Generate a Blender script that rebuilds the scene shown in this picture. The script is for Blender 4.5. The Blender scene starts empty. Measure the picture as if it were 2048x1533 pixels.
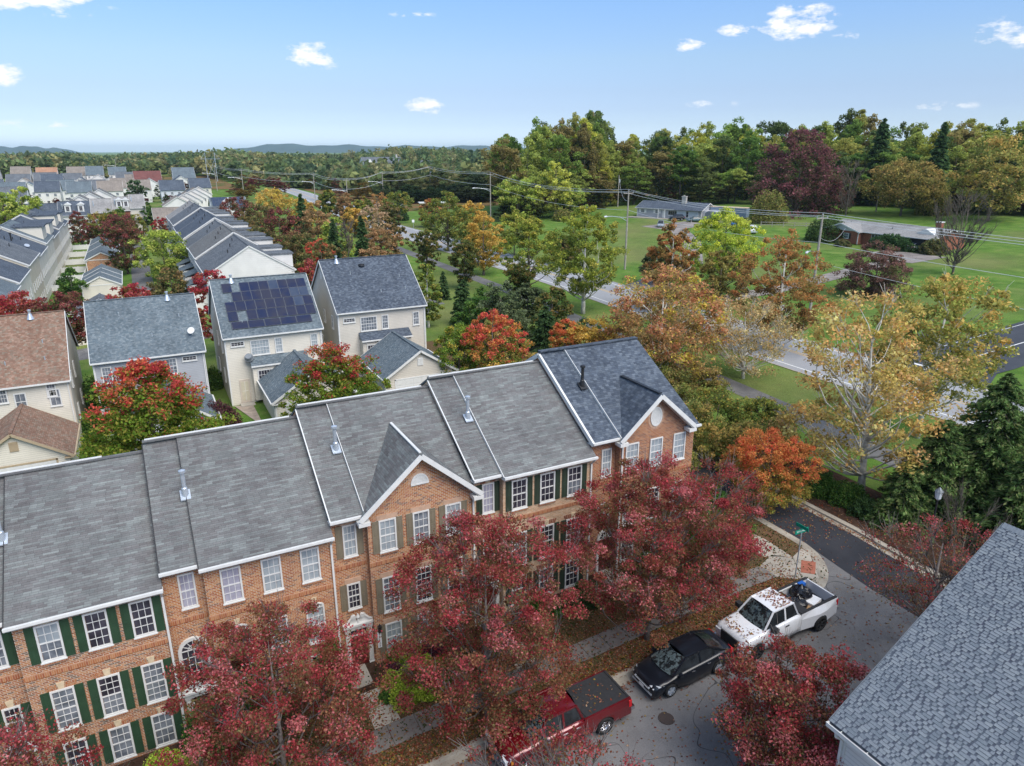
import bpy, math, random
import numpy as np
from mathutils import Vector
R = math.radians
S = bpy.context.scene
COL = S.collection
rng = np.random.default_rng(7)
random.seed(7)

# ---------------------------------------------------------------- camera, world, sun, exposure
cam_d = bpy.data.cameras.new('camera'); cam = bpy.data.objects.new('camera', cam_d); COL.objects.link(cam)
cam.location = (0, 0, 23.3)
cam.rotation_euler = (R(90 - 18.2), 0, R(-27.7))
cam_d.sensor_width = 36; cam_d.lens = 1410 / 2048 * 36
cam_d.clip_start = 0.5; cam_d.clip_end = 40000
S.camera = cam

SUN_EL, SUN_AZ = 52, 164          # azimuth clockwise from +Y
world = bpy.data.worlds.new('World'); S.world = world; world.use_nodes = True
wn = world.node_tree; wn.nodes.clear()
def wnode(t, **k):
    n = wn.nodes.new(t)
    for a, b in k.items(): setattr(n, a, b)
    return n
out = wnode('ShaderNodeOutputWorld'); bg = wnode('ShaderNodeBackground')
bg.inputs['Strength'].default_value = 0.10
sky = wnode('ShaderNodeTexSky', sky_type='NISHITA', sun_disc=False)
sky.sun_elevation = R(SUN_EL); sky.sun_rotation = R(SUN_AZ); sky.altitude = 200
sky.air_density = 1.0; sky.dust_density = 0.8; sky.ozone_density = 1.6
hsv = wnode('ShaderNodeMixRGB', blend_type='MULTIPLY'); hsv.inputs[0].default_value = 1.0
wn.links.new(sky.outputs[0], hsv.inputs[1])
tc = wnode('ShaderNodeTexCoord')
sz = wnode('ShaderNodeSeparateXYZ'); wn.links.new(tc.outputs['Generated'], sz.inputs[0])
grade = wnode('ShaderNodeValToRGB'); wn.links.new(sz.outputs[2], grade.inputs[0]); el_ = grade.color_ramp.elements
for p_, c_ in ((0, (0.468, 0.561, 0.764)), (0.014, (0.407, 0.490, 0.715)), (0.034, (0.319, 0.374, 0.539)), (0.052, (0.294, 0.330, 0.468)), (0.074, (0.301, 0.325, 0.429)), (0.112, (0.331, 0.358, 0.424)), (0.177, (0.330, 0.391, 0.484)), (0.45, (0.550, 0.561, 0.561)), (1, (0.963, 0.853, 0.688))):
    q_ = el_[0] if p_ == 0 else (el_[len(el_) - 1] if p_ == 1 else el_.new(p_)); q_.position = p_; q_.color = (*c_, 1)
sc_ = wnode('ShaderNodeVectorMath', operation='SCALE'); sc_.inputs['Scale'].default_value = 2.5; wn.links.new(grade.outputs[0], sc_.inputs[0]); wn.links.new(sc_.outputs[0], hsv.inputs[2])
nz = wnode('ShaderNodeTexNoise'); nz.inputs['Scale'].default_value = 34; nz.inputs['Detail'].default_value = 6; nz.inputs['Roughness'].default_value = .62
mp = wnode('ShaderNodeMapping'); mp.inputs['Scale'].default_value = (1, 1, 2.4)
wn.links.new(tc.outputs['Generated'], mp.inputs[0]); wn.links.new(mp.outputs[0], nz.inputs['Vector'])
# small fair-weather clouds: azimuth offset and elevation in degrees, half sizes, strength
clouds = [(47.7, 8.4, 3.0, 1.3, 1.1), (13.3, 6.5, 2.5, 1.0, 1.05), (21.3, 3.25, 1.8, .8, 1.0), (40.5, 7.2, 1.4, .65, .8), (43.7, 8.1, 1.7, .5, .7),
          (-3.4, 9.0, 4.8, 1.1, 1.1), (-6.2, 4.6, 1.9, .85, 1.0), (-4, 1.7, 3.6, .4, .42), (20.5, 9.3, 2.0, .3, .38), (56.8, 2.8, 3.2, .4, .42), (61, 7.0, 3.5, 1.1, .5), (42.5, 3.3, 2.2, .35, .36), (51, 7.4, 2.2, .35, .36),
          (72, 10, 4.5, 1.3, .8), (-20, 8, 4, 1.2, .8), (86, 6, 3, .8, .7), (33, 21, 5, 1.5, .7), (5, 19, 4, 1.2, .7), (-30, 15, 5, 1.4, .8), (78, 17, 5, 1.5, .8)]
acc = None
def vmath(op, a, b=None):
    n = wnode('ShaderNodeVectorMath', operation=op)
    for i, s in enumerate((a, b)):
        if s is None: continue
        if isinstance(s, tuple): n.inputs[i].default_value = s
        else: wn.links.new(s, n.inputs[i])
    return n
def fmath(op, a, b=None, c=None, clamp=False):
    n = wnode('ShaderNodeMath', operation=op); n.use_clamp = clamp
    for i, s in enumerate((a, b, c)):
        if s is None: continue
        if isinstance(s, (int, float)): n.inputs[i].default_value = s
        else: wn.links.new(s, n.inputs[i])
    return n.outputs[0]
for az, el, hw, hh, st in clouds:
    a, e = R(az), R(el)
    fw = (math.sin(a) * math.cos(e), math.cos(a) * math.cos(e), math.sin(e))
    rt = (math.cos(a), -math.sin(a), 0)
    up = tuple(np.cross(rt, fw))
    sv = tuple(x / math.sin(R(hw)) for x in rt); su = tuple(x / math.sin(R(hh)) for x in up)
    dx = vmath('DOT_PRODUCT', tc.outputs['Generated'], sv).outputs['Value']
    dy = vmath('DOT_PRODUCT', tc.outputs['Generated'], su).outputs['Value']
    df = vmath('DOT_PRODUCT', tc.outputs['Generated'], fw).outputs['Value']
    r2 = fmath('ADD', fmath('MULTIPLY', dx, dx), fmath('MULTIPLY', dy, dy))
    m = fmath('MULTIPLY', fmath('SUBTRACT', 1.0, r2, clamp=True), fmath('GREATER_THAN', df, 0.0))
    m = fmath('MULTIPLY', m, st)
    acc = m if acc is None else fmath('ADD', acc, m)
nn = fmath('SUBTRACT', nz.outputs['Fac'], 0.5)
cm = fmath('ADD', acc, fmath('MULTIPLY', nn, 4.2))
cm = fmath('MULTIPLY', fmath('SUBTRACT', cm, 0.34), 1.25, clamp=True)
cm = fmath('MULTIPLY', cm, fmath('MULTIPLY', acc, 3.0, clamp=True))
mix = wnode('ShaderNodeMixRGB'); mix.inputs[2].default_value = (7.4, 7.4, 7.6, 1)
wn.links.new(cm, mix.inputs[0]); wn.links.new(hsv.outputs[0], mix.inputs[1])
wn.links.new(mix.outputs[0], bg.inputs['Color']); wn.links.new(bg.outputs[0], out.inputs['Surface'])

sun_d = bpy.data.lights.new('sun', 'SUN'); sun = bpy.data.objects.new('sun', sun_d); COL.objects.link(sun)
sun_d.energy = 2.5; sun_d.angle = R(50); sun_d.color = (1, .96, .9)
sun.rotation_euler = (R(90 - SUN_EL), 0, R(180 - SUN_AZ)); sun.location = (0, 0, 200)
S.view_settings.view_transform = 'Standard'; S.view_settings.look = 'None'
S.view_settings.exposure = 0.6; S.view_settings.gamma = 1; S.view_settings.use_curve_mapping = False
S.render.engine = 'CYCLES'

# ---------------------------------------------------------------- terrain height
def smooth(a, b, x):
    t = np.clip((x - a) / (b - a), 0, 1); return t * t * (3 - 2 * t)
def gz(x, y):
    a = min(1.3, max(-1.1, .068 * (x - 7.2)))
    if x > 78:
        k = min(1, max(0, (300 - y) / 70)); a += (min(x, 260) - 78) * .04 * k
    d = math.hypot(x, y)
    if d > 330: a += 6.5 * float(smooth(330, 900, d)) - 2.0 * float(smooth(1000, 2500, d))
    return a

# ---------------------------------------------------------------- object helpers
def tag(o, label=None, cat=None, group=None, kind=None):
    if label: o['label'] = label
    if cat: o['category'] = cat
    if group: o['group'] = group
    if kind: o['kind'] = kind
    return o
def empty(name, loc, rz=0, label=None, cat=None, group=None):
    o = bpy.data.objects.new(name, None); COL.objects.link(o)
    o.location = loc; o.rotation_euler = (0, 0, rz); o.empty_display_size = .3
    return tag(o, label, cat, group)
def link(name, me, parent=None, loc=(0, 0, 0), rot=(0, 0, 0), mat=None):
    o = bpy.data.objects.new(name, me); COL.objects.link(o)
    o.parent = parent; o.location = loc; o.rotation_euler = rot
    if mat is not None and len(me.materials): 
        o.material_slots[0].link = 'OBJECT'; o.material_slots[0].material = mat
    return o
def uvs(me):
    uv = me.uv_layers.new(name='UVMap')
    n = len(me.polygons)
    if n == 0: return
    nv = len(me.vertices); co = np.empty(nv * 3, np.float32); me.vertices.foreach_get('co', co); co = co.reshape(-1, 3)
    nl = len(me.loops); li = np.empty(nl, np.int32); me.loops.foreach_get('vertex_index', li)
    pn = np.empty(n * 3, np.float32); me.polygons.foreach_get('normal', pn); pn = pn.reshape(-1, 3)
    lt = np.empty(n, np.int32); me.polygons.foreach_get('loop_total', lt)
    pi = np.repeat(np.arange(n), lt); nn = pn[pi]
    t1 = np.stack([-nn[:, 1], nn[:, 0], np.zeros(nl)], 1); ln = np.linalg.norm(t1, axis=1)
    flat = ln < .02; t1[flat] = (1, 0, 0); ln[flat] = 1; t1 /= ln[:, None]
    t2 = np.cross(nn, t1); t2[flat] = (0, 1, 0)
    p = co[li]
    out_ = np.stack([(p * t1).sum(1), (p * t2).sum(1)], 1).astype(np.float32)
    uv.data.foreach_set('uv', out_.ravel())
class MB:
    def __init__(s): s.v = []; s.f = []; s.m = []
    def add(s, pts, faces, mi=0):
        k = len(s.v); s.v += [tuple(map(float, p)) for p in pts]; s.f += [tuple(k + i for i in f) for f in faces]; s.m += [mi] * len(faces); return s
    def quad(s, a, b, c, d, mi=0): return s.add((a, b, c, d), [(0, 1, 2, 3)], mi)
    def poly(s, pts, mi=0): return s.add(pts, [tuple(range(len(pts)))], mi)
    def box(s, x0, x1, y0, y1, z0, z1, mi=0):
        x0, x1 = sorted((x0, x1)); y0, y1 = sorted((y0, y1)); z0, z1 = sorted((z0, z1))
        p = [(x, y, z) for z in (z0, z1) for y in (y0, y1) for x in (x0, x1)]
        return s.add(p, [(0, 2, 3, 1), (4, 5, 7, 6), (0, 1, 5, 4), (1, 3, 7, 5), (3, 2, 6, 7), (2, 0, 4, 6)], mi)
    def prism(s, pts, d, mi=0):
        "pts: closed polygon in 3D, counter-clockwise seen from outside (front); extruded by vector d backwards"
        n = len(pts); q = [tuple(p[i] + d[i] for i in range(3)) for p in pts]
        return s.add(list(pts) + q, [tuple(range(n)), tuple(range(2 * n - 1, n - 1, -1))] + [(i, i + n, (i + 1) % n + n, (i + 1) % n) for i in range(n)], mi)
    def bar(s, a, b, w, h, up=(0, 0, 1), mi=0):
        "rectangular bar from a to b, w sideways, h along up"
        a = np.array(a, float); b = np.array(b, float); t = b - a; t /= np.linalg.norm(t)
        u = np.array(up, float); u -= t * (u @ t)
        if np.linalg.norm(u) < 1e-4: u = np.array((1, 0, 0.)); u -= t * (u @ t)
        u /= np.linalg.norm(u); r = np.cross(t, u)
        P = [e + sx * r * w / 2 + sz * u * h / 2 for e in (a, b) for sx, sz in ((-1, -1), (1, -1), (1, 1), (-1, 1))]
        return s.add(P, [(0, 1, 2, 3), (7, 6, 5, 4), (0, 4, 5, 1), (1, 5, 6, 2), (2, 6, 7, 3), (3, 7, 4, 0)], mi)
    def tube(s, pts, rad, n=6, mi=0, cap=True):
        pts = [np.array(p, float) for p in pts]; k0 = len(s.v); m = len(pts)
        if not hasattr(rad, '__len__'): rad = [rad] * m
        ref = None
        for i, p in enumerate(pts):
            t = pts[min(i + 1, m - 1)] - pts[max(i - 1, 0)]; L = np.linalg.norm(t); t = t / L if L > 0 else np.array((0, 0, 1.))
            if ref is None: ref = np.array((1, 0, 0.)) if abs(t[0]) < .8 else np.array((0, 1., 0))
            u = ref - t * (ref @ t); u /= np.linalg.norm(u) + 1e-9; ref = u; w = np.cross(t, u)
            for j in range(n):
                a = 2 * math.pi * j / n; q = p + (u * math.cos(a) + w * math.sin(a)) * rad[i]; s.v.append(tuple(q))
        for i in range(m - 1):
            for j in range(n):
                a = k0 + i * n + j; b = k0 + i * n + (j + 1) % n; s.f.append((a, b, b + n, a + n)); s.m.append(mi)
        if cap:
            s.f.append(tuple(k0 + j for j in range(n - 1, -1, -1))); s.m.append(mi)
            s.f.append(tuple(k0 + (m - 1) * n + j for j in range(n))); s.m.append(mi)
        return s
    def cyl(s, c, r, h, n=12, mi=0, r2=None): return s.tube([c, (c[0], c[1], c[2] + h)], [r, r if r2 is None else r2], n, mi)
    def mesh(s, name, mats, smooth=False):
        me = bpy.data.meshes.new(name); me.from_pydata(s.v, [], s.f)
        for mt in (mats if isinstance(mats, (list, tuple)) else [mats]): me.materials.append(mt)
        if any(s.m): me.polygons.foreach_set('material_index', s.m)
        if smooth: me.polygons.foreach_set('use_smooth', [True] * len(me.polygons))
        me.update(); uvs(me); return me
    def build(s, name, mats, parent=None, loc=(0, 0, 0), rot=(0, 0, 0), smooth=False, label=None):
        o = link(name, s.mesh(name, mats, smooth), parent, loc, rot)
        if label: o['label'] = label
        return o
def structure(o): o['kind'] = 'structure'; return o
def stuff(o): o['kind'] = 'stuff'; return o

# ---------------------------------------------------------------- materials
class NT:
    def __init__(s, name):
        s.mat = bpy.data.materials.new(name); s.mat.use_nodes = True; s.t = s.mat.node_tree; s.t.nodes.clear()
        s.o = s.t.nodes.new('ShaderNodeOutputMaterial'); s.b = s.t.nodes.new('ShaderNodeBsdfPrincipled'); s.t.links.new(s.b.outputs[0], s.o.inputs[0])
    def n(s, t, ins=None, **k):
        n = s.t.nodes.new(t)
        for a, b in k.items(): setattr(n, a, b)
        for a, b in (ins or {}).items(): s.set(n, a, b)
        return n
    def set(s, n, a, b):
        i = n.inputs[a]
        if hasattr(b, 'node') : s.t.links.new(b, i)
        elif isinstance(b, (tuple, list)) and len(b) == 3 and i.type == 'RGBA': i.default_value = (*b, 1)
        else: i.default_value = b
    def m(s, op, a, b=0, clamp=False):
        n = s.n('ShaderNodeMath', {0: a, 1: b}, operation=op); n.use_clamp = clamp; return n.outputs[0]
    def mixc(s, f, a, b, mode='MIX'):
        n = s.n('ShaderNodeMixRGB', blend_type=mode); s.set(n, 0, f); s.set(n, 1, a); s.set(n, 2, b); return n.outputs[0]
    def ramp(s, f, stops, interp='LINEAR'):
        n = s.n('ShaderNodeValToRGB'); s.set(n, 0, f); e = n.color_ramp.elements; n.color_ramp.interpolation = interp
        while len(e) < len(stops): e.new(.5)
        for q, (p, c) in zip(e, stops): q.position = p; q.color = (*c, 1) if len(c) == 3 else c
        return n.outputs[0]
    def uv(s): return s.n('ShaderNodeUVMap', uv_map='UVMap').outputs[0]
    def obj(s): return s.n('ShaderNodeTexCoord').outputs['Object']
    def pos(s): return s.n('ShaderNodeNewGeometry').outputs['Position']
    def noise(s, sc, det=3, vec=None, rough=.5):
        n = s.n('ShaderNodeTexNoise', {'Scale': sc, 'Detail': det, 'Roughness': rough}); s.t.links.new(vec if vec is not None else s.pos(), n.inputs['Vector']); return n.outputs['Fac']
    def bump(s, h, dist=.01, st=1.0):
        n = s.n('ShaderNodeBump', {'Strength': st, 'Distance': dist, 'Height': h}); s.t.links.new(n.outputs[0], s.b.inputs['Normal'])
    def base(s, c): s.set(s.b, 'Base Color', c)
    def rough(s, r, spec=.3): s.set(s.b, 'Roughness', r); s.b.inputs['Specular IOR Level'].default_value = spec
M = {}
def flat(name, c, rough=.6, spec=.3, var=.08, scale=3, metal=0, coat=0):
    t = NT(name)
    f = t.noise(scale, 4)
    lo = tuple(x * (1 - var) for x in c); hi = tuple(min(1, x * (1 + var)) for x in c)
    t.base(t.ramp(f, [(.3, lo), (.7, hi)])); t.rough(rough, spec); t.b.inputs['Metallic'].default_value = metal
    t.b.inputs['Coat Weight'].default_value = coat
    M[name] = t.mat; return t.mat
def cells(t, w, h, off='brick', jw=.01, jh=.01, pw=1, uvn=None):
    "returns random value per cell, joint mask. pw: random value shared by pw cells in a row"
    sep = t.n('ShaderNodeSeparateXYZ', {0: uvn or t.uv()})
    u, v = sep.outputs[0], sep.outputs[1]
    rv = t.m('DIVIDE', v, h); row = t.m('FLOOR', rv); fv = t.m('FRACT', rv)
    if off == 'brick': o = t.m('MULTIPLY', t.m('MODULO', t.m('ABSOLUTE', row), 2), .5)
    else:
        wn_ = t.n('ShaderNodeTexWhiteNoise', noise_dimensions='1D'); t.set(wn_, 'W', row); o = t.m('MULTIPLY', wn_.outputs[0], 7)
    cu = t.m('ADD', t.m('DIVIDE', u, w), o); col = t.m('FLOOR', cu); fu = t.m('FRACT', cu)
    colp = t.m('FLOOR', t.m('DIVIDE', cu, pw)) if pw > 1 else col
    cmb = t.n('ShaderNodeCombineXYZ', {0: colp, 1: row})
    w2 = t.n('ShaderNodeTexWhiteNoise', noise_dimensions='2D'); t.t.links.new(cmb.outputs[0], w2.inputs[0])
    cmb3 = t.n('ShaderNodeCombineXYZ', {0: col, 1: row, 2: 5.})
    w3 = t.n('ShaderNodeTexWhiteNoise', noise_dimensions='3D'); t.t.links.new(cmb3.outputs[0], w3.inputs[0])
    j = t.m('MAXIMUM', t.m('LESS_THAN', fu, jw / w), t.m('LESS_THAN', fv, jh / h))
    return w2.outputs[0], j, fv, w3.outputs[0]
def brick(name, cols, mortar, w=.2, h=.075):
    t = NT(name); r, j, fv, r2 = cells(t, w, h, 'brick', .014, .014)
    c = t.ramp(r, [(i / (len(cols)), q) for i, q in enumerate(cols)], 'CONSTANT')
    c = t.mixc(.35, c, t.ramp(t.noise(.7, 4), [(.3, (.55, .5, .5)), (.7, (1, 1, 1))]), 'MULTIPLY')
    c = t.mixc(j, c, mortar); t.base(c); t.rough(.9, .15); t.bump(t.m('SUBTRACT', 1, j), .008, .8)
    M[name] = t.mat; return t.mat
def shingle(name, cols, w=.3, h=.14, pw=3, joint=.6, off='rand', var=.3, rough=.9):
    t = NT(name); r, j, fv, r2 = cells(t, w, h, off, .012, .016, pw)
    c = t.ramp(r, [((i + .5) / (len(cols)), q) for i, q in enumerate(cols)])
    c = t.mixc(var, c, t.ramp(r2, [(0, (.6, .6, .6)), (1, (1.15, 1.15, 1.15))]), 'MULTIPLY')
    c = t.mixc(.6, c, t.ramp(t.noise(.35, 5), [(.3, (.7, .7, .71)), (.7, (1.12, 1.12, 1.1))]), 'MULTIPLY')
    mpn = t.n('ShaderNodeMapping', {0: t.uv()}); mpn.inputs['Scale'].default_value = (2.2, .16, 1)
    c = t.mixc(.4, c, t.ramp(t.noise(1.0, 4, mpn.outputs[0], .6), [(.35, (.72, .71, .7)), (.6, (1.05, 1.05, 1.05))]), 'MULTIPLY')
    c = t.mixc(.3, c, t.ramp(t.noise(90, 2), [(.3, (.6, .6, .6)), (.7, (1.3, 1.3, 1.3))]), 'MULTIPLY')
    c = t.mixc(t.m('MULTIPLY', j, joint), c, tuple(x * .35 for x in cols[0])); t.base(c); t.rough(rough, .12)
    t.bump(t.m('SUBTRACT', t.m('SUBTRACT', 1, fv), t.m('MULTIPLY', j, .7)), .012, .6)
    M[name] = t.mat; return t.mat
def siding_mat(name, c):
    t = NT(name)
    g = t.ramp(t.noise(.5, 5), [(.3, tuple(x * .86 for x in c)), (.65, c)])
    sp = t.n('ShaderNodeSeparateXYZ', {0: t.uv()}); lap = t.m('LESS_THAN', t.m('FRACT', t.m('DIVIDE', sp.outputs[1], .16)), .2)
    g = t.mixc(t.m('MULTIPLY', lap, .38), g, tuple(x * .45 for x in c))  # dark line at every lap: the board's shadow painted into the colour
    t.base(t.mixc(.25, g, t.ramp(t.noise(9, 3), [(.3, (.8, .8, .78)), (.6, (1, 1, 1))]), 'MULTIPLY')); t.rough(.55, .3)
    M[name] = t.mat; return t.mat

brick('brick_orange', [(.44, .17, .06), (.50, .22, .085), (.36, .12, .05), (.54, .27, .12), (.46, .19, .07), (.25, .13, .08), (.42, .15, .06), (.5, .23, .1)], (.62, .55, .45))
brick('brick_tan', [(.40, .15, .06), (.47, .22, .10), (.2, .13, .09), (.50, .26, .13), (.40, .17, .08), (.30, .12, .06), (.45, .2, .08)], (.62, .56, .47))
brick('brick_rust', [(.36, .13, .05), (.42, .17, .065), (.30, .10, .045), (.45, .2, .09), (.38, .14, .05), (.22, .09, .05)], (.55, .47, .38))
brick('brick_blond', [(.58, .38, .24), (.64, .44, .28), (.5, .33, .2), (.6, .36, .21), (.66, .48, .32)], (.62, .52, .4))
brick('brick_belt', [(.42, .16, .07), (.5, .23, .11), (.36, .12, .06), (.46, .2, .09)], (.5, .33, .22), .075, .2)
brick('brick_red', [(.30, .085, .045), (.36, .11, .06), (.25, .07, .04)], (.4, .25, .18))
shingle('shingle_row', [(.152, .146, .146), (.176, .172, .171), (.172, .178, .176), (.195, .205, .201), (.166, .161, .161), (.222, .236, .23)], .27, .1, 2, .4, 'rand', .35)
shingle('shingle_slate', [(.075, .092, .122), (.105, .128, .162), (.145, .17, .205), (.085, .104, .135)], .22, .14, 1, .5, 'rand', .5)
shingle('shingle_blue', [(.12, .155, .18), (.165, .2, .225), (.2, .235, .255), (.14, .175, .2)], .2, .14, 1, .5, 'rand', .5)
shingle('shingle_gray', [(.12, .135, .15), (.16, .175, .195), (.2, .215, .235), (.13, .145, .165)], .2, .14, 1, .5, 'rand', .5)
shingle('shingle_brown', [(.24, .14, .10), (.28, .175, .13), (.33, .225, .17), (.22, .13, .095), (.27, .22, .17)], .2, .14, 1, .5, 'rand', .4)
shingle('shingle_tan', [(.24, .21, .18), (.29, .25, .22)], .3, .15, 1, .3, 'rand', .3)
shingle('shingle_red', [(.17, .07, .065), (.21, .09, .08)], .3, .15, 1, .3, 'rand', .3)
shingle('shingle_orange', [(.4, .22, .14), (.45, .26, .17)], .3, .15, 1, .3, 'rand', .3)
shingle('shingle_light', [(.3, .29, .28), (.35, .34, .33), (.27, .265, .26)], .3, .15, 1, .3, 'rand', .3)
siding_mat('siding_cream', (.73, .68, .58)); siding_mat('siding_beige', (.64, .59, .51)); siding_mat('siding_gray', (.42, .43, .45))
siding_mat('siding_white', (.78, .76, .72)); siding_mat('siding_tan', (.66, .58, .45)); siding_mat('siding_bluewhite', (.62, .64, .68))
flat('white_trim', (.66, .655, .63), .5, .35, .06); flat('tan_trim', (.42, .33, .22), .6); flat('beige_trim', (.55, .48, .4), .6)
flat('green_paint', (.028, .065, .034), .5, .4, .15, 2); flat('darkgreen_paint', (.035, .052, .035), .5, .4, .15, 2); flat('taupe_paint', (.2, .17, .12), .5, .4, .1, 2)
flat('maroon_paint', (.09, .02, .025), .5); flat('navy_paint', (.03, .04, .06), .5); flat('black_metal', (.02, .02, .022), .45, .5)
flat('buff_stone', (.6, .48, .32), .85, .2, .15, 6); flat('pink_stone', (.50, .33, .23), .85, .2, .12, 5)
flat('galv', (.55, .6, .66), .35, .5, .1, 5, .55); flat('rubber', (.02, .02, .02), .8, .2); flat('chrome', (.7, .7, .72), .15, .5, .03, 3, 1)
flat('concrete', (.40, .37, .32), .9, .2, .16, 1.3); flat('concrete_light', (.36, .325, .275), .9, .2, .16, 1.1); flat('wood_pole', (.33, .3, .26), .9, .1, .25, 4)
flat('door_red', (.10, .012, .012), .4, .5); flat('bark', (.13, .11, .09), .95, .1, .35, 6); flat('bark_dark', (.055, .045, .04), .95, .1, .3, 6); flat('bark_gray', (.17, .15, .14), .9, .1, .3, 8)
flat('bark_pale', (.56, .54, .48), .9, .1, .35, 2.5); flat('cream_panel', (.55, .5, .38), .6)
flat('car_black', (.006, .008, .013), .3, .45, .05, 3, 0, .35); flat('car_red', (.14, .004, .008), .22, .6, .06, 3, .25, 1); flat('car_white', (.75, .76, .78), .25, .5, .03, 3, 0, 1)
flat('car_gray', (.1, .11, .12), .3, .5, .05, 3, .3, 1); flat('car_silver', (.4, .42, .44), .3, .5, .05, 3, .5, 1); flat('car_teal', (.06, .11, .11), .3, .5, .05, 3, .2, 1)
flat('vinyl_cover', (.028, .029, .032), .75, .25, .2, 8); flat('liner', (.03, .03, .032), .7); flat('bag_plastic', (.008, .008, .01), .22, .6); flat('cardboard', (.45, .29, .16), .9)
flat('plank_wood', (.5, .33, .2), .8); flat('lamp_red', (.5, .01, .015), .2, .5); flat('lamp_clear', (.6, .62, .65), .12, .6); flat('lamp_amber', (.6, .22, .03), .2, .5)
flat('solar_frame', (.17, .18, .2), .4, .5, .03, 3, .6); flat('sign_green', (.0, .26, .17), .4); flat('sign_white', (.8, .8, .8), .4); flat('rust_iron', (.06, .045, .04), .8)
flat('copper_gray', (.2, .22, .24), .5, .4, .1, 3, .4); flat('bluebox', (.16, .22, .3), .5); flat('plastic_blue', (.02, .12, .45), .4); flat('terracotta', (.36, .13, .085), .8, .2, .12, 4)
flat('rock', (.5, .46, .42), .9, .2, .25, 3); flat('stone_patio', (.34, .28, .23), .9, .2, .25, 2); flat('chimney_stone', (.42, .4, .36), .9, .2, .25, 3); flat('wire_metal', (.6, .62, .64), .5, .3)
def glass(name, c, c2, sc=1.4, rough=.06):
    t = NT(name); t.base(t.ramp(t.noise(sc, 2, t.pos()), [(.35, c), (.65, c2)])); t.rough(rough, .6); M[name] = t.mat
glass('glass_dark', (.02, .02, .028), (.07, .065, .085)); glass('glass_curtain', (.26, .3, .33), (.38, .42, .44), 2.2, .12); glass('glass_mid', (.1, .115, .135), (.22, .24, .27), 2.5, .08)
glass('glass_shade', (.3, .29, .36), (.4, .39, .46), 3, .12); glass('glass_car', (.012, .014, .016), (.03, .035, .04), 2, .03); glass('solar_glass', (.012, .018, .055), (.03, .03, .05), .8, .12)
glass('solar_glass_pale', (.03, .045, .085), (.05, .065, .1), 1.2, .2)
def windshield():
    t = NT('windshield'); f = t.noise(5, 4, t.pos(), .7)
    t.base(t.ramp(f, [(.47, (.012, .016, .018)), (.56, (.12, .16, .17)), (.62, (.05, .07, .07))])); t.rough(.04, .6); M['windshield'] = t.mat
windshield()

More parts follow.
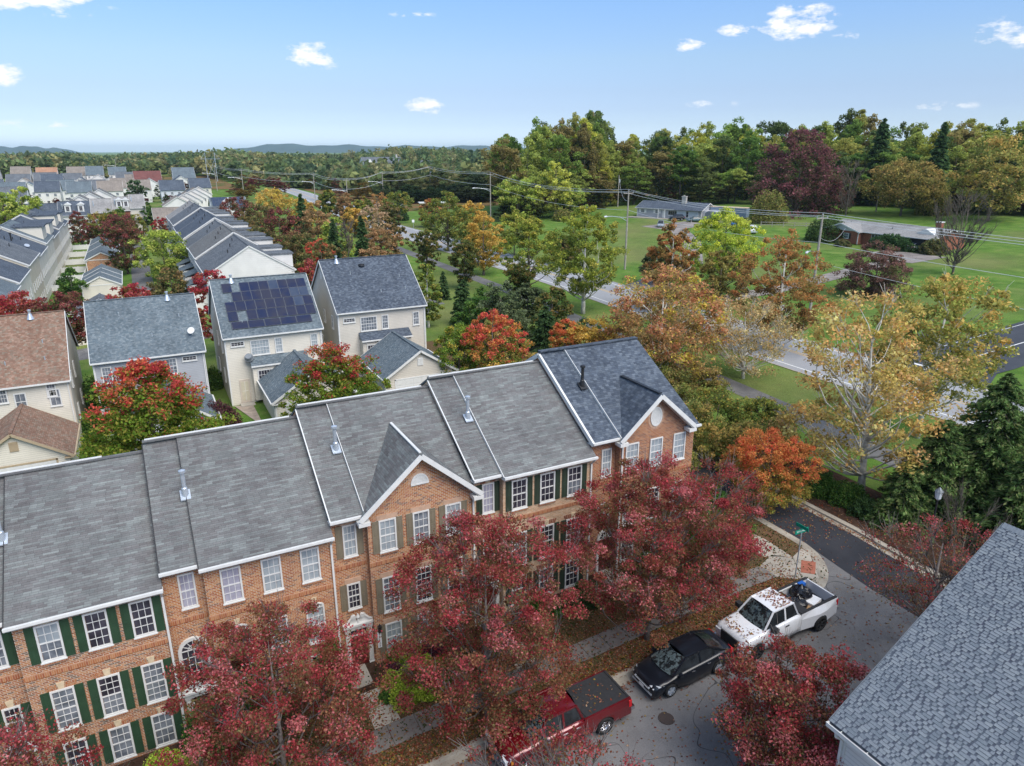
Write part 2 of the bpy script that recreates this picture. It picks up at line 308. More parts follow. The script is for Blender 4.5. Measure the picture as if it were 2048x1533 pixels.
def ground_mats():
    t = NT('grass'); p = t.pos()
    big = t.noise(.035, 5, p); mid = t.noise(.4, 5, p); fine = t.noise(9, 3, p, .7)
    c = t.ramp(mid, [(.25, (.065, .135, .022)), (.5, (.105, .195, .034)), (.75, (.175, .235, .058))])
    c = t.mixc(t.ramp(big, [(.45, (0, 0, 0)), (.66, (.75, .75, .75))]), c, (.19, .19, .075))
    c = t.mixc(.8, c, t.ramp(fine, [(.25, (.45, .45, .45)), (.75, (1.5, 1.5, 1.5))]), 'MULTIPLY')
    # mown stripes and rolling dips across the big lawn
    sp = t.n('ShaderNodeSeparateXYZ', {0: p}); w = t.m('SINE', t.m('ADD', t.m('MULTIPLY', sp.outputs[0], .55), t.m('MULTIPLY', t.noise(.06, 2, p), 14)))
    c = t.mixc(t.ramp(t.noise(.9, 5, p, .75), [(.55, (0, 0, 0)), (.72, (.5, .5, .5))]), c, (.16, .14, .06))
    c = t.mixc(.3, c, t.ramp(w, [(.0, (.75, .8, .7)), (1, (1.2, 1.15, 1.1))]), 'MULTIPLY')
    t.base(c); t.rough(.95, .08); t.bump(fine, .06, .8); M['grass'] = t.mat
    t = NT('leafy_grass'); p = t.pos()
    c = t.ramp(t.noise(1.1, 5, p), [(.3, (.05, .07, .022)), (.55, (.085, .08, .035)), (.75, (.13, .085, .05))])
    c = t.mixc(t.ramp(t.noise(14, 3, p, .7), [(.46, (0, 0, 0)), (.56, (.8, .8, .8))]), c, (.2, .095, .06))
    c = t.mixc(.7, c, t.ramp(t.noise(30, 2, p), [(.3, (.5, .5, .5)), (.7, (1.4, 1.4, 1.4))]), 'MULTIPLY')
    t.base(c); t.rough(.95, .08); t.bump(t.noise(25, 3, p), .05, .9); M['leafy_grass'] = t.mat
    t = NT('mulch'); p = t.pos()
    c = t.ramp(t.noise(3, 5, p, .7), [(.3, (.03, .018, .014)), (.6, (.075, .045, .032)), (.8, (.14, .08, .05))])
    t.base(c); t.rough(.95, .05); t.bump(t.noise(18, 3, p), .05, 1); M['mulch'] = t.mat
    t = NT('field'); p = t.pos()
    c = t.ramp(t.noise(.05, 5, p), [(.35, (.07, .1, .03)), (.5, (.2, .11, .05)), (.65, (.1, .12, .04))]); t.base(c); t.rough(.95, .05); M['field'] = t.mat
    def asphalt(name, lo, hi, crack=True, sc=.35):
        t = NT(name); p = t.pos()
        c = t.ramp(t.noise(sc, 5, p, .6), [(.3, lo), (.7, hi)])
        c = t.mixc(.6, c, t.ramp(t.noise(38, 2, p, .8), [(.25, (.55, .55, .55)), (.75, (1.45, 1.45, 1.45))]), 'MULTIPLY')
        if crack:
            n = t.n('ShaderNodeTexNoise', {'Scale': .22, 'Detail': 2}); t.t.links.new(p, n.inputs['Vector'])
            cr = t.m('LESS_THAN', t.m('ABSOLUTE', t.m('SUBTRACT', n.outputs['Fac'], .5)), .0016)
            c = t.mixc(t.m('MULTIPLY', cr, .7), c, (.012, .012, .012))
            st = t.ramp(t.noise(1.3, 4, p, .7), [(.62, (0, 0, 0)), (.74, (.6, .6, .6))]); c = t.mixc(st, c, tuple(x * .5 for x in lo))
        t.base(c); t.rough(.82, .22); t.bump(t.noise(60, 2, p), .006, .6); M[name] = t.mat
    asphalt('asphalt_street', (.125, .122, .122), (.21, .203, .2)); asphalt('asphalt_new', (.024, .026, .033), (.042, .044, .053), False)
    asphalt('asphalt_road', (.27, .275, .29), (.34, .345, .355), False, .2); asphalt('asphalt_path', (.1, .098, .1), (.2, .195, .19)); asphalt('asphalt_side', (.045, .05, .062), (.07, .075, .088), False)
    asphalt('asphalt_drive', (.16, .14, .13), (.34, .3, .27)); asphalt('gravel', (.3, .27, .24), (.42, .38, .34), False)
    flat('paint_white', (.72, .72, .7), .7, .2, .12, 6); flat('paint_yellow', (.62, .42, .16), .7, .2, .12, 6)
    t = NT('slab_concrete'); p = t.pos()
    c = t.ramp(t.noise(.9, 5, p), [(.3, (.14, .13, .125)), (.7, (.23, .215, .2))])
    c = t.mixc(t.ramp(t.noise(16, 3, p, .7), [(.6, (0, 0, 0)), (.66, (.6, .6, .6))]), c, (.13, .06, .045)); t.base(c); t.rough(.9, .15); M['slab_concrete'] = t.mat
    t = NT('kerb_concrete'); p = t.pos()
    c = t.ramp(t.noise(.8, 5, p), [(.3, (.24, .215, .18)), (.7, (.42, .385, .32))])
    c = t.mixc(t.ramp(t.noise(10, 3, p, .7), [(.58, (0, 0, 0)), (.66, (.7, .7, .7))]), c, (.17, .07, .04)); t.base(c); t.rough(.9, .15); M['kerb_concrete'] = t.mat
ground_mats()
def leafmat():
    t = NT('foliage')
    a = t.n('ShaderNodeAttribute', attribute_name='Col'); oi = t.n('ShaderNodeObjectInfo')
    c = t.mixc(1.0, a.outputs['Color'], oi.outputs['Color'], 'MULTIPLY')
    d = t.n('ShaderNodeBsdfDiffuse', {'Color': c}); tr = t.n('ShaderNodeBsdfTranslucent', {'Color': c})
    mx = t.n('ShaderNodeMixShader', {0: .5}); t.t.links.new(d.outputs[0], mx.inputs[1]); t.t.links.new(tr.outputs[0], mx.inputs[2])
    t.t.links.new(mx.outputs[0], t.o.inputs[0]); t.t.nodes.remove(t.b); M['foliage'] = t.mat
leafmat()

# ================================================================ GROUND, ROADS, PAVEMENTS
def lines(a, b, step, extra=()):
    n = max(1, int(round((b - a) / step))); L = set(round(x, 3) for x in np.linspace(a, b, n + 1))
    for e in extra:
        if a < e < b: L.add(e)
    return sorted(L)
KX = (-8.976, 26.318, 78.0)
def build_ground():
    xs = sorted(set([-9000, -6000, -4000, -2500, -1600, -1100] + lines(-800, -100, 50) + lines(-100, 90, 5, KX) + lines(90, 300, 10) + lines(300, 1500, 50) + [2000, 2700, 4000, 6000, 9000, 14000]))
    ys = sorted(set([-3000, -1000, -300, -100, -50] + lines(-50, 230, 10) + lines(230, 500, 10) + lines(500, 1600, 40) + [2000, 2700, 4000, 6000, 9000, 16000]))
    vv = [(x, y, gz(x, y)) for y in ys for x in xs]; nx = len(xs)
    ff = [(j * nx + i, j * nx + i + 1, (j + 1) * nx + i + 1, (j + 1) * nx + i) for j in range(len(ys) - 1) for i in range(nx - 1)]
    b = MB(); b.add(vv, ff); structure(b.build('ground', M['grass']))
build_ground()
def sheet(name, x0, x1, y0, y1, dz, mat, step=2, kind='structure'):
    xs = lines(x0, x1, step, KX); b = MB()
    f0 = y0 if callable(y0) else (lambda x: y0); f1 = y1 if callable(y1) else (lambda x: y1)
    for a, c in zip(xs[:-1], xs[1:]):
        n = max(1, int((max(f1(a), f1(c)) - min(f0(a), f0(c))) / 10))
        for k in range(n):
            t0, t1 = k / n, (k + 1) / n
            P = []
            for x, t in ((a, t0), (c, t0), (c, t1), (a, t1)):
                y = f0(x) + (f1(x) - f0(x)) * t; P.append((x, y, gz(x, y) + dz))
            b.quad(*P)
    o = b.build(name, mat); o['kind'] = kind; return o
def resample(pts, step):
    out_ = [np.array(pts[0], float)]
    for a, b in zip(pts[:-1], pts[1:]):
        a = np.array(a, float); b = np.array(b, float); n = max(1, int(np.linalg.norm(b - a) / step))
        out_ += [a + (b - a) * (i + 1) / n for i in range(n)]
    return out_
def ribbon(b, pts, offs, dzs, step=2):
    "loft: at each point of the path a cross-section of (offset to the left, height over the ground)"
    P = resample(pts, step); rows = []
    for i, p in enumerate(P):
        t = P[min(i + 1, len(P) - 1)] - P[max(i - 1, 0)]; t /= np.linalg.norm(t); n = np.array((-t[1], t[0]))
        rows.append([(p[0] + n[0] * o, p[1] + n[1] * o, gz(p[0] + n[0] * o, p[1] + n[1] * o) + z) for o, z in zip(offs, dzs)])
    for r0, r1 in zip(rows[:-1], rows[1:]):
        for k in range(len(offs) - 1): b.quad(r0[k + 1], r1[k + 1], r1[k], r0[k]) if offs[k] < offs[k + 1] else b.quad(r0[k], r1[k], r1[k + 1], r0[k + 1])
def road(name, pts, w, dz, mat, step=3):
    b = MB(); n = 4; offs = list(np.linspace(-w / 2, w / 2, n + 1)); ribbon(b, pts, offs, [dz] * (n + 1), step); return structure(b.build(name, mat))
def roff(y): return 3.0 * float(smooth(50, 112, y)) + 14 * float(smooth(200, 420, y))
main_c = [(65.1 + roff(y), y) for y in range(-80, 461, 6)]
far = lambda y: .004 if y < 190 else .09
road('road', main_c, 11.4, .03, M['asphalt_road'], 6)
b = MB()
for o in (-4.6, 4.5): ribbon(b, main_c, [o - .09, o + .09], [.036] * 2, 6)
structure(b.build('road_edge_line', M['paint_white']))
b = MB()
for o in (-.22, .22): ribbon(b, main_c, [o - .08, o + .08], [.036] * 2, 6)
structure(b.build('road_centre_line', M['paint_yellow']))
b = MB()
for o in (-5.75, 5.75): ribbon(b, main_c[:46], [o - .1, o + .1], [.05, .05], 6)
structure(b.build('road_shoulder', M['concrete_light']))
road('side_road', [(70.2, 43.2), (80, 43.2), (110, 44), (170, 45)], 9.6, .045, M['asphalt_side'], 4)
b = MB(); ribbon(b, [(71.5, 42.9), (110, 43.6), (150, 44.2)], [-.08, .08], [.052] * 2, 4); structure(b.build('side_road_line', M['paint_white']))
b = MB(); ribbon(b, [(73.5, 47.2), (110, 48)], [-.05, .05], [.052] * 2, 4); ribbon(b, [(73, 41.2), (73, 45.2)], [-.25, .25], [.052] * 2, 1); structure(b.build('side_road_marking', M['paint_white']))
for nm, c in (('side_road_corner', [(71, 50.5), (78, 47.6), (71, 47.6)]), ('side_road_corner', [(71, 36), (71, 38.8), (78, 38.8)])):
    b = MB(); b.poly([(x, y, gz(x, y) + .042) for x, y in c][::-1] if c[0][1] > 45 else [(x, y, gz(x, y) + .042) for x, y in c][::-1]); structure(b.build(nm, M['asphalt_side']))
road('cross_road', [(74, 296), (100, 303), (150, 318), (260, 330)], 15, .1, M['asphalt_road'], 6)
road('cross_road', [(78, 345), (110, 372), (190, 400)], 10, .12, M['asphalt_road'], 6)
road('path', [(47.2, 14), (48.2, 34), (49.4, 41.5), (51.3, 66), (53.2, 95), (54.6, 157), (57, 240)], 2.6, .02, M['asphalt_path'], 3)
road('ranch_driveway', [(73, 95), (97, 108), (117, 131), (129, 150), (138, 160)], 4.6, .05, M['asphalt_drive'], 3)
sheet('parking_pad', 126, 142, 150, 162, .06, M['asphalt_drive'])
road('brick_house_driveway', [(71, 80.5), (97.5, 81.3), (112, 83.9), (126, 86), (134, 88.5)], 3.8, .05, M['asphalt_drive'], 3)
sheet('turnaround', 128, 138.5, 82.5, 95, .06, M['asphalt_drive'])
sheet('field', 90, 260, 262, 440, .15, M['field'], 8)
sheet('field', -120, 60, 455, 640, .15, M['field'], 12)
# rows of narrow lanes and yards between the houses on the left
sheet('alley', -2.0, 1.6, 98, 232, .02, M['asphalt_path'])
sheet('alley', -60, 40, 98, 104, .016, M['asphalt_path'])
sheet('far_street', -80, 40, 318, 326, .03, M['asphalt_path'], 6)
sheet('garage_drive', -12, 27, 54.5, 59, .012, M['asphalt_path'])
sheet('back_alley', -20, 31, 42, 47.5, .014, M['asphalt_path'])
b = MB(); b.poly([(7.6, 61.8, .03), (10.2, 61.8, .03), (10.4, 68.7, .03), (6.0, 68.7, .03)]); structure(b.build('stone_patio', M['stone_patio']))

# street in front of the brick row, its kerb and the raised lawn
sheet('street', -45, 60, 12.2, 20.7, .004, M['asphalt_street'])
sheet('street', 29, 36.0, 20.7, 24.5, .0042, M['asphalt_street'])
b = MB()
prof = [(31.6, 13.0), (31.7, 19.6), (32.0, 22.0), (32.35, 24.5), (32.35, 78)]
for (xa, ya), (xb, yb) in zip(prof[:-1], prof[1:]):
    n = max(1, int((yb - ya) / 3))
    for i in range(n):
        t0, t1 = i / n, (i + 1) / n; x0, x1 = xa + (xb - xa) * t0, xa + (xb - xa) * t1; y0, y1 = ya + (yb - ya) * t0, ya + (yb - ya) * t1
        b.quad((x0, y0, 1.3 + .009), (36.0, y0, 1.309), (36.0, y1, 1.309), (x1, y1, 1.309))
structure(b.build('side_street', M['asphalt_new']))
def lawn_y(x): return 20.95 if x <= 28 else 24.85 - math.sqrt(max(0, 3.9 ** 2 - (x - 28) ** 2))
sheet('front_lawn', -45, 26, lawn_y, 28.3, .12, M['leafy_grass'], 1)
sheet('front_lawn', 26, 31.9, lawn_y, 78, .12, M['leafy_grass'], .5)
sheet('planting_bed', -20, 26, 25.6, 28.2, .135, M['mulch'], 1)
sheet('mulch_bed', 36.4, 42, -6, 33, .10, M['mulch'], 2)
sheet('near_lawn', -45, 30, -30, 12.0, .10, M['leafy_grass'], 2)
kerb_pts = [(-45, 20.95)] + [(x, 20.95) for x in np.arange(-8.976, 26, 2.5)] + [(26.318, 20.95)] + [(28 + 3.9 * math.sin(a), 24.85 - 3.9 * math.cos(a)) for a in np.linspace(0, math.pi / 2, 12)] + [(31.9, 78)]
b = MB(); ribbon(b, kerb_pts, [-.5, -.12, -.10, .0, .16], [.012, .02, .13, .142, .122], 1.5); structure(b.build('kerb', M['kerb_concrete']))
b = MB(); ribbon(b, [(36.2, 78), (36.2, 24), (35.7, 17), (35.2, 10), (35, -6)], [-.5, -.12, -.10, .05, .3], [.012, .02, .13, .142, .11], 1.5); structure(b.build('kerb', M['kerb_concrete']))
b = MB(); ribbon(b, [(-45, 12.0)] + [(x, 12.0) for x in (-8.976, 5, 26.318)] + [(30, 12.0)], [.5, .12, .1, 0, -.16], [.012, .02, .13, .142, .11], 1.5); structure(b.build('kerb', M['kerb_concrete']))
sw = bpy.data.objects.new('sidewalk', None); COL.objects.link(sw); sw['kind'] = 'structure'
def slab(x0, x1, y0, y1, mat='slab_concrete', z=.155, parent=None, name='slab'):
    g = .012; b = MB(); P = [(x0 + g, y0 + g), (x1 - g, y0 + g), (x1 - g, y1 - g), (x0 + g, y1 - g)]
    t = random.uniform(-.004, .004)
    b.prism([(x, y, gz(x, y) + z + t) for x, y in P], (0, 0, -.06)); return b.build(name, M[mat], parent or sw)
for i in range(40): slab(-20 + i * 1.2, -18.8 + i * 1.2, 22.5, 23.7)
cw = bpy.data.objects.new('corner_walk', None); COL.objects.link(cw); cw['kind'] = 'structure'
for P in ([(28.0, 22.5), (29.0, 21.7), (30.3, 23.5), (29.4, 24.2), (28, 23.7)], [(29.03, 21.68), (29.9, 21.35), (31.45, 23.3), (31.5, 23.9), (30.33, 23.5)], [(28.9, 24.3), (30.3, 23.53), (30.4, 25.6), (30.1, 27.4), (29.2, 27.4)]):
    b = MB(); b.prism([(x, y, 1.3 + .15) for x, y in P], (0, 0, -.06)); b.build('slab', M['concrete_light'], cw)
for k in range(3):
    b = MB(); s0 = np.array((29.45, 22.2)); ux = np.array((1.05, .85)) / 1.35; uy = np.array((.45, -.42)) / .615
    q = [s0 + ux * (k * .44), s0 + ux * (k * .44 + .42), s0 + ux * (k * .44 + .42) + uy * .75, s0 + ux * (k * .44) + uy * .75]
    b.prism([(x, y, 1.3 + .162) for x, y in q][::-1], (0, 0, -.03)); b.build('tactile_tile', M['terracotta'], cw)
# iron cover in the street
b = MB(); b.cyl((16.8, 18.0, gz(16.8, 18) + .0), .36, .018, 20); b.cyl((16.8, 18.0, gz(16.8, 18) + .01), .3, .014, 20)
tag(b.build('manhole_cover', M['rust_iron']), 'round dark iron cover set in the grey street before the black sedan', 'manhole cover')
# distant ridges
def hills(name, az0, az1, dist, prof, depth=900):
    b = MB(); n = 60; rows = []
    for i in range(n + 1):
        t = i / n; az = R(az0 + (az1 - az0) * t); h = prof(t) + 9 * math.sin(t * 37) + 5 * math.sin(t * 83 + 1)
        env = min(1, 6 * t, 6 * (1 - t)); c = (math.sin(az), math.cos(az))
        rows.append([(c[0] * (dist + q * depth), c[1] * (dist + q * depth), -30 + (h * env + 30) * s_) for q, s_ in ((-1, 0), (-.5, .55), (-.15, .93), (0, 1), (.2, .9), (1, 0))])
    for a, c in zip(rows[:-1], rows[1:]):
        for k in range(5): b.quad(a[k], c[k], c[k + 1], a[k + 1])
    return structure(b.build(name, M['ridge'], smooth=True))
t = NT('ridge'); t.base(t.ramp(t.noise(.004, 5), [(.3, (.03, .055, .045)), (.7, (.05, .08, .06))])); t.rough(1, 0); M['ridge'] = t.mat
hills('hills', 5.0, 32.0, 9000, lambda t: 98 - 22 * t + 5 * math.sin(t * 9))
hills('hills', -14.0, -2.0, 9500, lambda t: 80 - 44 * abs(t - .45))

# ================================================================ WINDOWS, DOORS AND HOUSE PARTS
_wm = {}
def window_meshes(w, h, cols, rows, casing=.07, frame='white_trim', split=True):
    key = (round(w, 2), round(h, 2), cols, rows, casing, frame, split)
    if key in _wm: return _wm[key]
    b = MB(); c = casing; d = .05
    b.box(0, c, -.06, .02, 0, h); b.box(w - c, w, -.06, .02, 0, h); b.box(c, w - c, -.062, .02, h - c, h); b.box(c, w - c, -.062, .02, 0, c)
    b.box(-.03, w + .03, -.09, .0, -.05, 0)
    iw, ih = w - 2 * c, h - 2 * c
    pw, ph = iw / cols, ih / rows; mu = .022 if w < 1.2 else .025
    for i in range(1, cols): b.box(c + i * pw - mu / 2, c + i * pw + mu / 2, -.028, .0, c, h - c)
    for j in range(1, rows):
        m2 = mu if not (split and j * 2 == rows) else .055
        b.box(c, w - c, -.03 if m2 == mu else -.036, .0, c + j * ph - m2 / 2, c + j * ph + m2 / 2)
    fm = b.mesh('window_frame', M[frame])
    p = MB(); p.box(-pw / 2 + mu / 2, pw / 2 - mu / 2, -.012, .0, -ph / 2 + mu / 2, ph / 2 - mu / 2); pm = p.mesh('pane', M['glass_dark'])
    _wm[key] = (fm, pm, [(c + (i + .5) * pw, c + (j + .5) * ph) for j in range(rows) for i in range(cols)]); return _wm[key]
_big = {}
FACE = {'S': 0, 'W': -math.pi / 2, 'N': math.pi, 'E': math.pi / 2}
def window(root, face, x, y, z, w, h, cols=3, rows=4, glass='glass_dark', casing=.07, panes=True, name='window', frame='white_trim', upper=None, split=True, label=None):
    "x, y: the window's left lower corner as seen from outside"
    fm, pm, cen = window_meshes(w, h, cols, rows, casing, frame, split)
    o = link(name, fm, root, (x, y, z), (0, 0, FACE[face]))
    if label: o['label'] = label
    if panes:
        for k, (cx, cz) in enumerate(cen):
            g = glass if upper is None or cz < h / 2 else upper
            link('pane', pm, o, (cx, 0, cz), (0, 0, 0), M[g])
    else:
        key = (round(w, 2), round(h, 2), casing)
        if key not in _big:
            p = MB(); p.box(casing, w - casing, -.012, 0, casing, h - casing); _big[key] = p.mesh('pane', M['glass_dark'])
        link('pane', _big[key], o, (0, 0, 0), (0, 0, 0), M[glass])
    return o
_sm = {}
def shutter(root, x, y, z, w, h, mat):
    key = (round(w, 2), round(h, 2), mat)
    if key not in _sm:
        b = MB(); b.box(0, w, -.03, .0, 0, h); q = .055
        for z0, z1 in ((q, h * .47), (h * .53, h - q)):
            b.box(q, w - q, -.034, -.026, z0, z1); b.box(q + .035, w - q - .035, -.046, -.03, z0 + .035, z1 - .035)
        b.box(0, q, -.042, -.02, 0, h); b.box(w - q, w, -.042, -.02, 0, h); b.box(q, w - q, -.043, -.02, 0, q); b.box(q, w - q, -.043, -.02, h - q, h); b.box(q, w - q, -.043, -.02, h * .47, h * .53)
        _sm[key] = b.mesh('shutter', M[mat])
    return link('shutter', _sm[key], root, (x, y, z))
def clap(b, p0, p1, n, z0, z1, ext=None, c=.16, pr=.02):
    "lapped boards on the wall from p0 to p1 (plan points, left to right seen from outside), n outward; ext(z) -> (t0, t1) trims gable ends"
    p0 = np.array(p0, float); p1 = np.array(p1, float); n = np.array(n, float); z = z0
    while z < z1 - .01:
        zt = min(z + c, z1); a0, a1 = ext(z) if ext else (0, 1); b0, b1 = ext(zt) if ext else (0, 1)
        if a1 - a0 < .01: break
        P = lambda t, o, zz: (*(p0 + (p1 - p0) * t + n * o), zz)
        b.quad(P(a0, pr, z), P(a1, pr, z), P(b1, .003, zt), P(b0, .003, zt)); b.quad(P(a0, .002, z), P(a1, .002, z), P(a1, pr, z), P(a0, pr, z)); z = zt
def roof_slab(b, A, B, C_, D, th=.09):
    "A,B eave left/right, C,D ridge right/left; slab with thickness below"
    b.prism([A, B, C_, D], (0, 0, -th))

def gable_house(name, loc, w, d, he, pitch, axis='x', over=.3, roof='shingle_gray', wall='siding_beige', trim='white_trim', label=None, cat='house', group=None, rz=0, lap=True, fascia='white_trim', gutter=True, lap_faces='SW', rake=.3, coarse=False, ridge_cap=True):
    """local frame: x 0..w, y 0..d, ground 0. axis = direction of the ridge."""
    root = empty(name, loc, rz, label, cat, group)
    half = (d if axis == 'x' else w) / 2; hr = he + half * pitch
    # walls with gables
    b = MB()
    if axis == 'x':
        b.quad((0, 0, -1), (w, 0, -1), (w, 0, he), (0, 0, he)); b.quad((w, d, -1), (0, d, -1), (0, d, he), (w, d, he))
        b.poly([(0, d, -1), (0, 0, -1), (0, 0, he), (0, half, hr), (0, d, he)]); b.poly([(w, 0, -1), (w, d, -1), (w, d, he), (w, half, hr), (w, 0, he)])
    else:
        b.quad((0, d, -1), (0, 0, -1), (0, 0, he), (0, d, he)); b.quad((w, 0, -1), (w, d, -1), (w, d, he), (w, 0, he))
        b.poly([(0, 0, -1), (w, 0, -1), (w, 0, he), (half, 0, hr), (0, 0, he)]); b.poly([(w, d, -1), (0, d, -1), (0, d, he), (half, d, hr), (w, d, he)])
    if lap:
        def ge(L):   # trimming for a gable wall of length L
            return lambda z: (0, 1) if z <= he else (max(0, (z - he) / pitch / L), min(1, 1 - (z - he) / pitch / L))
        cc = .3 if coarse else .16
        for f in lap_faces:
            if f == 'S': clap(b, (0, 0), (w, 0), (0, -1), 0, he if axis == 'x' else hr, None if axis == 'x' else ge(w), cc)
            if f == 'W': clap(b, (0, d), (0, 0), (-1, 0), 0, hr if axis == 'x' else he, ge(d) if axis == 'x' else None, cc)
            if f == 'E': clap(b, (w, 0), (w, d), (1, 0), 0, hr if axis == 'x' else he, ge(d) if axis == 'x' else None, cc)
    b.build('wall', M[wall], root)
    # corner boards
    b = MB()
    if lap:
        for cx, cy in ((0, 0), (w, 0), (0, d)):
            b.box(cx - .035, cx + .035 + (.07 if cx == 0 else -.0), cy - .035, cy + .06 if cy == 0 else cy + .035, 0, he - .02)
        b.build('corner_board', M[trim], root)
    # roof slabs
    b = MB(); o = over; g = rake; e = he - o * pitch; lift = .1
    if axis == 'x':
        roof_slab(b, (-g, -o, e + lift), (w + g, -o, e + lift), (w + g, half, hr + lift), (-g, half, hr + lift)); roof_slab(b, (w + g, d + o, e + lift), (-g, d + o, e + lift), (-g, half, hr + lift), (w + g, half, hr + lift))
        if ridge_cap: b.bar((-g, half, hr + lift + .01), (w + g, half, hr + lift + .01), .26, .04)
    else:
        roof_slab(b, (-o, d + g, e + lift), (-o, -g, e + lift), (half, -g, hr + lift), (half, d + g, hr + lift)); roof_slab(b, (w + o, -g, e + lift), (w + o, d + g, e + lift), (half, d + g, hr + lift), (half, -g, hr + lift))
        if ridge_cap: b.bar((half, -g, hr + lift + .01), (half, d + g, hr + lift + .01), .26, .04)
    rf = b.build('roof', M[roof], root)
    # rake boards, fascia and gutters
    b = MB(); u = (0, 0, 1); k = .1
    if axis == 'x':
        for x in (-g - .02, w + g + .02):
            if b.v: b.build('rake_board', M[fascia], root); b = MB()
            b.bar((x, -o - .02, e - .02), (x, half, hr - .02), .045, .2, u); b.bar((x, d + o + .02, e - .02), (x, half, hr - .021), .045, .2, u)
    else:
        for y in (d + g + .02, -g - .02):
            if b.v: b.build('rake_board', M[fascia], root); b = MB()
            b.bar((-o - .02, y, e - .02), (half, y, hr - .02), .045, .2, u); b.bar((w + o + .02, y, e - .02), (half, y, hr - .021), .045, .2, u)
        # soffit returns
        for y in (-g, ): 
            for xx in ((-o, .35), (w - .35, w + o)): b.box(xx[0], xx[1], y, .03, e - .14, e - .06)
    b.build('rake_board', M[fascia], root)
    if gutter:
        b = MB()
        if axis == 'x': b.box(-g, w + g, -o - .12, -o - .005, e - .03, e + .09)
        else: b.box(-o - .12, -o - .005, -g, d + g, e - .03, e + .09)
        b.build('gutter', M[fascia], root); b = MB()
        if axis == 'x': b.box(-g, w + g, d + o + .005, d + o + .12, e - .03, e + .09)
        else: b.box(w + o + .005, w + o + .12, -g, d + g, e - .03, e + .09)
        b.build('gutter', M[fascia], root)
        b = MB()
        if axis == 'x': b.bar((w - .12, -.06, 0), (w - .12, -.06, e - .05), .08, .06, (0, 1, 0)); b.bar((w - .12, -.06, e - .05), (w - .12, -o - .05, e), .08, .06, (0, 1, 0))
        else: b.bar((-.06, .15, 0), (-.06, .15, e - .05), .08, .06, (0, 1, 0))
        b.build('downspout', M[fascia], root)
    root['_'] = 0; del root['_']
    return root, rf, hr
def vent_pipe(rf, x, y, z, h=.6, r=.05, mat='galv', cone=True):
    b = MB(); b.cyl((x, y, z - .12), r, h + .12, 10, r2=r)
    if cone: b.cyl((x, y, z - .05), r * 3, r * 5, 10, r2=r * 1.15); b.cyl((x, y, z + h - .08), r * 1.5, .09, 10); b.cyl((x, y, z + h + .02), r * 1.5, .03, 10, r2=r * .7)
    return b.build('vent_pipe', M[mat], rf)

# ================================================================ BRICK TOWNHOUSE ROW
def arch_pts(cx, z0, r, rise, n=12, y=0):
    return [(cx + r * math.cos(a), y, z0 + rise * math.sin(a)) for a in np.linspace(0, math.pi, n + 1)]
def arch_ring(b, cx, z0, r, rise, w, y0, y1, n=12):
    o = arch_pts(cx, z0, r + w, rise + w, n); i = arch_pts(cx, z0, r, rise, n)
    for k in range(n):
        P = [o[k], o[k + 1], i[k + 1], i[k]]; b.prism([(p[0], y0, p[2]) for p in P][::-1], (0, y1 - y0, 0))
def voussoirs(root, cx, z0, r, rise, w, y, mat, n=9, key='buff_stone'):
    for k in range(n):
        a0 = math.pi * (k + .08) / n; a1 = math.pi * (k + .92) / n; b = MB()
        P = [(cx + rr * math.cos(a), z0 + (rise + rr - r) * math.sin(a)) for rr, a in ((r, a0), (r + w, a0), (r + w, a1), (r, a1))]
        if k == n // 2: P = [(cx - .07, z0 + rise), (cx + .07, z0 + rise), (cx + .12, z0 + rise + w + .06), (cx - .12, z0 + rise + w + .06)]; 
        b.prism([(x, y - .02, z) for x, z in P] if k == n // 2 else [(x, y - .012, z) for x, z in P], (0, .03, 0)); b.build('brick' if k != n // 2 else 'keystone', M[mat if k != n // 2 else key], root)
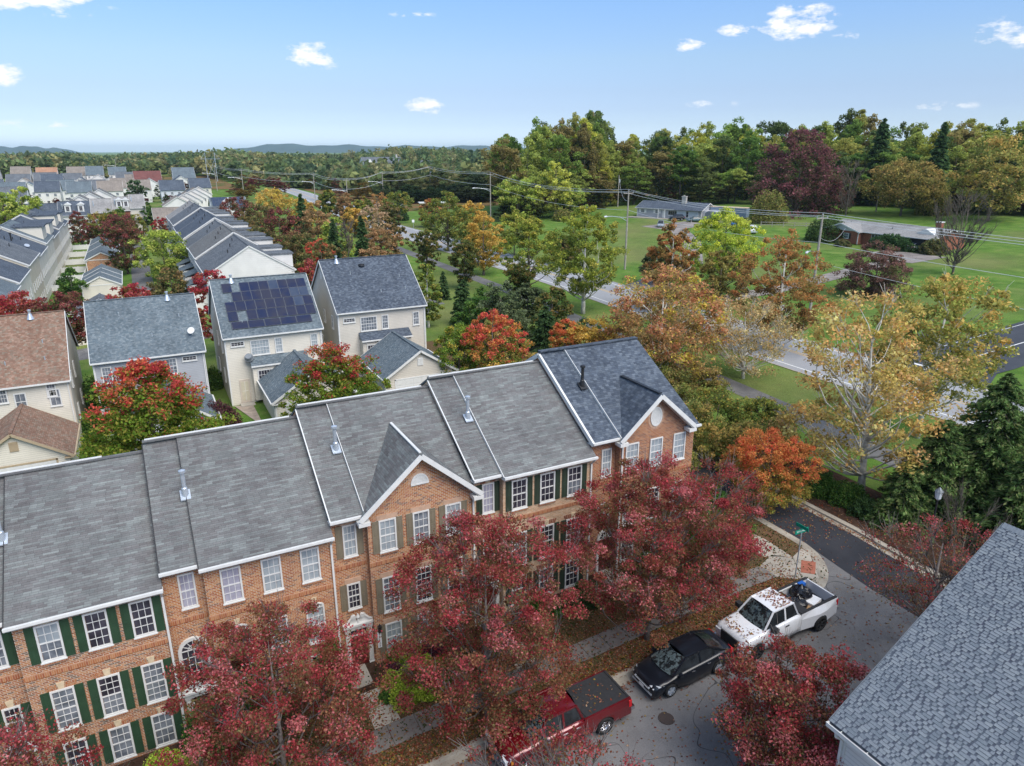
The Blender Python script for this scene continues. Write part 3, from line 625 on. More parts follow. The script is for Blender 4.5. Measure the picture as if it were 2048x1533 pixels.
def townhouse(x0, x1, x2, e, sty):
    """x0..x1 the set-back bay with the door, x1..x2 the projecting bay; e = eave height in world terms"""
    g = e - 8.1; X, Y = x0, 27.5; root = empty('brick_townhouse', (X, Y, g), 0, sty['label'], 'townhouse', 'brick townhouses in one row facing the street')
    a, w = x1 - x0, x2 - x0; P = .583; D = 11.2; yr = D / 2; RC = .4
    bm = M[sty['brick']]; br2 = sty['brick']
    ze = 8.1; zr = ze + (yr + .4) * P     # gutter z at y=-.4
    plane = lambda y: ze + (y + .4) * P
    # walls
    b = MB(); zt = 7.95
    b.quad((a, 0, -.8), (w, 0, -.8), (w, 0, zt), (a, 0, zt)); b.quad((0, RC, -.8), (a, RC, -.8), (a, RC, zt), (0, RC, zt))
    b.quad((a, RC, -.8), (a, 0, -.8), (a, 0, zt), (a, RC, zt))
    b.poly([(w, 0, -.8), (w, D, -.8), (w, D, zt), (w, yr, zr - .15), (w, 0, zt)]); b.poly([(0, D, -.8), (0, RC, -.8), (0, RC, zt), (0, yr, zr - .15), (0, D, zt)])
    b.quad((w, D, -.8), (0, D, -.8), (0, D, zt), (w, D, zt))
    b.build('wall', bm, root)
    # belt course
    b = MB(); zb = 5.42; b.box(a - .02, w, -.035, .01, zb, zb + .2); b.box(0, a - .03, RC - .035, RC, zb, zb + .2)
    b.build('belt_course', M['brick_belt'], root)
    # roof: main part, and the set-back part a hand lower
    b = MB(); L = .0
    gab = sty.get('gable')
    if gab:
        c0, c1 = max(a - .12, gab[0] - x0 + .3), min(w, gab[1] - x0 - .28)
        for xa, xb, yy in ((a - .12, c0, -.4), (c0, c1, .03), (c1, w, -.4)):
            if xb - xa > .03: b.prism([(xa, yy, plane(yy)), (xb, yy, plane(yy)), (xb, yr, zr), (xa, yr, zr)], (0, 0, -.12))
    else: b.prism([(a - .12, -.4, ze), (w, -.4, ze), (w, yr, zr), (a - .12, yr, zr)], (0, 0, -.12))
    b.prism([(w, D + .4, ze), (0, D + .4, ze), (0, yr, zr - .001), (w, yr, zr - .001)], (0, 0, -.12))
    b.prism([(0, -.08, plane(-.08) - .13), (a - .12, -.08, plane(-.08) - .13), (a - .12, yr, zr - .13), (0, yr, zr - .13)], (0, 0, -.1))
    if sty['roof'] == 'shingle_row': b.bar((0, yr, zr + .0), (w, yr, zr + .0), .3, .035)
    rf = b.build('roof', M[sty['roof']], root)
    if sty['roof'] != 'shingle_row':
        b = MB(); b.bar((0, yr, zr + .02), (w, yr, zr + .02), .34, .06); b.build('ridge_cap', M['shingle_slate'], rf)
    else:
        b = MB(); b.bar((.1 if sty.get('rt') else w * .1, yr + .12, zr + .0), (w * (.95 if sty.get('rt') else .75), yr + .12, zr + .0), .12, .1); b.build('ridge_vent', M['white_trim'], rf)
    # white step flashing and rake board
    fl = sty.get('left', 'white')
    b = MB(); b.bar((a - .135, -.42, ze - .06), (a - .135, yr, zr - .06), .03, .13); b.build('rake_board', M['white_trim' if fl != 'dark' else 'black_metal'], root)
    b = MB(); wd, hh = (.05, .09) if fl == 'white' else (.04, .05)
    if fl == 'wide': wd, hh = .12, .24
    b.bar((-.02, -.1, plane(-.1) - .13 - hh * .35), (-.02, yr, zr - .12 - hh * .35), wd, hh)
    if fl == 'wide': b.bar((-.02, D + .4, ze - .1), (-.02, yr, zr - .12 - hh * .35), wd, hh)
    b.build('rake_board', M['white_trim' if fl != 'dark' else 'black_metal'], root)
    b = MB(); b.box(-.03, .01, 2.0, D - .1, 7.9 - .8, 7.9)   # siding strip of the exposed party wall
    # gutters with fascia and soffit
    def gut(xa, xb, y, z):
        b = MB(); b.box(xa, xb, y - .12, y - .004, z - .085, z + .02); b.box(xa, xb, y - .03, y + (.42 if y < -.2 else .5), z - .16, z - .12); b.box(xa, xb, y - .03, y + .01, z - .13, z - .07)
        return b
    gab = sty.get('gable')
    if gab:
        gl, gr, gp = gab[0] - x0, gab[1] - x0, gab[2] - e + 8.1
        if gr < w - .2: gut(gr + .02, w + .05, -.4, ze).build('gutter', M['white_trim'], root)
        if gl > a + .2 or True: pass
    else: gut(a - .15, w + .02, -.4, ze).build('gutter', M['white_trim'], root)
    gut(-.05, a - .16, -.08, plane(-.08) - .13).build('gutter', M['white_trim'], root)
    # downspout at the right end
    b = MB(); dx = w - .07
    if not sty.get('dsr', True) : dx = a + .12
    b.bar((dx, -.06, .1), (dx, -.06, 7.6), .085, .06, (0, 1, 0)); b.bar((dx, -.06, 7.6), (dx, -.42, 7.96), .085, .06, (0, 1, 0)); b.build('downspout', M['white_trim'], root)
    if sty.get('vent'):
        vx, vy, vm = sty['vent']; vx -= x0; vy -= Y; b = MB(); z = plane(vy); b.box(vx - .28, vx + .28, vy - .3, vy + .25, z - .1, z - .02)
        q = b.v[-8:]; b = MB(); s_ = P
        b.prism([(vx - .2, vy - .24, z - .24 * s_ + .015), (vx + .2, vy - .24, z - .24 * s_ + .015), (vx + .2, vy + .2, z + .2 * s_ + .015), (vx - .2, vy + .2, z + .2 * s_ + .015)], (0, 0, -.05))
        b.tube([(vx, vy, z - .1), (vx, vy, z + .3), (vx, vy, z + .34), (vx, vy, z + 1.0)], [.15, .12, .085, .085], 14); b.tube([(vx, vy, z + 1.0), (vx, vy, z + 1.02), (vx, vy, z + 1.12), (vx, vy, z + 1.16)], [.1, .14, .14, .05], 14)
        b.build('flue_pipe', M[vm], rf)
        if vm == 'galv':
            pass
    ww = sty.get('ww', .8)
    def lintel(x, y, z, w_, kind, wide=.06):
        if kind == 'soldier':
            b = MB(); n = int((w_ + 2 * wide) / .085)
            for i in range(n): b.box(x - wide + i * (w_ + 2 * wide) / n + .006, x - wide + (i + 1) * (w_ + 2 * wide) / n - .006, y - .02, y + .01, z + .02, z + .22)
            stuff(b.build('soldier_course', M['brick_rust'], root))
        elif kind == 'stone':
            b = MB(); b.box(x - .08, x + w_ + .08, y - .03, y + .01, z + .02, z + .26); b.build('lintel', M['pink_stone'], root)
        elif kind == 'jack':
            n = 4
            for sgn in (-1, 1):
                for i in range(n):
                    c = x + w_ / 2 + sgn * (.13 + (i + .5) * (w_ / 2 - .05) / n); hw = (w_ / 2 - .05) / n / 2 - .012; t_ = sgn * .02 * (i + 1)
                    b = MB(); b.prism([(c - hw, y - .02, z + .02), (c + hw, y - .02, z + .02), (c + hw + t_, y - .02, z + .25), (c - hw + t_, y - .02, z + .25)], (0, .03, 0)); b.build('brick', M[sty.get('jack', 'brick_belt')], root)
            b = MB(); c = x + w_ / 2; b.prism([(c - .09, y - .035, z + .02), (c + .09, y - .035, z + .02), (c + .14, y - .035, z + .3), (c - .14, y - .035, z + .3)], (0, .04, 0)); b.build('keystone', M['buff_stone'], root)
        b = MB(); b.box(x - .05, x + w_ + .05, y - .07, y + .01, z - sty['_h'] - .13, z - sty['_h'] - .05); b.build('sill', M['brick_belt'], root)
    floors = sty['floors']     # (z0, height, rows, lintel)
    for fi, (z0, h, rows, lk) in enumerate(floors):
        sty['_h'] = h
        for k, wx in enumerate(sty['wins']):
            x = wx - x0; gl_ = sty['glass'][fi][k % len(sty['glass'][fi])]
            window(root, 'S', x, 0, z0, ww, h, 3, rows, gl_[0], upper=gl_[1] if len(gl_) > 1 else None)
            if lk == 'arch':
                b = MB(); arch_ring(b, x + ww / 2, z0 + h, ww / 2 - .07, .12, .07, -.06, .02); 
                b.build('arch_head', M['white_trim'], root)
                pp = arch_pts(x + ww / 2, z0 + h, ww / 2 - .07, .12, 12); b = MB(); b.prism([(p[0], -.02, p[2]) for p in pp][::-1], (0, .02, 0)); b.build('fanlight', M['glass_mid'], root)
                voussoirs(root, x + ww / 2, z0 + h, ww / 2 + .03, .22, .2, 0, 'brick_belt')
                b = MB(); b.box(x - .05, x + ww + .05, -.07, .01, z0 - .13, z0 - .05); b.build('sill', M['brick_belt'], root)
            else: lintel(x, 0, z0 + h, ww, lk)
            if sty.get('shutter'):
                sw_ = .3
                shutter(root, x - sw_ - .01, 0, z0, sw_, h, sty['shutter']); shutter(root, x + ww + .01, 0, z0, sw_, h, sty['shutter'])
        if sty['recess'][fi]:
            rx, rw, rz, rh, rr, gg = sty['recess'][fi]; sty['_h'] = rh; x = rx - x0
            window(root, 'S', x, RC, rz, rw, rh, 3, rr, gg); lintel(x, RC, rz + rh, rw, lk if lk != 'arch' else 'soldier')
            if sty.get('shutter'): shutter(root, x - .31, RC, rz, .29, rh, sty['shutter']); shutter(root, x + rw + .01, RC, rz, .29, rh, sty['shutter'])
    if gab:
        # cross gable with its own small roof
        pk = (gl + gr) / 2; zg = ze - .02; s_ = (gp - zg) / (gr - pk); yb = (gp + .02 - ze) / P - .4
        b = MB(); wl, wr = max(gl + .35, a), min(gr - .3, w); b.poly([(wl, -.004, zt - .4), (wr, -.004, zt - .4), (wr, -.004, zg + (gr - wr) * s_ - .12), (pk, -.004, gp - .12), (wl, -.004, zg + (wl - gl) * s_ - .12)]); b.build('gable_wall', bm, root)
        b = MB()
        b.prism([(gl, -.45, zg + .02), (pk, -.45, gp + .02), (pk, yb, gp + .02), (gl, -.38, zg + .02)][::-1], (0, 0, -.09)); b.prism([(gr, -.45, zg + .02), (pk, -.45, gp + .02), (pk, yb, gp + .02), (gr, -.38, zg + .02)], (0, 0, -.09))
        b.build('gable_roof', M[sty['roof']], root)
        b = MB(); b.bar((gl - .03, -.47, zg - .06), (pk, -.47, gp - .07), .06, .22); b.bar((gr + .03, -.471, zg - .06), (pk, -.471, gp - .07), .06, .22)
        b.bar((gl + .12, -.25, zg - .12), (pk, -.25, gp - .16), .4, .04, (0, 0, 1)); b.bar((gr - .12, -.251, zg - .12), (pk, -.251, gp - .16), .4, .04, (0, 0, 1))
        b.box(gl - .1, gl + .42, -.5, .02, zg - .3, zg - .12); b.box(gr - .42, gr + .08, -.5, .02, zg - .3, zg - .12)
        b.build('rake_board', M['white_trim'], root)
        b = MB(); b.bar((pk, -.3, gp + .05), (pk, yb - .2, gp + .05), .12 if sty['roof'] == 'shingle_row' else .2, .06); b.build('ridge_cap', M['white_trim' if sty['roof'] == 'shingle_row' else 'black_metal'], root)
        if sty['gvent'] == 'half':
            c, z0 = sty['gvx'] - x0, gp - 1.85 + .3; b = MB(); arch_ring(b, c, z0, .36, .4, .07, -.05, .02); b.box(c - .43, c + .43, -.06, .02, z0 - .07, z0)
            for k in range(6):
                zz = z0 + .03 + k * .06; hw = .36 * math.sqrt(max(0, 1 - ((k + .5) * .06 / .4) ** 2)); b.box(c - hw, c + hw, -.04, .0, zz, zz + .035)
            pp = arch_pts(c, z0, .36, .4); b.prism([(p[0], -.015, p[2]) for p in pp][::-1], (0, .01, 0)); b.build('gable_vent', M['white_trim'], root)
            voussoirs(root, c, z0, .44, .47, .12, -.004, 'pink_stone', 11, 'pink_stone')
        else:
            c, z0 = sty['gvx'] - x0, gp - 1.35; oval(root, c, -.004, z0, .3, .46, louvre=True)
    return root
def oval(root, cx, y, cz, rx, rz, louvre=False):
    n = 20; o = [(cx + (rx + .09) * math.cos(a), cz + (rz + .09) * math.sin(a)) for a in np.linspace(0, 2 * math.pi, n + 1)]; i = [(cx + rx * math.cos(a), cz + rz * math.sin(a)) for a in np.linspace(0, 2 * math.pi, n + 1)]
    b = MB()
    for k in range(n): b.prism([(o[k][0], y - .05, o[k][1]), (o[k + 1][0], y - .05, o[k + 1][1]), (i[k + 1][0], y - .05, i[k + 1][1]), (i[k][0], y - .05, i[k][1])][::-1], (0, .06, 0))
    if louvre:
        for k in range(12):
            zz = cz - rz + (k + .5) * rz / 6; hw = rx * math.sqrt(max(0, 1 - ((zz - cz) / rz) ** 2)); b.box(cx - hw, cx + hw, y - .035, y, zz - .025, zz + .025)
    else:
        for k in range(4):
            a = math.pi * k / 4 + .1; b.bar((cx - rx * math.cos(a), y - .03, cz - rz * math.sin(a)), (cx + rx * math.cos(a), y - .03, cz + rz * math.sin(a)), .03, .03, (0, 1, 0))
    f = b.build('oval_window' if not louvre else 'gable_vent', M['white_trim'], root)
    b = MB(); b.poly([(p[0], y - .012, p[1]) for p in i[:-1]]); b.build('pane', M['glass_dark' if not louvre else 'white_trim'], f)
    # stone surround
    for k in range(16):
        a0, a1 = 2 * math.pi * (k + .06) / 16, 2 * math.pi * (k + .94) / 16; b = MB()
        b.prism([(cx + (rx + q) * math.cos(a), y - .012, cz + (rz + q) * math.sin(a)) for q, a in ((.1, a0), (.24, a0), (.24, a1), (.1, a1))], (0, .02, 0)); b.build('brick', M['pink_stone' if louvre else 'brick_belt'], root)

W3, W2, W1 = (6.05, 1.6), (2.85, 1.85), (.6, 1.6)
def fl(l3, l2, l1, r2=6): return [(6.05, 1.6, 4, l3), (2.85, 1.85, r2, l2), (.6, 1.6, 4, l1)]
D_ = ('glass_dark',); DC = ('glass_dark', 'glass_curtain'); C_ = ('glass_curtain',); MI = ('glass_mid',); SH = ('glass_shade',); MD = ('glass_mid', 'glass_dark'); CD = ('glass_mid', 'glass_curtain')
townhouse(-14.1, -12.6, -7.6, 6.7, dict(brick='brick_orange', roof='shingle_row', left='dark', floors=fl('soldier', 'arch', 'soldier'), wins=(-12.0, -10.4, -8.8), ww=.8, glass=[[C_], [D_], [D_]], recess=[(-13.7, .6, 6.05, 1.6, 4, 'glass_mid'), None, None], label='leftmost brick townhouse, only its roof edge near the left frame edge'))
B = townhouse(-7.6, -6.1, -1.1, 7.15, dict(brick='brick_tan', roof='shingle_row', left='dark', floors=fl('jack', 'jack', 'jack'), wins=(-5.45, -3.9, -2.35), ww=.8, shutter='green_paint', glass=[[CD, D_, D_], [MI, MD, MI], [D_, MI, MI]], recess=[(-7.1, .6, 6.05, 1.6, 4, 'glass_mid'), (-7.1, .6, 2.85, 1.4, 4, 'glass_dark'), None], vent=(-6.3, 30.4, 'galv'), label='orange brick townhouse with bright green shutters at lower left'))
Dh = townhouse(-1.1, .4, 5.6, 7.6, dict(brick='brick_orange', roof='shingle_row', left='dark', rt=True, floors=fl('soldier', 'arch', 'soldier', 4), wins=(1.0, 2.6, 4.2), ww=.8, glass=[[SH, C_, C_], [MI, MI, C_], [D_, D_, D_]], recess=[(-.55, .62, 6.05, 1.6, 4, 'glass_shade'), None, None], vent=(.25, 30.3, 'galv'), label='orange brick townhouse without shutters and with arched middle-floor windows'))
Eh = townhouse(5.6, 7.2, 12.4, 8.1, dict(brick='brick_orange', roof='shingle_row', rt=True, gable=(6.8, 12.6, 10.62), gvent='half', gvx=9.72, floors=fl('stone', 'stone', 'stone'), wins=(7.7, 9.3, 10.9), ww=.8, shutter='taupe_paint', glass=[[C_, MI, C_], [MI, D_, D_], [C_, MI, MI]], recess=[(6.15, .62, 6.0, 1.6, 4, 'glass_curtain'), (6.15, .62, 3.25, 1.35, 4, 'glass_dark'), None], vent=(6.8, 30.6, 'galv'), label='brick townhouse with taupe shutters and a front gable with half-moon vent'))
Fh = townhouse(12.4, 13.95, 19.1, 8.55, dict(brick='brick_blond', roof='shingle_row', rt=True, floors=fl('jack', 'jack', 'jack'), wins=(14.4, 16.0, 17.6), ww=.86, shutter='darkgreen_paint', jack='brick_red', glass=[[D_, D_, MD], [MI, D_, D_], [D_, D_, D_]], recess=[(13.0, .64, 6.0, 1.6, 4, 'glass_shade'), (13.0, .64, 3.1, 1.5, 4, 'glass_mid'), None], vent=(13.5, 30.5, 'galv'), label='pale blond brick townhouse with very dark green shutters'))
Gh = townhouse(19.1, 20.85, 25.85, 9.1, dict(brick='brick_rust', roof='shingle_slate', left='wide', dsr=False, gable=(20.6, 25.5, 11.25), gvent='oval', gvx=23.1, floors=fl('soldier', 'soldier', 'soldier'), wins=(21.2, 22.8, 24.4), ww=.84, glass=[[C_, C_, C_], [MI, D_, MI], [D_, D_, D_]], recess=[(19.95, .62, 5.85, 1.6, 4, 'glass_curtain'), None, None], vent=(20.4, 30.6, 'black_metal'), label='end brick townhouse with darker slate-blue roof and oval gable vent'))
oval(Gh, 20.2 - 19.1, .4, 4.7 - 1.0 + .05, .34, .5)
# exposed gable triangles of party walls in siding
for root, x in ((Gh, -.03),):
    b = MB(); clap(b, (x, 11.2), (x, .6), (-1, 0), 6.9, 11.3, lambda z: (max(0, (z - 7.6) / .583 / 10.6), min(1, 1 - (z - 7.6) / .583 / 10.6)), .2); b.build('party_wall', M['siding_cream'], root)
# doors
def door_pediment(root, x0, y, z0, w, h):
    s = MB(); pw = .2
    for x in (x0, x0 + w - pw):
        s.box(x, x + pw, y - .12, y, z0, z0 + h - .5); s.box(x - .03, x + pw + .03, y - .15, y, z0, z0 + .22); s.box(x - .03, x + pw + .03, y - .15, y, z0 + h - .6, z0 + h - .5); s.box(x + .05, x + pw - .05, y - .14, y - .11, z0 + .3, z0 + h - .7)
    s.box(x0 - .04, x0 + w + .04, y - .18, y, z0 + h - .5, z0 + h - .3); s.box(x0 - .1, x0 + w + .1, y - .26, y, z0 + h - .3, z0 + h - .2)
    s.build('door_surround', M['white_trim'], root)
    s = MB(); cx = x0 + w / 2
    for sg in (-1, 1):     # swan-neck scrolls
        pts = [(cx + sg * (w / 2 + .08), y - .12, z0 + h - .16), (cx + sg * (w / 2 - .12), y - .12, z0 + h - .08), (cx + sg * (w / 2 - .3), y - .12, z0 + h + .12), (cx + sg * .26, y - .12, z0 + h + .24)]
        s.tube(pts, [.05, .06, .06, .06], 8)
        c = (cx + sg * .2, z0 + h + .17)
        s.tube([(c[0], y - .19, c[1]), (c[0], y - .05, c[1])], .1, 12)
        s.prism([(cx + sg * (w / 2 + .05), y - .1, z0 + h - .2), (cx + sg * .02, y - .1, z0 + h - .2), (cx + sg * .14, y - .1, z0 + h + .12), (cx + sg * (w / 2 - .2), y - .1, z0 + h - .02)][::sg], (0, .08, 0))
    s.tube([(cx, y - .12, z0 + h - .2), (cx, y - .12, z0 + h + .02), (cx, y - .12, z0 + h + .12), (cx, y - .12, z0 + h + .3)], [.06, .05, .1, .02], 10)
    s.build('pediment', M['white_trim'], root)
    d = MB(); d.box(x0 + pw + .04, x0 + w - pw - .04, y - .05, y - .01, z0, z0 + h - .95)
    dr = d.build('door', M['door_red'], root); d = MB()
    for i in range(2):
        for j in range(3): xx = x0 + pw + .12 + i * (w - 2 * pw - .1) / 2; d.box(xx, xx + .27, y - .062, y - .045, z0 + .12 + j * .6, z0 + .6 + j * .6)
    d.build('door_panel', M['door_red'], dr); d = MB(); d.box(x0 + w - pw - .14, x0 + w - pw - .1, y - .1, y - .05, z0 + .85, z0 + 1.0); d.build('handle', M['chrome'], dr)
    t = MB(); t.box(x0 + pw, x0 + w - pw, y - .06, y, z0 + h - .95, z0 + h - .86); t.box(x0 + pw, x0 + w - pw, y - .06, y, z0 + h - .62, z0 + h - .5); tr = t.build('transom', M['white_trim'], root)
    for i in range(4):
        t = MB(); q = (w - 2 * pw - .1) / 4; t.box(x0 + pw + .05 + i * q + .02, x0 + pw + .05 + (i + 1) * q - .02, y - .04, y - .01, z0 + h - .85, z0 + h - .63); t.build('pane', M['glass_dark'], tr)
door_pediment(Eh, .3, .4, -.05, 1.25, 2.75)
door_pediment(Fh, .25, .4, .0, 1.2, 2.3)
def arch_door(root, x0, y, z0, w, h, upper=False):
    b = MB(); cx = x0 + w / 2; r = w / 2 - .14
    for x in (x0, x0 + w - .14): b.box(x, x + .14, y - .1, y, z0, z0 + h)
    arch_ring(b, cx, z0 + h, r, r, .14, -.1 + y, y); f = b.build('arched_window' if upper else 'door_frame', M['white_trim'], root)
    b = MB(); pp = arch_pts(cx, z0 + h, r, r, 12); b.prism([(p[0], y - .03, p[2]) for p in pp][::-1], (0, .02, 0))
    if upper: b.box(cx - r, cx + r, y - .03, y - .01, z0, z0 + h)
    b.build('pane', M['glass_dark'], f)
    b = MB()
    for a in np.linspace(0, math.pi, 7)[1:-1]: b.bar((cx, y - .045, z0 + h), (cx + r * math.cos(a), y - .045, z0 + h + r * math.sin(a)), .025, .02, (0, 1, 0))
    arch_ring(b, cx, z0 + h, r * .45, r * .45, .025, y - .055, y - .035, 8)
    b.box(cx - r, cx + r, y - .055, y - .03, z0 + h - .02, z0 + h + .02)
    if upper:
        for i in range(1, 4): b.box(cx - r + i * r / 2 - .012, cx - r + i * r / 2 + .012, y - .05, y - .03, z0, z0 + h)
        for j in range(1, 4): b.box(cx - r, cx + r, y - .05, y - .031, z0 + j * h / 4 - .012, z0 + j * h / 4 + .012)
    else:
        d = MB(); d.box(cx - r, cx + r, y - .05, y - .01, z0, z0 + h - .02); d.build('door', M['door_red'], root)
    b.build('muntin', M['white_trim'], f)
arch_door(Dh, .12, .4, 2.6, 1.2, 1.45, True); door_pediment(Dh, .12, .4, 0, 1.2, 2.3)
arch_door(Gh, .75, .4, .0, 1.15, 2.1); arch_door(B, .2, .4, 0, 1.1, 2.1)
# stoops
for root, x in ((Dh, .1), (Eh, .25), (Fh, .2), (Gh, .7), (B, .15)):
    b = MB(); b.box(x - .1, x + 1.4, -1.1, .35, -.5, .1); b.box(x - .1, x + 1.4, -1.45, -1.1, -.5, -.04); b.build('front_step', M['concrete'], root)
fw = bpy.data.objects.new('front_walk', None); COL.objects.link(fw); fw['kind'] = 'structure'
for xx in (-.9, 5.9, 12.7, 19.9, -7.4):
    for k in range(2): slab(xx, xx + 1.15, 23.72 + k * 1.15, 24.85 + k * 1.15, 'concrete', .15, fw)
# wall lantern and house number plate
b = MB(); b.box(.14, .26, -.16, -.05, 2.0, 2.24); b.box(.11, .29, -.19, -.02, 2.24, 2.28); b.tube([(.2, -.1, 2.28), (.2, -.1, 2.42)], [.07, .01], 6); b.box(.12, .28, -.18, -.03, 1.96, 2.0)
for o in b.v and [0]: pass
lan = empty('wall_lantern', (7.2, 27.45, .0), 0, 'black wall lantern above the vertical number plate, left of the ground-floor window', 'lantern')
b.build('lantern_body', M['black_metal'], lan); 
pl = empty('number_plate', (7.38, 27.44, 1.05), 0, 'white vertical plate with black house number beside the pedimented door', 'sign')
b = MB(); b.box(-.09, .09, -.02, .04, 0, .82); b.build('plate', M['sign_white'], pl)
def text(s, size, parent, loc, rot, mat, name='lettering', align='CENTER', ext=.003):
    c = bpy.data.curves.new(name, 'FONT'); c.body = s; c.size = size; c.align_x = align; c.align_y = 'CENTER'; c.extrude = ext
    o = bpy.data.objects.new(name, c); COL.objects.link(o); bpy.context.view_layer.update()
    me = bpy.data.meshes.new_from_object(o.evaluated_get(bpy.context.evaluated_depsgraph_get())); bpy.data.objects.remove(o)
    me.materials.clear(); me.materials.append(M[mat]); return link(name, me, parent, loc, rot)
for i, ch in enumerate('12125'): text(ch, .17, pl, (0, -.024, .73 - i * .155), (R(90), 0, 0), 'black_metal', 'digit')

# ================================================================ DETACHED HOUSES BEHIND THE ROW
def big_house(X, Yf, g, w, d, eave, label, wall, roof, trim='white_trim', solar=False, dish=False, mirror=False, glass='glass_mid', lowroof=True):
    root, rf, hr = gable_house('house', (X, Yf, g), w, d, eave, .745, 'x', .32, roof, wall, trim, label, 'house', 'detached houses behind the brick row', rake=.15)
    T = []
    if not mirror:
        T = [(.5, 5.75, 1.25, .5, 4, 2), (2.25, 4.7, 1.75, 1.5, 6, 4), (4.5, 4.7, .72, 1.5, 3, 4), (7.9, 4.75, .72, 1.45, 3, 4)]
    else: T = [(w - 1.9, 5.75, 1.25, .5, 4, 2), (w - 4.1, 4.7, 1.75, 1.5, 6, 4), (w - 5.3, 4.7, .72, 1.5, 3, 4), (.55, 4.6, .8, 1.5, 3, 4)]
    for x, z, ww, hh, c, r in T:
        gm = 'glass_dark' if hh < .8 else glass
        window(root, 'S', x, -.03, z, ww, hh, c, r, gm, .09, True, split=hh > 1)
    if lowroof:
        b = MB(); x0, x1 = (2.0, 7.4) if not mirror else (w - 7.3, w - 2.2)
        b.prism([(x0, -1.15, 3.95), (x1, -1.15, 3.95), (x1, -.02, 4.6), (x0, -.02, 4.6)], (0, 0, -.08)); b.build('lower_roof', M[roof], root)
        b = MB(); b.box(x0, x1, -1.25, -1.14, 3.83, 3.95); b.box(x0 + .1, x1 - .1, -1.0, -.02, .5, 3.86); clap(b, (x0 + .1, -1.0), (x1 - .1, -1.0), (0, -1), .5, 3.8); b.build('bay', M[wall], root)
        b = MB(); b.box(x0 - .02, x1 + .02, -1.27, -1.15, 3.84, 3.96); b.build('gutter', M['white_trim'], root)
        window(root, 'S', x0 + .5, -1.03, 1.6, 1.7, 1.9, 6, 4, 'glass_dark', .09); window(root, 'S', x0 + 2.9, -1.03, 1.6, 1.7, 1.9, 6, 4, 'glass_dark', .09)
    dx = .85 if not mirror else w - 1.7
    b = MB(); b.box(dx, dx + .95, -.07, .0, .15, 2.45); f = b.build('door', M['beige_trim'], root); b = MB(); b.box(dx + .15, dx + .8, -.09, -.05, .35, 2.25); b.build('door_glass', M['cream_panel'], f)
    b = MB(); b.box(dx + .2, dx + .75, -.1, -.08, 1.3, 1.34); b.box(dx + .46, dx + .49, -.1, -.08, .35, 2.25); b.box(dx + .89, dx + .92, -.13, -.07, 1.1, 1.3); b.build('handle', M['white_trim'], f)
    b = MB(); b.box(dx - .15, dx + 1.15, -1.0, -.03, -.3, .12); b.build('front_step', M['concrete'], root)
    # side windows (facing left)
    for y, z, ww, hh in ((1.8, 4.8, .7, 1.4), (5.2, 4.8, .7, 1.4), (2.6, 1.6, .7, 1.4), (7.0, 1.6, .7, 1.4)):
        window(root, 'W', -.03, y + ww, z, ww, hh, 2, 2, 'glass_dark', .08, False)
        window(root, 'E', w + .03, y, z, ww, hh, 2, 2, 'glass_dark', .08, False)
    if lowroof or True:
        b = MB(); b.box(-.06, -.02, d / 2 - .3, d / 2 + .3, hr - 1.9, hr - 1.2); b.build('gable_vent', M['white_trim'], root)
    def zr(y): return eave - .32 * .745 + (y + .32) * .745 + .1
    for x, y in ((w * .28, 3.9), (w * .83, 3.2), (w * .84, 1.7), (w * .55, 1.6)) if not solar else ((w * .14, 3.2), (w * .21, 1.0), (w * .19, 1.6)):
        vent_pipe(rf, x, y, zr(y), .28, .055, 'galv', False)
    x = w * (.75 if not (solar or wall == 'siding_beige') else (.2 if solar else .17)); y = d / 2 - (.45 if solar else .5); vent_pipe(rf, x, y, zr(y), .75, .1)
    return root, rf, zr, hr
# solar house
sh, rf, zr, hr = big_house(5.85, 69.1, 0.0, 9.05, 11.6, 6.85, 'cream house with dark blue solar panels covering its roof', 'siding_cream', 'shingle_blue', 'white_trim', solar=True, glass='glass_curtain')
pw_, ph_ = .9, 1.22
_pm = {}
def panel(rf, x, y, wide, tall, pale=False, pitch=.745, zr=None):
    key = (wide, tall, pale)
    if key not in _pm:
        b = MB(); b.box(0, wide, 0, tall, 0, .04); fr = b.mesh('solar_panel', M['solar_frame']); b = MB(); b.box(.02, wide - .02, .02, tall - .02, .03, .046)
        for k in range(1, 4): pass
        _pm[key] = (fr, b.mesh('solar_cell', M['solar_glass_pale' if pale else 'solar_glass']))
    fr, ce = _pm[key]; a = math.atan(pitch)
    o = link('solar_panel', fr, rf, (x, y, zr(y) + .09), (a, 0, 0)); link('solar_cell', ce, o, (0, 0, 0)); return o
c_ = math.cos(math.atan(.745))
rows = [(4.18, [2.45 + .915 * i for i in range(7)], (3,)), (3.2, [1.55 + .915 * i for i in range(8)], (6, 7)), (2.2, [.75 + .92 * i for i in range(9)], (7,)), (1.2, [.75] + [2.5 + .93 * i for i in range(7)], ())]
for y, xs_, pale in rows:
    for i, x in enumerate(xs_): panel(rf, x, y, .895, 1.2, i in pale, zr=zr)
panel(rf, .8, 4.18, .895, 1.2, zr=zr)
for i in range(5): panel(rf, .9 + i * 1.5, .38, 1.46, .9, zr=zr)
b = MB(); b.tube([(1.9, -.1, 4.3), (1.9, -.5, 4.75)], .03, 6); b.tube([(1.95, -.5, 4.65), (1.88, -.72, 4.9)], [.42, .3], 14); b.tube([(1.95, -.5, 4.65), (1.93, -.56, 4.7)], [.44, .43], 14); b.build('satellite_dish', M['copper_gray'], sh)
th, rf, zr, hr = big_house(16.75, 69.6, 1.0, 9.3, 11.6, 7.0, 'beige sided house with plain dark gray roof, right of the solar house', 'siding_beige', 'shingle_slate', 'white_trim', glass='glass_mid')
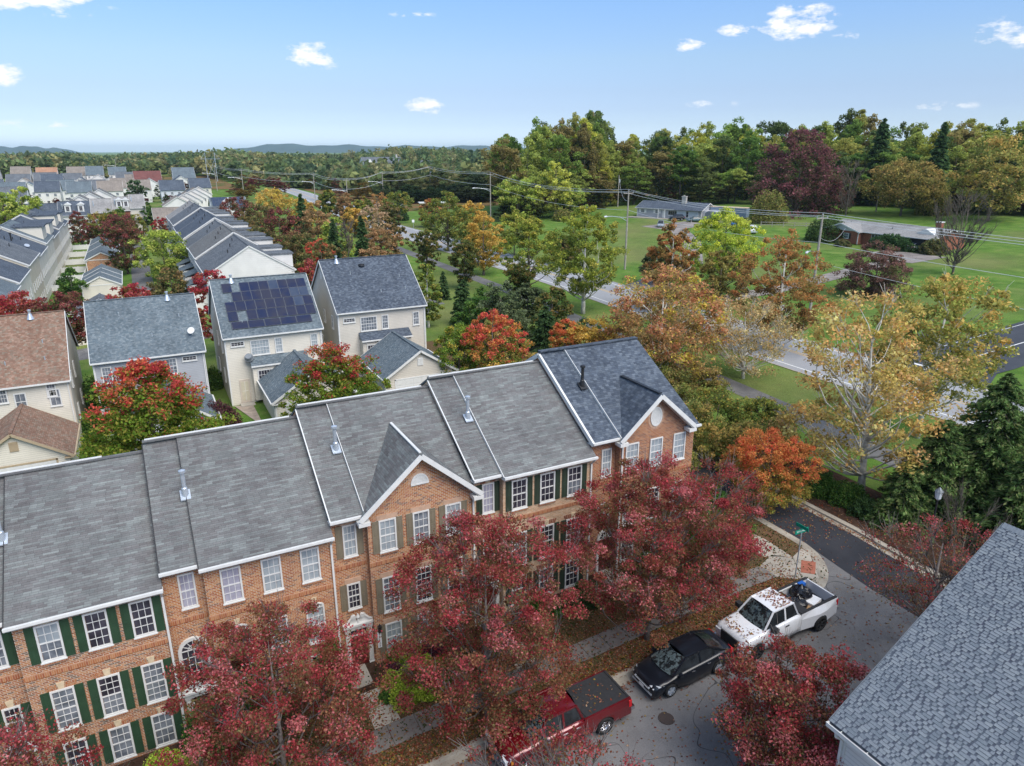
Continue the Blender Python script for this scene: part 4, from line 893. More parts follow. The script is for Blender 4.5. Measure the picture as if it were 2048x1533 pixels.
b = MB(); y = d_ = 4.9; b.cyl((4.1, 4.75, zr(4.75) + .02), .34, .2, 16, r2=.3); b.build('roof_vent', M['black_metal'], rf)
gh, rf, zr, hr = big_house(-4.95, 68.3, -.6, 8.9, 11.0, 6.75, 'gray sided house with blue-gray roof behind the red and green tree', 'siding_gray', 'shingle_blue', 'white_trim', mirror=True, lowroof=False)
b = MB(); b.tube([(8.2, 1.3, zr(1.3)), (8.2, 1.2, zr(1.3) + .35)], .03, 6); b.tube([(8.2, 1.2, zr(1.3) + .35), (8.12, 1.0, zr(1.3) + .5)], [.1, .32], 14); b.build('satellite_dish', M['white_trim'], rf)
bh, rf, zr, hr = big_house(-16.4, 67.2, -.95, 9.6, 12.0, 6.2, 'cream house with reddish brown roof at the left edge', 'siding_cream', 'shingle_brown', 'beige_trim', mirror=False, lowroof=False)
for x in (2.3, 5.6, 8.0): window(bh, 'S', x, -.03, 3.9, .85, 1.5, 2, 2, 'glass_mid', .09)
bh2 = None
# garages
def garage(X, Yf, g, w, d, he, label, wall, roof, trim='white_trim', pitch=.65, vent='white_trim', doors=1):
    root, rf, hr = gable_house('garage', (X, Yf, g), w, d, he, pitch, 'y', .3, roof, wall, trim, label, 'garage', 'garages behind the brick row', rake=.3, fascia=trim)
    b = MB(); b.box(w / 2 - .28, w / 2 + .28, -.06, -.01, he + .75, he + 1.5)
    for k in range(7): b.box(w / 2 - .23, w / 2 + .23, -.08, -.05, he + .8 + k * .095, he + .85 + k * .095)
    b.build('gable_vent', M[vent], root)
    x0, x1 = w * .14, w * .86; b = MB()
    b.box(x0 - .12, x0, -.05, 0, 0, 2.3); b.box(x1, x1 + .12, -.05, 0, 0, 2.3); b.box(x0 - .12, x1 + .12, -.05, 0, 2.2, 2.34); b.build('door_frame', M[trim], root)
    dr = MB(); dr.box(x0, x1, -.025, .0, 0, 2.2); dd = dr.build('garage_door', M['white_trim'], root)
    for k in range(4):
        for j in range(6):
            q = MB(); ww = (x1 - x0) / 6; q.box(x0 + j * ww + .06, x0 + (j + 1) * ww - .06, -.04, -.02, k * .55 + .06, k * .55 + .49); q.build('door_panel', M['white_trim'], dd)
    b = MB(); b.box(x1 + .35, x1 + .47, -.16, -.04, 1.7, 1.95); b.build('wall_lamp', M['black_metal'], root)
    return root
garage(18.4, 60.0, .9, 6.8, 7.6, 2.6, 'beige garage with gray gable roof in front of the plain-roofed house', 'siding_beige', 'shingle_blue')
garage(8.6, 60.9, .0, 6.8, 7.4, 2.6, 'cream garage half hidden by the red-topped green tree', 'siding_cream', 'shingle_blue')
garage(-2.6, 61.4, -.7, 6.4, 6.4, 2.5, 'gray garage almost hidden behind the big red and green tree', 'siding_gray', 'shingle_blue')
garage(-13.6, 59.4, -1.1, 6.7, 6.6, 2.6, 'cream garage with red-brown roof and tan trim at left edge', 'siding_cream', 'shingle_brown', 'tan_trim', vent='tan_trim')
# things in the back yards
b = MB(); b.box(0, .5, 0, .5, 0, 1.0); b.box(-.03, .53, -.03, .53, 1.0, 1.08); b.box(.1, .4, -.08, 0, .85, .95)
t_ = empty('trash_bin', (-6.2, 60.3, -.95), .1, 'dark wheeled trash bin beside the brown-roofed garage wall', 'trash bin'); b.build('bin_body', M['liner'], t_)
b = MB(); b.box(0, 1.1, 0, .8, .25, .9); b.tube([(.1, .4, .55), (1, .4, .55)], .4, 12)
t_ = empty('grill', (9.0, 62.6, 0.05), .3, 'small dark grill standing on the stone patio', 'grill'); b.build('grill_body', M['liner'], t_)

# ================================================================ FURTHER ROWS ON THE LEFT
# long row right of the alley: ridge runs away from the camera, units step in height
def row_unit(X, Y0, w, d, he, g, pitch, roof, label, side, wall='siding_white', lapf='SW', wins=True, group=None, wx=True):
    root, rf, hr = gable_house('row_house', (X, Y0, g), w, d, he, pitch, 'y', .25, roof, wall, 'white_trim', label, 'row house', group, rake=.1, lap_faces=lapf, coarse=True)
    fz = 'W' if side == 'W' else 'E'
    if wins:
        for yy in np.arange(1.2, d - 1.2, 2.3):
            for z in (1.0, 3.8):
                if z + 1.3 < he:
                    if fz == 'W': window(root, 'W', -.03, yy + .8, z, .8, 1.3, 2, 2, 'glass_dark', .07, False)
                    else: window(root, 'E', w + .03, yy, z, .8, 1.3, 2, 2, 'glass_mid', .07, False)
    for k in range(3): vent_pipe(rf, w * (.62 if fz == 'E' else .3) + k * .8, d * (.3 + .2 * k), he + .1 + (w - w * .62 - k * .8 if fz == 'E' else w * .3 + k * .8) * pitch, .5, .07, 'black_metal', False)
    return root
ys = [(113, 17), (130, 15), (145, 14), (159, 15), (174, 16), (190, 17), (207, 17)]
hts = [5.9, 6.3, 6.0, 6.5, 6.1, 6.5, 6.1]
roofs = ['shingle_gray', 'shingle_row', 'shingle_gray', 'shingle_slate', 'shingle_slate', 'shingle_gray', 'shingle_light']
nm = ['nearest unit of the white row house block, big cream gable facing the camera', 'second row house with charcoal hatched roof behind the big cream gable', 'third row house from the big cream gable, light gray roof', 'fourth row house from the big cream gable, slate roof', 'fifth row house from the big cream gable, slate roof', 'sixth row house from the big cream gable, pale roof', 'farthest unit of the white row by the tan gabled house']
for (y0, L), h, r_, l in zip(ys, hts, roofs, nm):
    root = row_unit(8.4, y0, 12.6, L - .04, h, .0, .62, r_, l, 'W', group='row houses right of the alley')
    if y0 == 113:
        clap_ = MB(); clap_.build
    # rear additions along the alley
    for q in (0, 1):
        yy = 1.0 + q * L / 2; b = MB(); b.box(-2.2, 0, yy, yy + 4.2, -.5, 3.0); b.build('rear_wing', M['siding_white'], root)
        b = MB(); b.prism([(-2.45, yy - .15, 2.95), (0, yy - .15, 3.9), (0, yy + 4.35, 3.9), (-2.45, yy + 4.35, 2.95)][::-1], (0, 0, -.1)); b.build('wing_roof', M['shingle_blue'], root)
        # dormers on the far side show over the ridge
        yy = 2 + q * L / 2; b = MB(); b.box(7.5, 12.9, yy, yy + 3.6, 6.0, h + 2.1); b.build('dormer', M['siding_white'], root); b = MB(); b.box(6.6, 13.1, yy - .15, yy + 3.75, h + 2.1, h + 2.3); b.build('dormer_roof', M['shingle_gray'], root)
# long row left of the fenced yards
ys = [(100, 14), (114, 13), (127, 15), (142, 14), (156, 14), (170, 15), (185, 15), (200, 14)]
hts = [7.2, 7.6, 8.2, 7.7, 8.3, 7.8, 8.2, 7.6]
nm = ['nearest cream row house at the left edge, half behind red trees', 'second cream row house from the left red trees', 'cream row house with a flue and wide gray roof, third from the red trees', 'cream row house with white dish on its roof', 'cream row house with long white rake line, fifth from the red trees', 'cream row house with flat dormer, sixth from the red trees', 'cream row house with dark dormers near the brick block', 'last cream row house of the left row, next to the dark-roofed block']
for i, ((y0, L), h, l) in enumerate(zip(ys, hts, nm)):
    root = row_unit(-27.4, y0, 12.4, L - .04, h, -1.0, .52, ['shingle_blue', 'shingle_slate', 'shingle_gray', 'shingle_slate'][i % 4], l, 'E', 'siding_tan' if i % 3 == 2 else 'siding_cream', 'SE', group='row houses left of the fenced yards')
    if i > 3:
        b = MB(); b.box(5.5, 12.0, 3, L - 4, h - .5, h + 2.6); b.build('dormer', M['siding_cream'], root); b = MB(); b.box(5.0, 12.4, 2.8, L - 3.8, h + 2.6, h + 2.85); b.build('dormer_roof', M['shingle_slate'], root)
    if i in (2, 3):
        b = MB(); b.tube([(8.5, 5, h + 1), (8.5, 5, h + 3.4)], .12, 8); b.cyl((8.5, 5, h + 3.3), .22, .2, 8); b.build('flue_pipe', M['black_metal'], root)
    if i == 3:
        b = MB(); b.tube([(10.6, 4, h + 1.1), (10.7, 3.8, h + 1.4)], [.15, .4], 14); b.build('satellite_dish', M['galv'], root)
# shared garages
def rowgar(X, Y0, w, d, he, g, roof, wall, label):
    root, rf, hr = gable_house('garage', (X, Y0, g), w, d, he, .5, 'y', .25, roof, wall, 'white_trim', label, 'garage', None, rake=.15, coarse=True, lap=wall != 'brick_red'); 
    for k in (.33, .66):
        b = MB(); y = d * k; b.bar((-.25, y, he - .0), (w / 2, y, hr + .14), .1, .05); b.bar((w + .25, y, he - .0), (w / 2, y, hr + .14), .1, .05); b.build('roof_seam', M['white_trim'], rf)
    b = MB(); b.box(.1, w - .1, -.05, -.02, he - .1, he + .05); b.build('frieze_board', M['white_trim'], root); return root
rowgar(-9.3, 136, 5.7, 15, 3.0, -1.0, 'shingle_blue', 'siding_cream', 'cream row garage with blue-gray gable roof between yards and alley')
rowgar(-9.9, 168.5, 5.8, 40, 3.1, -1.0, 'shingle_blue', 'brick_orange', 'long brick row garage with gray roof behind the cream garage')
rowgar(-9.0, 106, 5.9, 14, 2.7, -1.0, 'shingle_gray', 'siding_cream', 'cream garage behind the gray house, ridge pointing away')
# white yard fences
def fence(x0, y0, x1, y1, h, label, g):
    root = empty('yard_fence', (x0, y0, g), math.atan2(y1 - y0, x1 - x0), label, 'fence', 'white fences of the small back yards'); L = math.hypot(x1 - x0, y1 - y0)
    b = MB(); b.box(0, L, -.02, .02, .05, h - .05); b.box(0, L, -.04, .04, h - .1, h); b.box(0, L, -.04, .04, .05, .15); b.build('fence_panel', M['white_trim'], root)
    n = int(L / 2.4) + 1
    for i in range(n + 1): b = MB(); b.box(i * L / n - .06, i * L / n + .06, -.06, .06, 0, h + .12); b.build('fence_post', M['white_trim'], root)
k = 0
for y0 in (151, 162, 174, 187, 201, 216):
    fence(-15, y0, -10.2, y0, 1.25, ['white yard fence nearest the green shrub', 'second white yard fence from the green shrub', 'third white yard fence, beside the brick garage corner', 'fourth white cross fence from the green shrub', 'fifth white cross fence from the green shrub', 'sixth white cross fence from the green shrub', 'seventh white cross fence from the green shrub', 'eighth white cross fence from the green shrub', 'ninth white cross fence, near the maroon tree', 'farthest white cross fence at the foot of the trees'][k], -1.05); k += 1
fence(-10.2, 150, -10.2, 227, 1.4, 'long white fence running along the back of the yards', -1.05)
fence(-12, 128, -9.4, 128, 1.9, 'short white fence by the cream garage', -1.05)
b = MB(); b.box(0, .8, 0, .8, 0, 1.1); b.box(-.04, .84, -.04, .84, 1.1, 1.2); tb = empty('recycling_bin', (-13.6, 150.6, -1.0), 0, 'blue bin in the yard beside the green shrub', 'bin'); b.build('bin_body', M['plastic_blue'], tb)

# brick block with dormers facing the camera
def block_unit(X, w, he, roof, wall, label, dorm=False, sh=None, rr=5.2):
    root, rf, hr = gable_house('row_house', (X, 236, -1.0), w, 11, he, .62, 'x', .3, roof, wall, 'white_trim', label, 'row house', 'row houses facing the camera beyond the maroon trees', rake=0, lap=False, coarse=True)
    for x in np.arange(.7, w - 1, 1.9):
        for z in (1, 4.4):
            window(root, 'S', x, -.03, z, .95, 1.6, 2, 2, 'glass_mid', .1, False)
            if sh: b = MB(); b.box(x - .35, x - .02, -.05, 0, z, z + 1.6); b.box(x + .97, x + 1.3, -.05, 0, z, z + 1.6); b.build('shutter', M[sh], root)
    if dorm:
        for x in (w * .22, w * .62):
            b = MB(); z = he + 1.0; b.box(x, x + 1.5, 1.1, 4.5, z - .3, z + 1.7); d_ = b.build('dormer', M['white_trim'], root)
            b = MB(); b.prism([(x - .2, .9, z + 1.7), (x + 1.7, .9, z + 1.7), (x + .75, .9, z + 2.35)], (0, 3.8, 0)); b.build('dormer_roof', M['white_trim'], d_)
            window_o = window(root, 'S', x + .3, 1.08, z, .9, 1.4, 2, 3, 'glass_dark', .08, False)
    b = MB(); b.tube([(w * .15, 2.5, he + 1.2), (w * .15, 2.5, he + 3)], .14, 8); b.build('flue_pipe', M['galv'], rf)
block_unit(-27.4, 9.0, 6.9, 'shingle_slate', 'brick_red', 'left end unit of the block, plain dark slate roof')
block_unit(-18.4, 8.0, 7.3, 'shingle_slate', 'siding_white', 'dark roofed unit with two white dormers in the left block', True, 'navy_paint')
block_unit(-10.4, 5.6, 7.8, 'shingle_light', 'brick_red', 'pale gray roofed unit left of the pale unit with dormers')
block_unit(-4.8, 4.4, 8.2, 'shingle_light', 'brick_red', 'pale gray roofed unit with two white dormers', True)
block_unit(-.4, 4.0, 8.8, 'shingle_light', 'siding_cream', 'right end unit of the block with dark red shutters', False, 'maroon_paint')
# tan gabled house and solar roof house at the far end of the long row
def simple(name, X, Y, g, w, d, he, pitch, axis, roof, wall, label, group=None, wins=True, cat='house'):
    root, rf, hr = gable_house(name, (X, Y, g), w, d, he, pitch, axis, .35, roof, wall, 'white_trim', label, cat, group, lap=False, rake=.25, gutter=False)
    if wins:
        for x in np.arange(1.0, w - 1.5, 3.0):
            window(root, 'S', x, -.03, he - 2.1, 1.2, 1.3, 2, 2, 'glass_mid', .1, False)
            if he > 5: window(root, 'S', x, -.03, .9, 1.2, 1.4, 2, 2, 'glass_dark', .1, False)
    return root, rf, hr
r_, rf, hr = simple('house', 5.2, 226, 0, 10, 9, 5.2, .6, 'x', 'shingle_tan', 'siding_cream', 'tan roofed house with a front gable past the end of the white row')
b = MB(); b.prism([(2.6, -2.2, 5.0), (7.4, -2.2, 5.0), (5.0, -2.2, 7.0)], (0, 6, 0)); g_ = b.build('gable_roof', M['shingle_tan'], r_); b = MB(); b.prism([(2.9, -2.25, .0), (7.1, -2.25, .0), (7.1, -2.25, 4.95), (5, -2.25, 6.75), (2.9, -2.25, 4.95)], (0, 2.2, 0)); b.build('front_wing', M['siding_cream'], r_)
r_, rf, hr = simple('house', 22.5, 246, 0, 10.5, 10, 6.4, .55, 'x', 'shingle_blue', 'siding_white', 'white house with pale blue solar roof and a small gabled dormer')
for j in range(3):
    for i in range(9): 
        if not (j == 0 and 2 < i < 7): panel(rf, .3 + i * 1.08, .4 + j * 1.45, 1.04, 1.6, True, .55, lambda y: 6.4 - .19 + (y + .35) * .55 + .12)
b = MB(); b.box(3.6, 7.2, .6, 4, 6.2, 8.2); b.build('dormer', M['siding_cream'], r_); b = MB(); b.prism([(3.2, .3, 8.0), (7.6, .3, 8.0), (5.4, .3, 9.2)], (0, 4, 0)); b.build('dormer_roof', M['white_trim'], r_)
window(r_, 'S', 4.5, .58, 6.9, 1.8, 1.0, 4, 2, 'glass_dark', .12, False)
# packs of narrow gables
for i in range(6):
    simple('row_house', 9.5 + i * 2.1, 268 + i * 9, 0, 9, 8.9, 6.0 + .25 * i, .62, 'y', ['shingle_tan', 'shingle_gray'][i % 2], 'siding_white', ['nearest of the narrow white gables behind the tan roofed house', 'second narrow white gable behind the tan roofed house', 'third narrow white gable behind the tan roofed house', 'fourth narrow white gable behind the tan roofed house', 'fifth narrow white gable behind the tan roofed house', 'farthest narrow white gable behind the tan roofed house'][i], 'narrow gabled houses stepping away')
for i in range(4):
    simple('row_house', -22.5 + i * 2.6, 262 + i * 11, -.8, 10.5, 10.8, 6.6 + .5 * i, .62, 'y', 'shingle_row', 'siding_white', ['nearest striped white gable behind the dark slate roof', 'second white gable behind the dark slate roof', 'third white gable behind the dark slate roof', 'farthest white gable behind the dark slate roof'][i], 'white gabled row behind the brick block')
# far rows
far1 = [(-74, 'shingle_blue', 'siding_bluewhite', 'blue roofed house at the left edge, beside yellow-green trees'), (-49, 'shingle_blue', 'siding_white', 'house with blue-gray roof left of the dark slate one'), (-37, 'shingle_slate', 'siding_white', 'house with dark slate roof behind the white gables'), (-24, 'shingle_blue', 'siding_white', 'blue-gray roofed house just left of the tan roofs'), (-12.4, 'shingle_tan', 'siding_white', 'left one of two tan roofed houses in the far row'), (-.4, 'shingle_tan', 'siding_white', 'right one of two tan roofed houses in the far row'), (13, 'shingle_slate', 'siding_bluewhite', 'dark roofed pale blue house beside the dark green tree'), (27, 'shingle_slate', 'siding_cream', 'dark blue roofed house farthest right in the far row')]
for i, (x, ro, wa, l) in enumerate(far1): simple('house', x, 372 + (i % 3) * 6 + (14 if i == 7 else 0), 0, [10.6, 9.2, 9.6, 9.4, 10, 9.8, 10.2, 9.5][i], 12.5, 6.2, .68, 'x', ro, wa, l, 'houses of the far row')
far2 = [(-112, 'shingle_gray', 'far house with gray roof at the very left edge'), (-96, 'shingle_red', 'far house with dull red roof near the left edge'), (-76, 'shingle_tan', 'far tan roofed house right of the dull red roof'), (-59, 'shingle_orange', 'far house with bright orange-tan roof'), (-40, 'shingle_tan', 'far tan roofed house right of the orange roof'), (-27, 'shingle_blue', 'far house with blue-gray roof, left one of two'), (-12, 'shingle_blue', 'far house with blue-gray roof, right one of two'), (4, 'shingle_red', 'far house with long maroon roof'), (26, 'shingle_blue', 'far house with solar-blue roof above the dark green tree')]
for i, (x, ro, l) in enumerate(far2):
    y = 590 - (110 if i > 6 else 0) - (10 if i % 2 else 0); x = x * (.9 if i < 7 else .95)
    simple('house', x, y, gz(x, y) - .5, [11.5, 12.5, 11, 12, 11, 10.5, 11, 14, 12][i], 15 + i % 3, 6.4 + .3 * (i % 2), .68, 'x', ro, 'siding_white', l, 'houses of the farthest row', True)
fr = random.Random(12)
for y, xa, xb in ((345, -88, -44), (425, -92, 22), (468, -100, 8), (512, -104, 0)):
    x = xa
    while x < xb:
        simple('house', x, y + fr.uniform(-4, 4), gz(x, y) - .4, fr.uniform(9.5, 12.5), fr.uniform(12, 15), fr.uniform(5.8, 6.8), .68, fr.choice('xxy'), fr.choice(['shingle_gray', 'shingle_gray', 'shingle_blue', 'shingle_slate', 'shingle_tan', 'shingle_light']), 'siding_white', 'small pale house packed among the far rows at upper left', 'pale houses packed between the far rows'); x += fr.uniform(12.5, 15.5)
# hillside mansion in the far woods
r_, rf, hr = simple('mansion', 176, 600, gz(176, 600) + 3, 34, 14, 6, .7, 'x', 'shingle_gray', 'siding_white', 'large gray-roofed mansion with dormers among the far woods')
for x in (4, 15, 26): b = MB(); b.prism([(x, 1, 6.5), (x + 4, 1, 6.5), (x + 2, 1, 9.5)], (0, 5, 0)); b.build('dormer', M['siding_white'], r_)
b = MB(); b.box(30, 31.5, 6, 7.5, 8, 13); b.build('chimney', M['chimney_stone'], rf)
simple('house', 222, 590, gz(222, 590) + 3, 12, 10, 4, .8, 'x', 'shingle_gray', 'siding_white', 'small outbuilding right of the hillside mansion')

# ================================================================ RANCH HOUSES ACROSS THE ROAD
def ranch():
    root, rf, hr = gable_house('ranch_house', (139.6, 181.8, 3.9), 21.2, 9.5, 2.9, .36, 'x', .6, 'shingle_slate', 'siding_gray', 'white_trim', 'gray ranch house with dark roof and stone chimney across the road', 'house', None, R(-66), lap=True, coarse=True, rake=.5, lap_faces='SE')
    b = MB(); b.box(13.6, 20.4, -.5, .2, 0, 2.75); clap(b, (13.6, -.5), (20.4, -.5), (0, -1), 0, 2.75, c=.3); b.build('front_wing', M['siding_bluewhite'], root)
    b = MB(); b.prism([(12.9, -1.3, 2.72), (21.6, -1.3, 2.72), (21.6, 0, 3.2), (12.9, 0, 3.2)], (0, 0, -.1)); b.build('wing_roof', M['shingle_slate'], rf)
    for x, w_, h_, z in ((1.3, 1.3, 1.1, 1.3), (6.2, 1.3, 1.1, 1.3)):
        window(root, 'S', x, -.04, z, w_, h_, 2, 2, 'glass_mid', .1, False)
        b = MB(); b.box(x - .6, x - .05, -.09, -.03, z, z + h_); b.box(x + w_ + .05, x + w_ + .6, -.09, -.03, z, z + h_); b.build('shutter', M['white_trim'], root)
    window(root, 'S', 10.5, -.04, .9, 3.0, 1.5, 4, 1, 'glass_dark', .12); window(root, 'S', 16.6, -.56, .6, .9, 1.9, 1, 2, 'glass_dark', .1)
    b = MB(); b.box(8.7, 9.7, -.1, -.02, .1, 2.2); b.build('door', M['white_trim'], root)
    b = MB(); b.box(7.7, 7.85, -1.2, -1.05, 0, 2.6); b.box(9.9, 10.0, -1.2, -1.05, 0, 2.6); b.build('porch_post', M['white_trim'], root)
    b = MB(); b.box(13.2, 14.5, 3.2, 4.2, 2.5, 6.3); b.box(13.1, 14.6, 3.1, 4.3, 6.3, 6.5); b.box(13.5, 13.9, 3.5, 3.9, 6.5, 6.75); b.build('chimney', M['chimney_stone'], rf)
    b = MB(); b.box(21.3, 25, 1.0, 8.5, 0, 2.6); b.build('carport', M['siding_bluewhite'], root)
    b = MB(); b.box(-2, 21, -3, -.1, -.6, .05); b.build('terrace', M['concrete_light'], root)
    return root
ranch()
def brick_ranch():
    root, rf, hr = gable_house('brick_ranch_house', (141.0, 112.2, 3.9), 25, 10.5, 2.75, .3, 'x', .6, 'shingle_light', 'brick_red', 'white_trim', 'red brick ranch house with pale gray roof and open carport', 'house', None, R(-90), lap=False, rake=.5)
    b = MB(); b.box(0, 9, -1.3, .1, 0, 2.7); b.poly([(0, -1.31, 2.7), (9, -1.31, 2.7), (4.5, -1.31, 4.0)]); b.build('front_wing', M['brick_red'], root)
    b = MB(); b.prism([(-.2, -1.34, 2.7), (9.2, -1.34, 2.7), (4.5, -1.34, 4.1)], (0, .06, 0)); b.build('gable_wall', M['white_trim'], root)
    b = MB(); b.prism([(-.5, -1.8, 2.62), (4.5, -1.8, 4.25), (4.5, 4.0, 4.25), (-.5, 4.0, 2.62)][::-1], (0, 0, -.1)); b.prism([(9.5, -1.8, 2.62), (4.5, -1.8, 4.25), (4.5, 4, 4.25), (9.5, 4, 2.62)], (0, 0, -.1)); b.build('wing_roof', M['shingle_light'], rf)
    b = MB(); b.bar((9.55, -1.85, 2.5), (4.5, -1.85, 4.15), .06, .25); b.bar((-.55, -1.85, 2.5), (4.5, -1.851, 4.15), .06, .25); b.build('rake_board', M['white_trim'], root)
    window(root, 'S', 5.2, -1.36, 1.0, 1.4, 1.2, 1, 2, 'glass_mid', .12); b = MB(); b.box(4.75, 5.15, -1.4, -1.33, 1, 2.2); b.box(6.65, 7.05, -1.4, -1.33, 1, 2.2); b.build('shutter', M['black_metal'], root)
    b = MB(); b.box(8.8, 8.95, -1.4, -1.3, 0, 2.6); b.build('downspout', M['white_trim'], root)
    for i in range(5): window(root, 'S', 11.2 + i * .8, -.04, .8, .7, 1.6, 1, 1, 'glass_dark', .06)
    b = MB(); b.box(15.6, 18.0, -.12, .1, 0, 2.6); b.build('siding_panel', M['siding_bluewhite'], root)
    b = MB(); b.box(18.1, 23.2, -.06, -.02, 0, 2.5); b.build('carport_shade_panel', M['liner'], root)  # dark sheet standing in for the shade inside the open carport
    b = MB(); b.prism([(19.5, 1.5, 3.1), (24.5, 1.5, 3.1), (22, 1.5, 4.4)], (0, 5, 0)); b.build('cross_gable', M['white_trim'], rf)
    b = MB(); b.box(20.5, 21.6, 7, 8, 3.5, 5.3); b.build('chimney', M['brick_red'], rf); b = MB(); b.box(20.4, 21.7, 6.9, 8.1, 5.3, 5.5); b.build('chimney_cap', M['white_trim'], rf)
    for x, y in ((3, 3.5), (14, 2.5)): vent_pipe(rf, x, y, 2.75 + (y) * .3 + .05, .45, .08, 'black_metal', False)
    return root
brick_ranch()

# ================================================================ NEAR ROOF AT LOWER RIGHT
def near_house():
    X, Yf, g = 17.38, 10.9, .6; pit = .655; he = 5.75 - .0   # left eave at x=16.75, z~6.35; gable end at y=10.9 faces the street
    root = empty("house", (X, 10.7, g), 0, 'near house at lower right with slate-blue shingle roof and white siding', 'house')
    w, half, L = 14.4, 7.2, 26; e = 6.35 - g; hr = e + (half + .35) * pit
    b = MB(); b.quad((0, -L, -.7), (0, -L, e), (0, 0, e), (0, 0, -.7)); b.poly([(w, 0, -.7), (0, 0, -.7), (0, 0, e), (half, 0, hr - .2), (w, 0, e)])
    b.quad((w, -L, -.7), (w, 0, -.7), (w, 0, e), (w, -L, e))
    clap(b, (0, 0), (0, -L), (-1, 0), -.3, e, None, .16, .022)
    clap(b, (w, 0), (0, 0), (0, 1), -.3, hr - .3, lambda z: (0, 1) if z <= e else (max(0, (z - e) / pit / w), min(1, 1 - (z - e) / pit / w)), .16)
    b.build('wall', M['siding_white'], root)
    b = MB(); b.box(-.06, .08, -.14, .05, -.3, e); b.build('corner_board', M['white_trim'], root)
    # deck under the shingles
    b = MB(); o = .35; q = .3
    b.prism([(-o, q, e + .02), (-o, -L, e + .02), (half, -L, hr + .02), (half, q, hr + .02)], (0, 0, -.1)); b.prism([(w + o, -L, e + .02), (w + o, q, e + .02), (half, q, hr + .02), (half, -L, hr + .02)], (0, 0, -.1))
    rf = b.build('roof', M['shingle_slate'], root)
    # laminated shingles: every course a strip, darker gaps between raised tabs
    c = math.cos(math.atan(pit)); s = math.sin(math.atan(pit)); up = np.array((c, 0, s)); nrm = np.array((-s, 0, c)); O = np.array((-o, 0, e + .02))
    ex = .105; ncourse = int((half + o) / c / ex); rr = random.Random(5); tabs = []; fields = {}
    for k in range(ncourse + 1):
        y = q + rr.uniform(0, .3); a0 = k * ex
        strip = fields.setdefault('s', MB()); A = O + up * (a0 - .01) + nrm * .012; B_ = O + up * (a0 + ex * 1.1) + nrm * .004
        for (ya, yb) in ((q + .02, -13),):
            strip.quad((A[0], yb, A[2]), (A[0], ya, A[2]), (B_[0], ya, B_[2]), (B_[0], yb, B_[2])) if False else strip.quad((A[0], ya, A[2]), (A[0], yb, A[2]), (B_[0], yb, B_[2]), (B_[0], ya, B_[2]))
            A2 = O + up * (a0 - .01); strip.quad((A2[0], ya, A2[2]), (A2[0], yb, A2[2]), (A[0], yb, A[2]), (A[0], ya, A[2]))
        while y > -12.5:
            wd = rr.choice((.09, .12, .15, .19, .24, .32)); gap = rr.choice((.04, .05, .07, .09)); y1 = min(y, q + .02); y0 = y - wd
            if y1 > y0 + .03: tabs.append((a0, y0, y1, rr.randrange(4)))
            y = y0 - gap
    fields['s'].build('shingle_course', M['shingle_under'], rf)['kind'] = 'stuff'
    def tabgeo(b, a0, y0, y1, mi, me_=4):
        t = .014; P = []
        for aa, h in ((a0 - .012, .013 + t), (a0 + ex * .98, .004 + t * .6)):
            for y in (y0, y1): P.append(O + up * aa + nrm * h)
        A, B_, C_, D = [(P[i][0], (y0, y1)[i % 2], P[i][2]) for i in range(4)]
        F = O + up * (a0 - .012) + nrm * .006
        b.quad(B, A, C, D, mi) if False else b.add([B_, A, C_, D], [(0, 1, 2, 3)], mi)
        b.add([(F[0], y0, F[2]), A, B_, (F[0], y1, F[2])], [(0, 1, 2, 3)], me_)  # tab edges take the dark under colour as a painted shadow line
        E0 = O + up * (a0 + ex * .98); b.add([A, (F[0], y0, F[2]), (E0[0], y0, E0[2]), C_], [(0, 1, 2, 3)], me_); b.add([(F[0], y1, F[2]), B_, D, (E0[0], y1, E0[2])], [(0, 1, 2, 3)], me_)
    # 300 that show largest (nearest the camera, upper slope) stay single parts
    C0 = np.array((0, 0, 23.3)); base = np.array((X, 10.7, g))
    def dist(t): p = base + O + up * t[0]; p = np.array((p[0], base[1] + t[1], p[2])); d = p - C0; f = np.array((math.sin(R(27.7)) * math.cos(R(18.2)), math.cos(R(27.7)) * math.cos(R(18.2)), -math.sin(R(18.2)))); z = d @ f; uu = (d @ np.array((math.cos(R(27.7)), -math.sin(R(27.7)), 0))) / z; vv = d @ np.cross(np.array((math.cos(R(27.7)), -math.sin(R(27.7)), 0)), f) / z; return z + (1000 if abs(uu) > .726 or abs(vv) > .544 else 0)
    tabs.sort(key=dist)
    mats = [M['shingle_t%d' % i] for i in range(4)]
    for t in tabs[:300]:
        b = MB(); tabgeo(b, t[0], t[1], t[2], 0, 1); b.build('shingle', [mats[t[3]], M['shingle_under']], rf)
    b = MB()
    for t in tabs[300:]: tabgeo(b, *t)
    stuff(b.build('shingles', mats + [M['shingle_under']], rf))
    b = MB()
    for k in range(90): y = q - k * .14; b.prism([(half - .16, y, hr - .04), (half - .16, y - .15, hr - .055), (half, y - .15, hr + .075), (half, y, hr + .09)][::-1], (0, 0, -.01)); b.prism([(half + .16, y, hr - .04), (half + .16, y - .15, hr - .055), (half, y - .15, hr + .075), (half, y, hr + .09)], (0, 0, -.01))
    stuff(b.build('ridge_shingles', M['shingle_t1'], rf))
    b = MB(); b.bar((-o - .02, q + .015, e - .12), (half, q + .015, hr - .12), .03, .2); b.bar((w + o, q + .015, e - .12), (half, q + .015, hr - .121), .03, .2); b.build('rake_board', M['white_trim'], root)
    b = MB(); b.bar((-o - .02, q + .04, e + .03), (half, q + .04, hr + .03), .03, .03); b.build('drip_edge', M['copper_gray'], root)
    # open gutter
    b = MB(); y0, y1 = q + .04, -L; x = -o - .03; z = e - .02
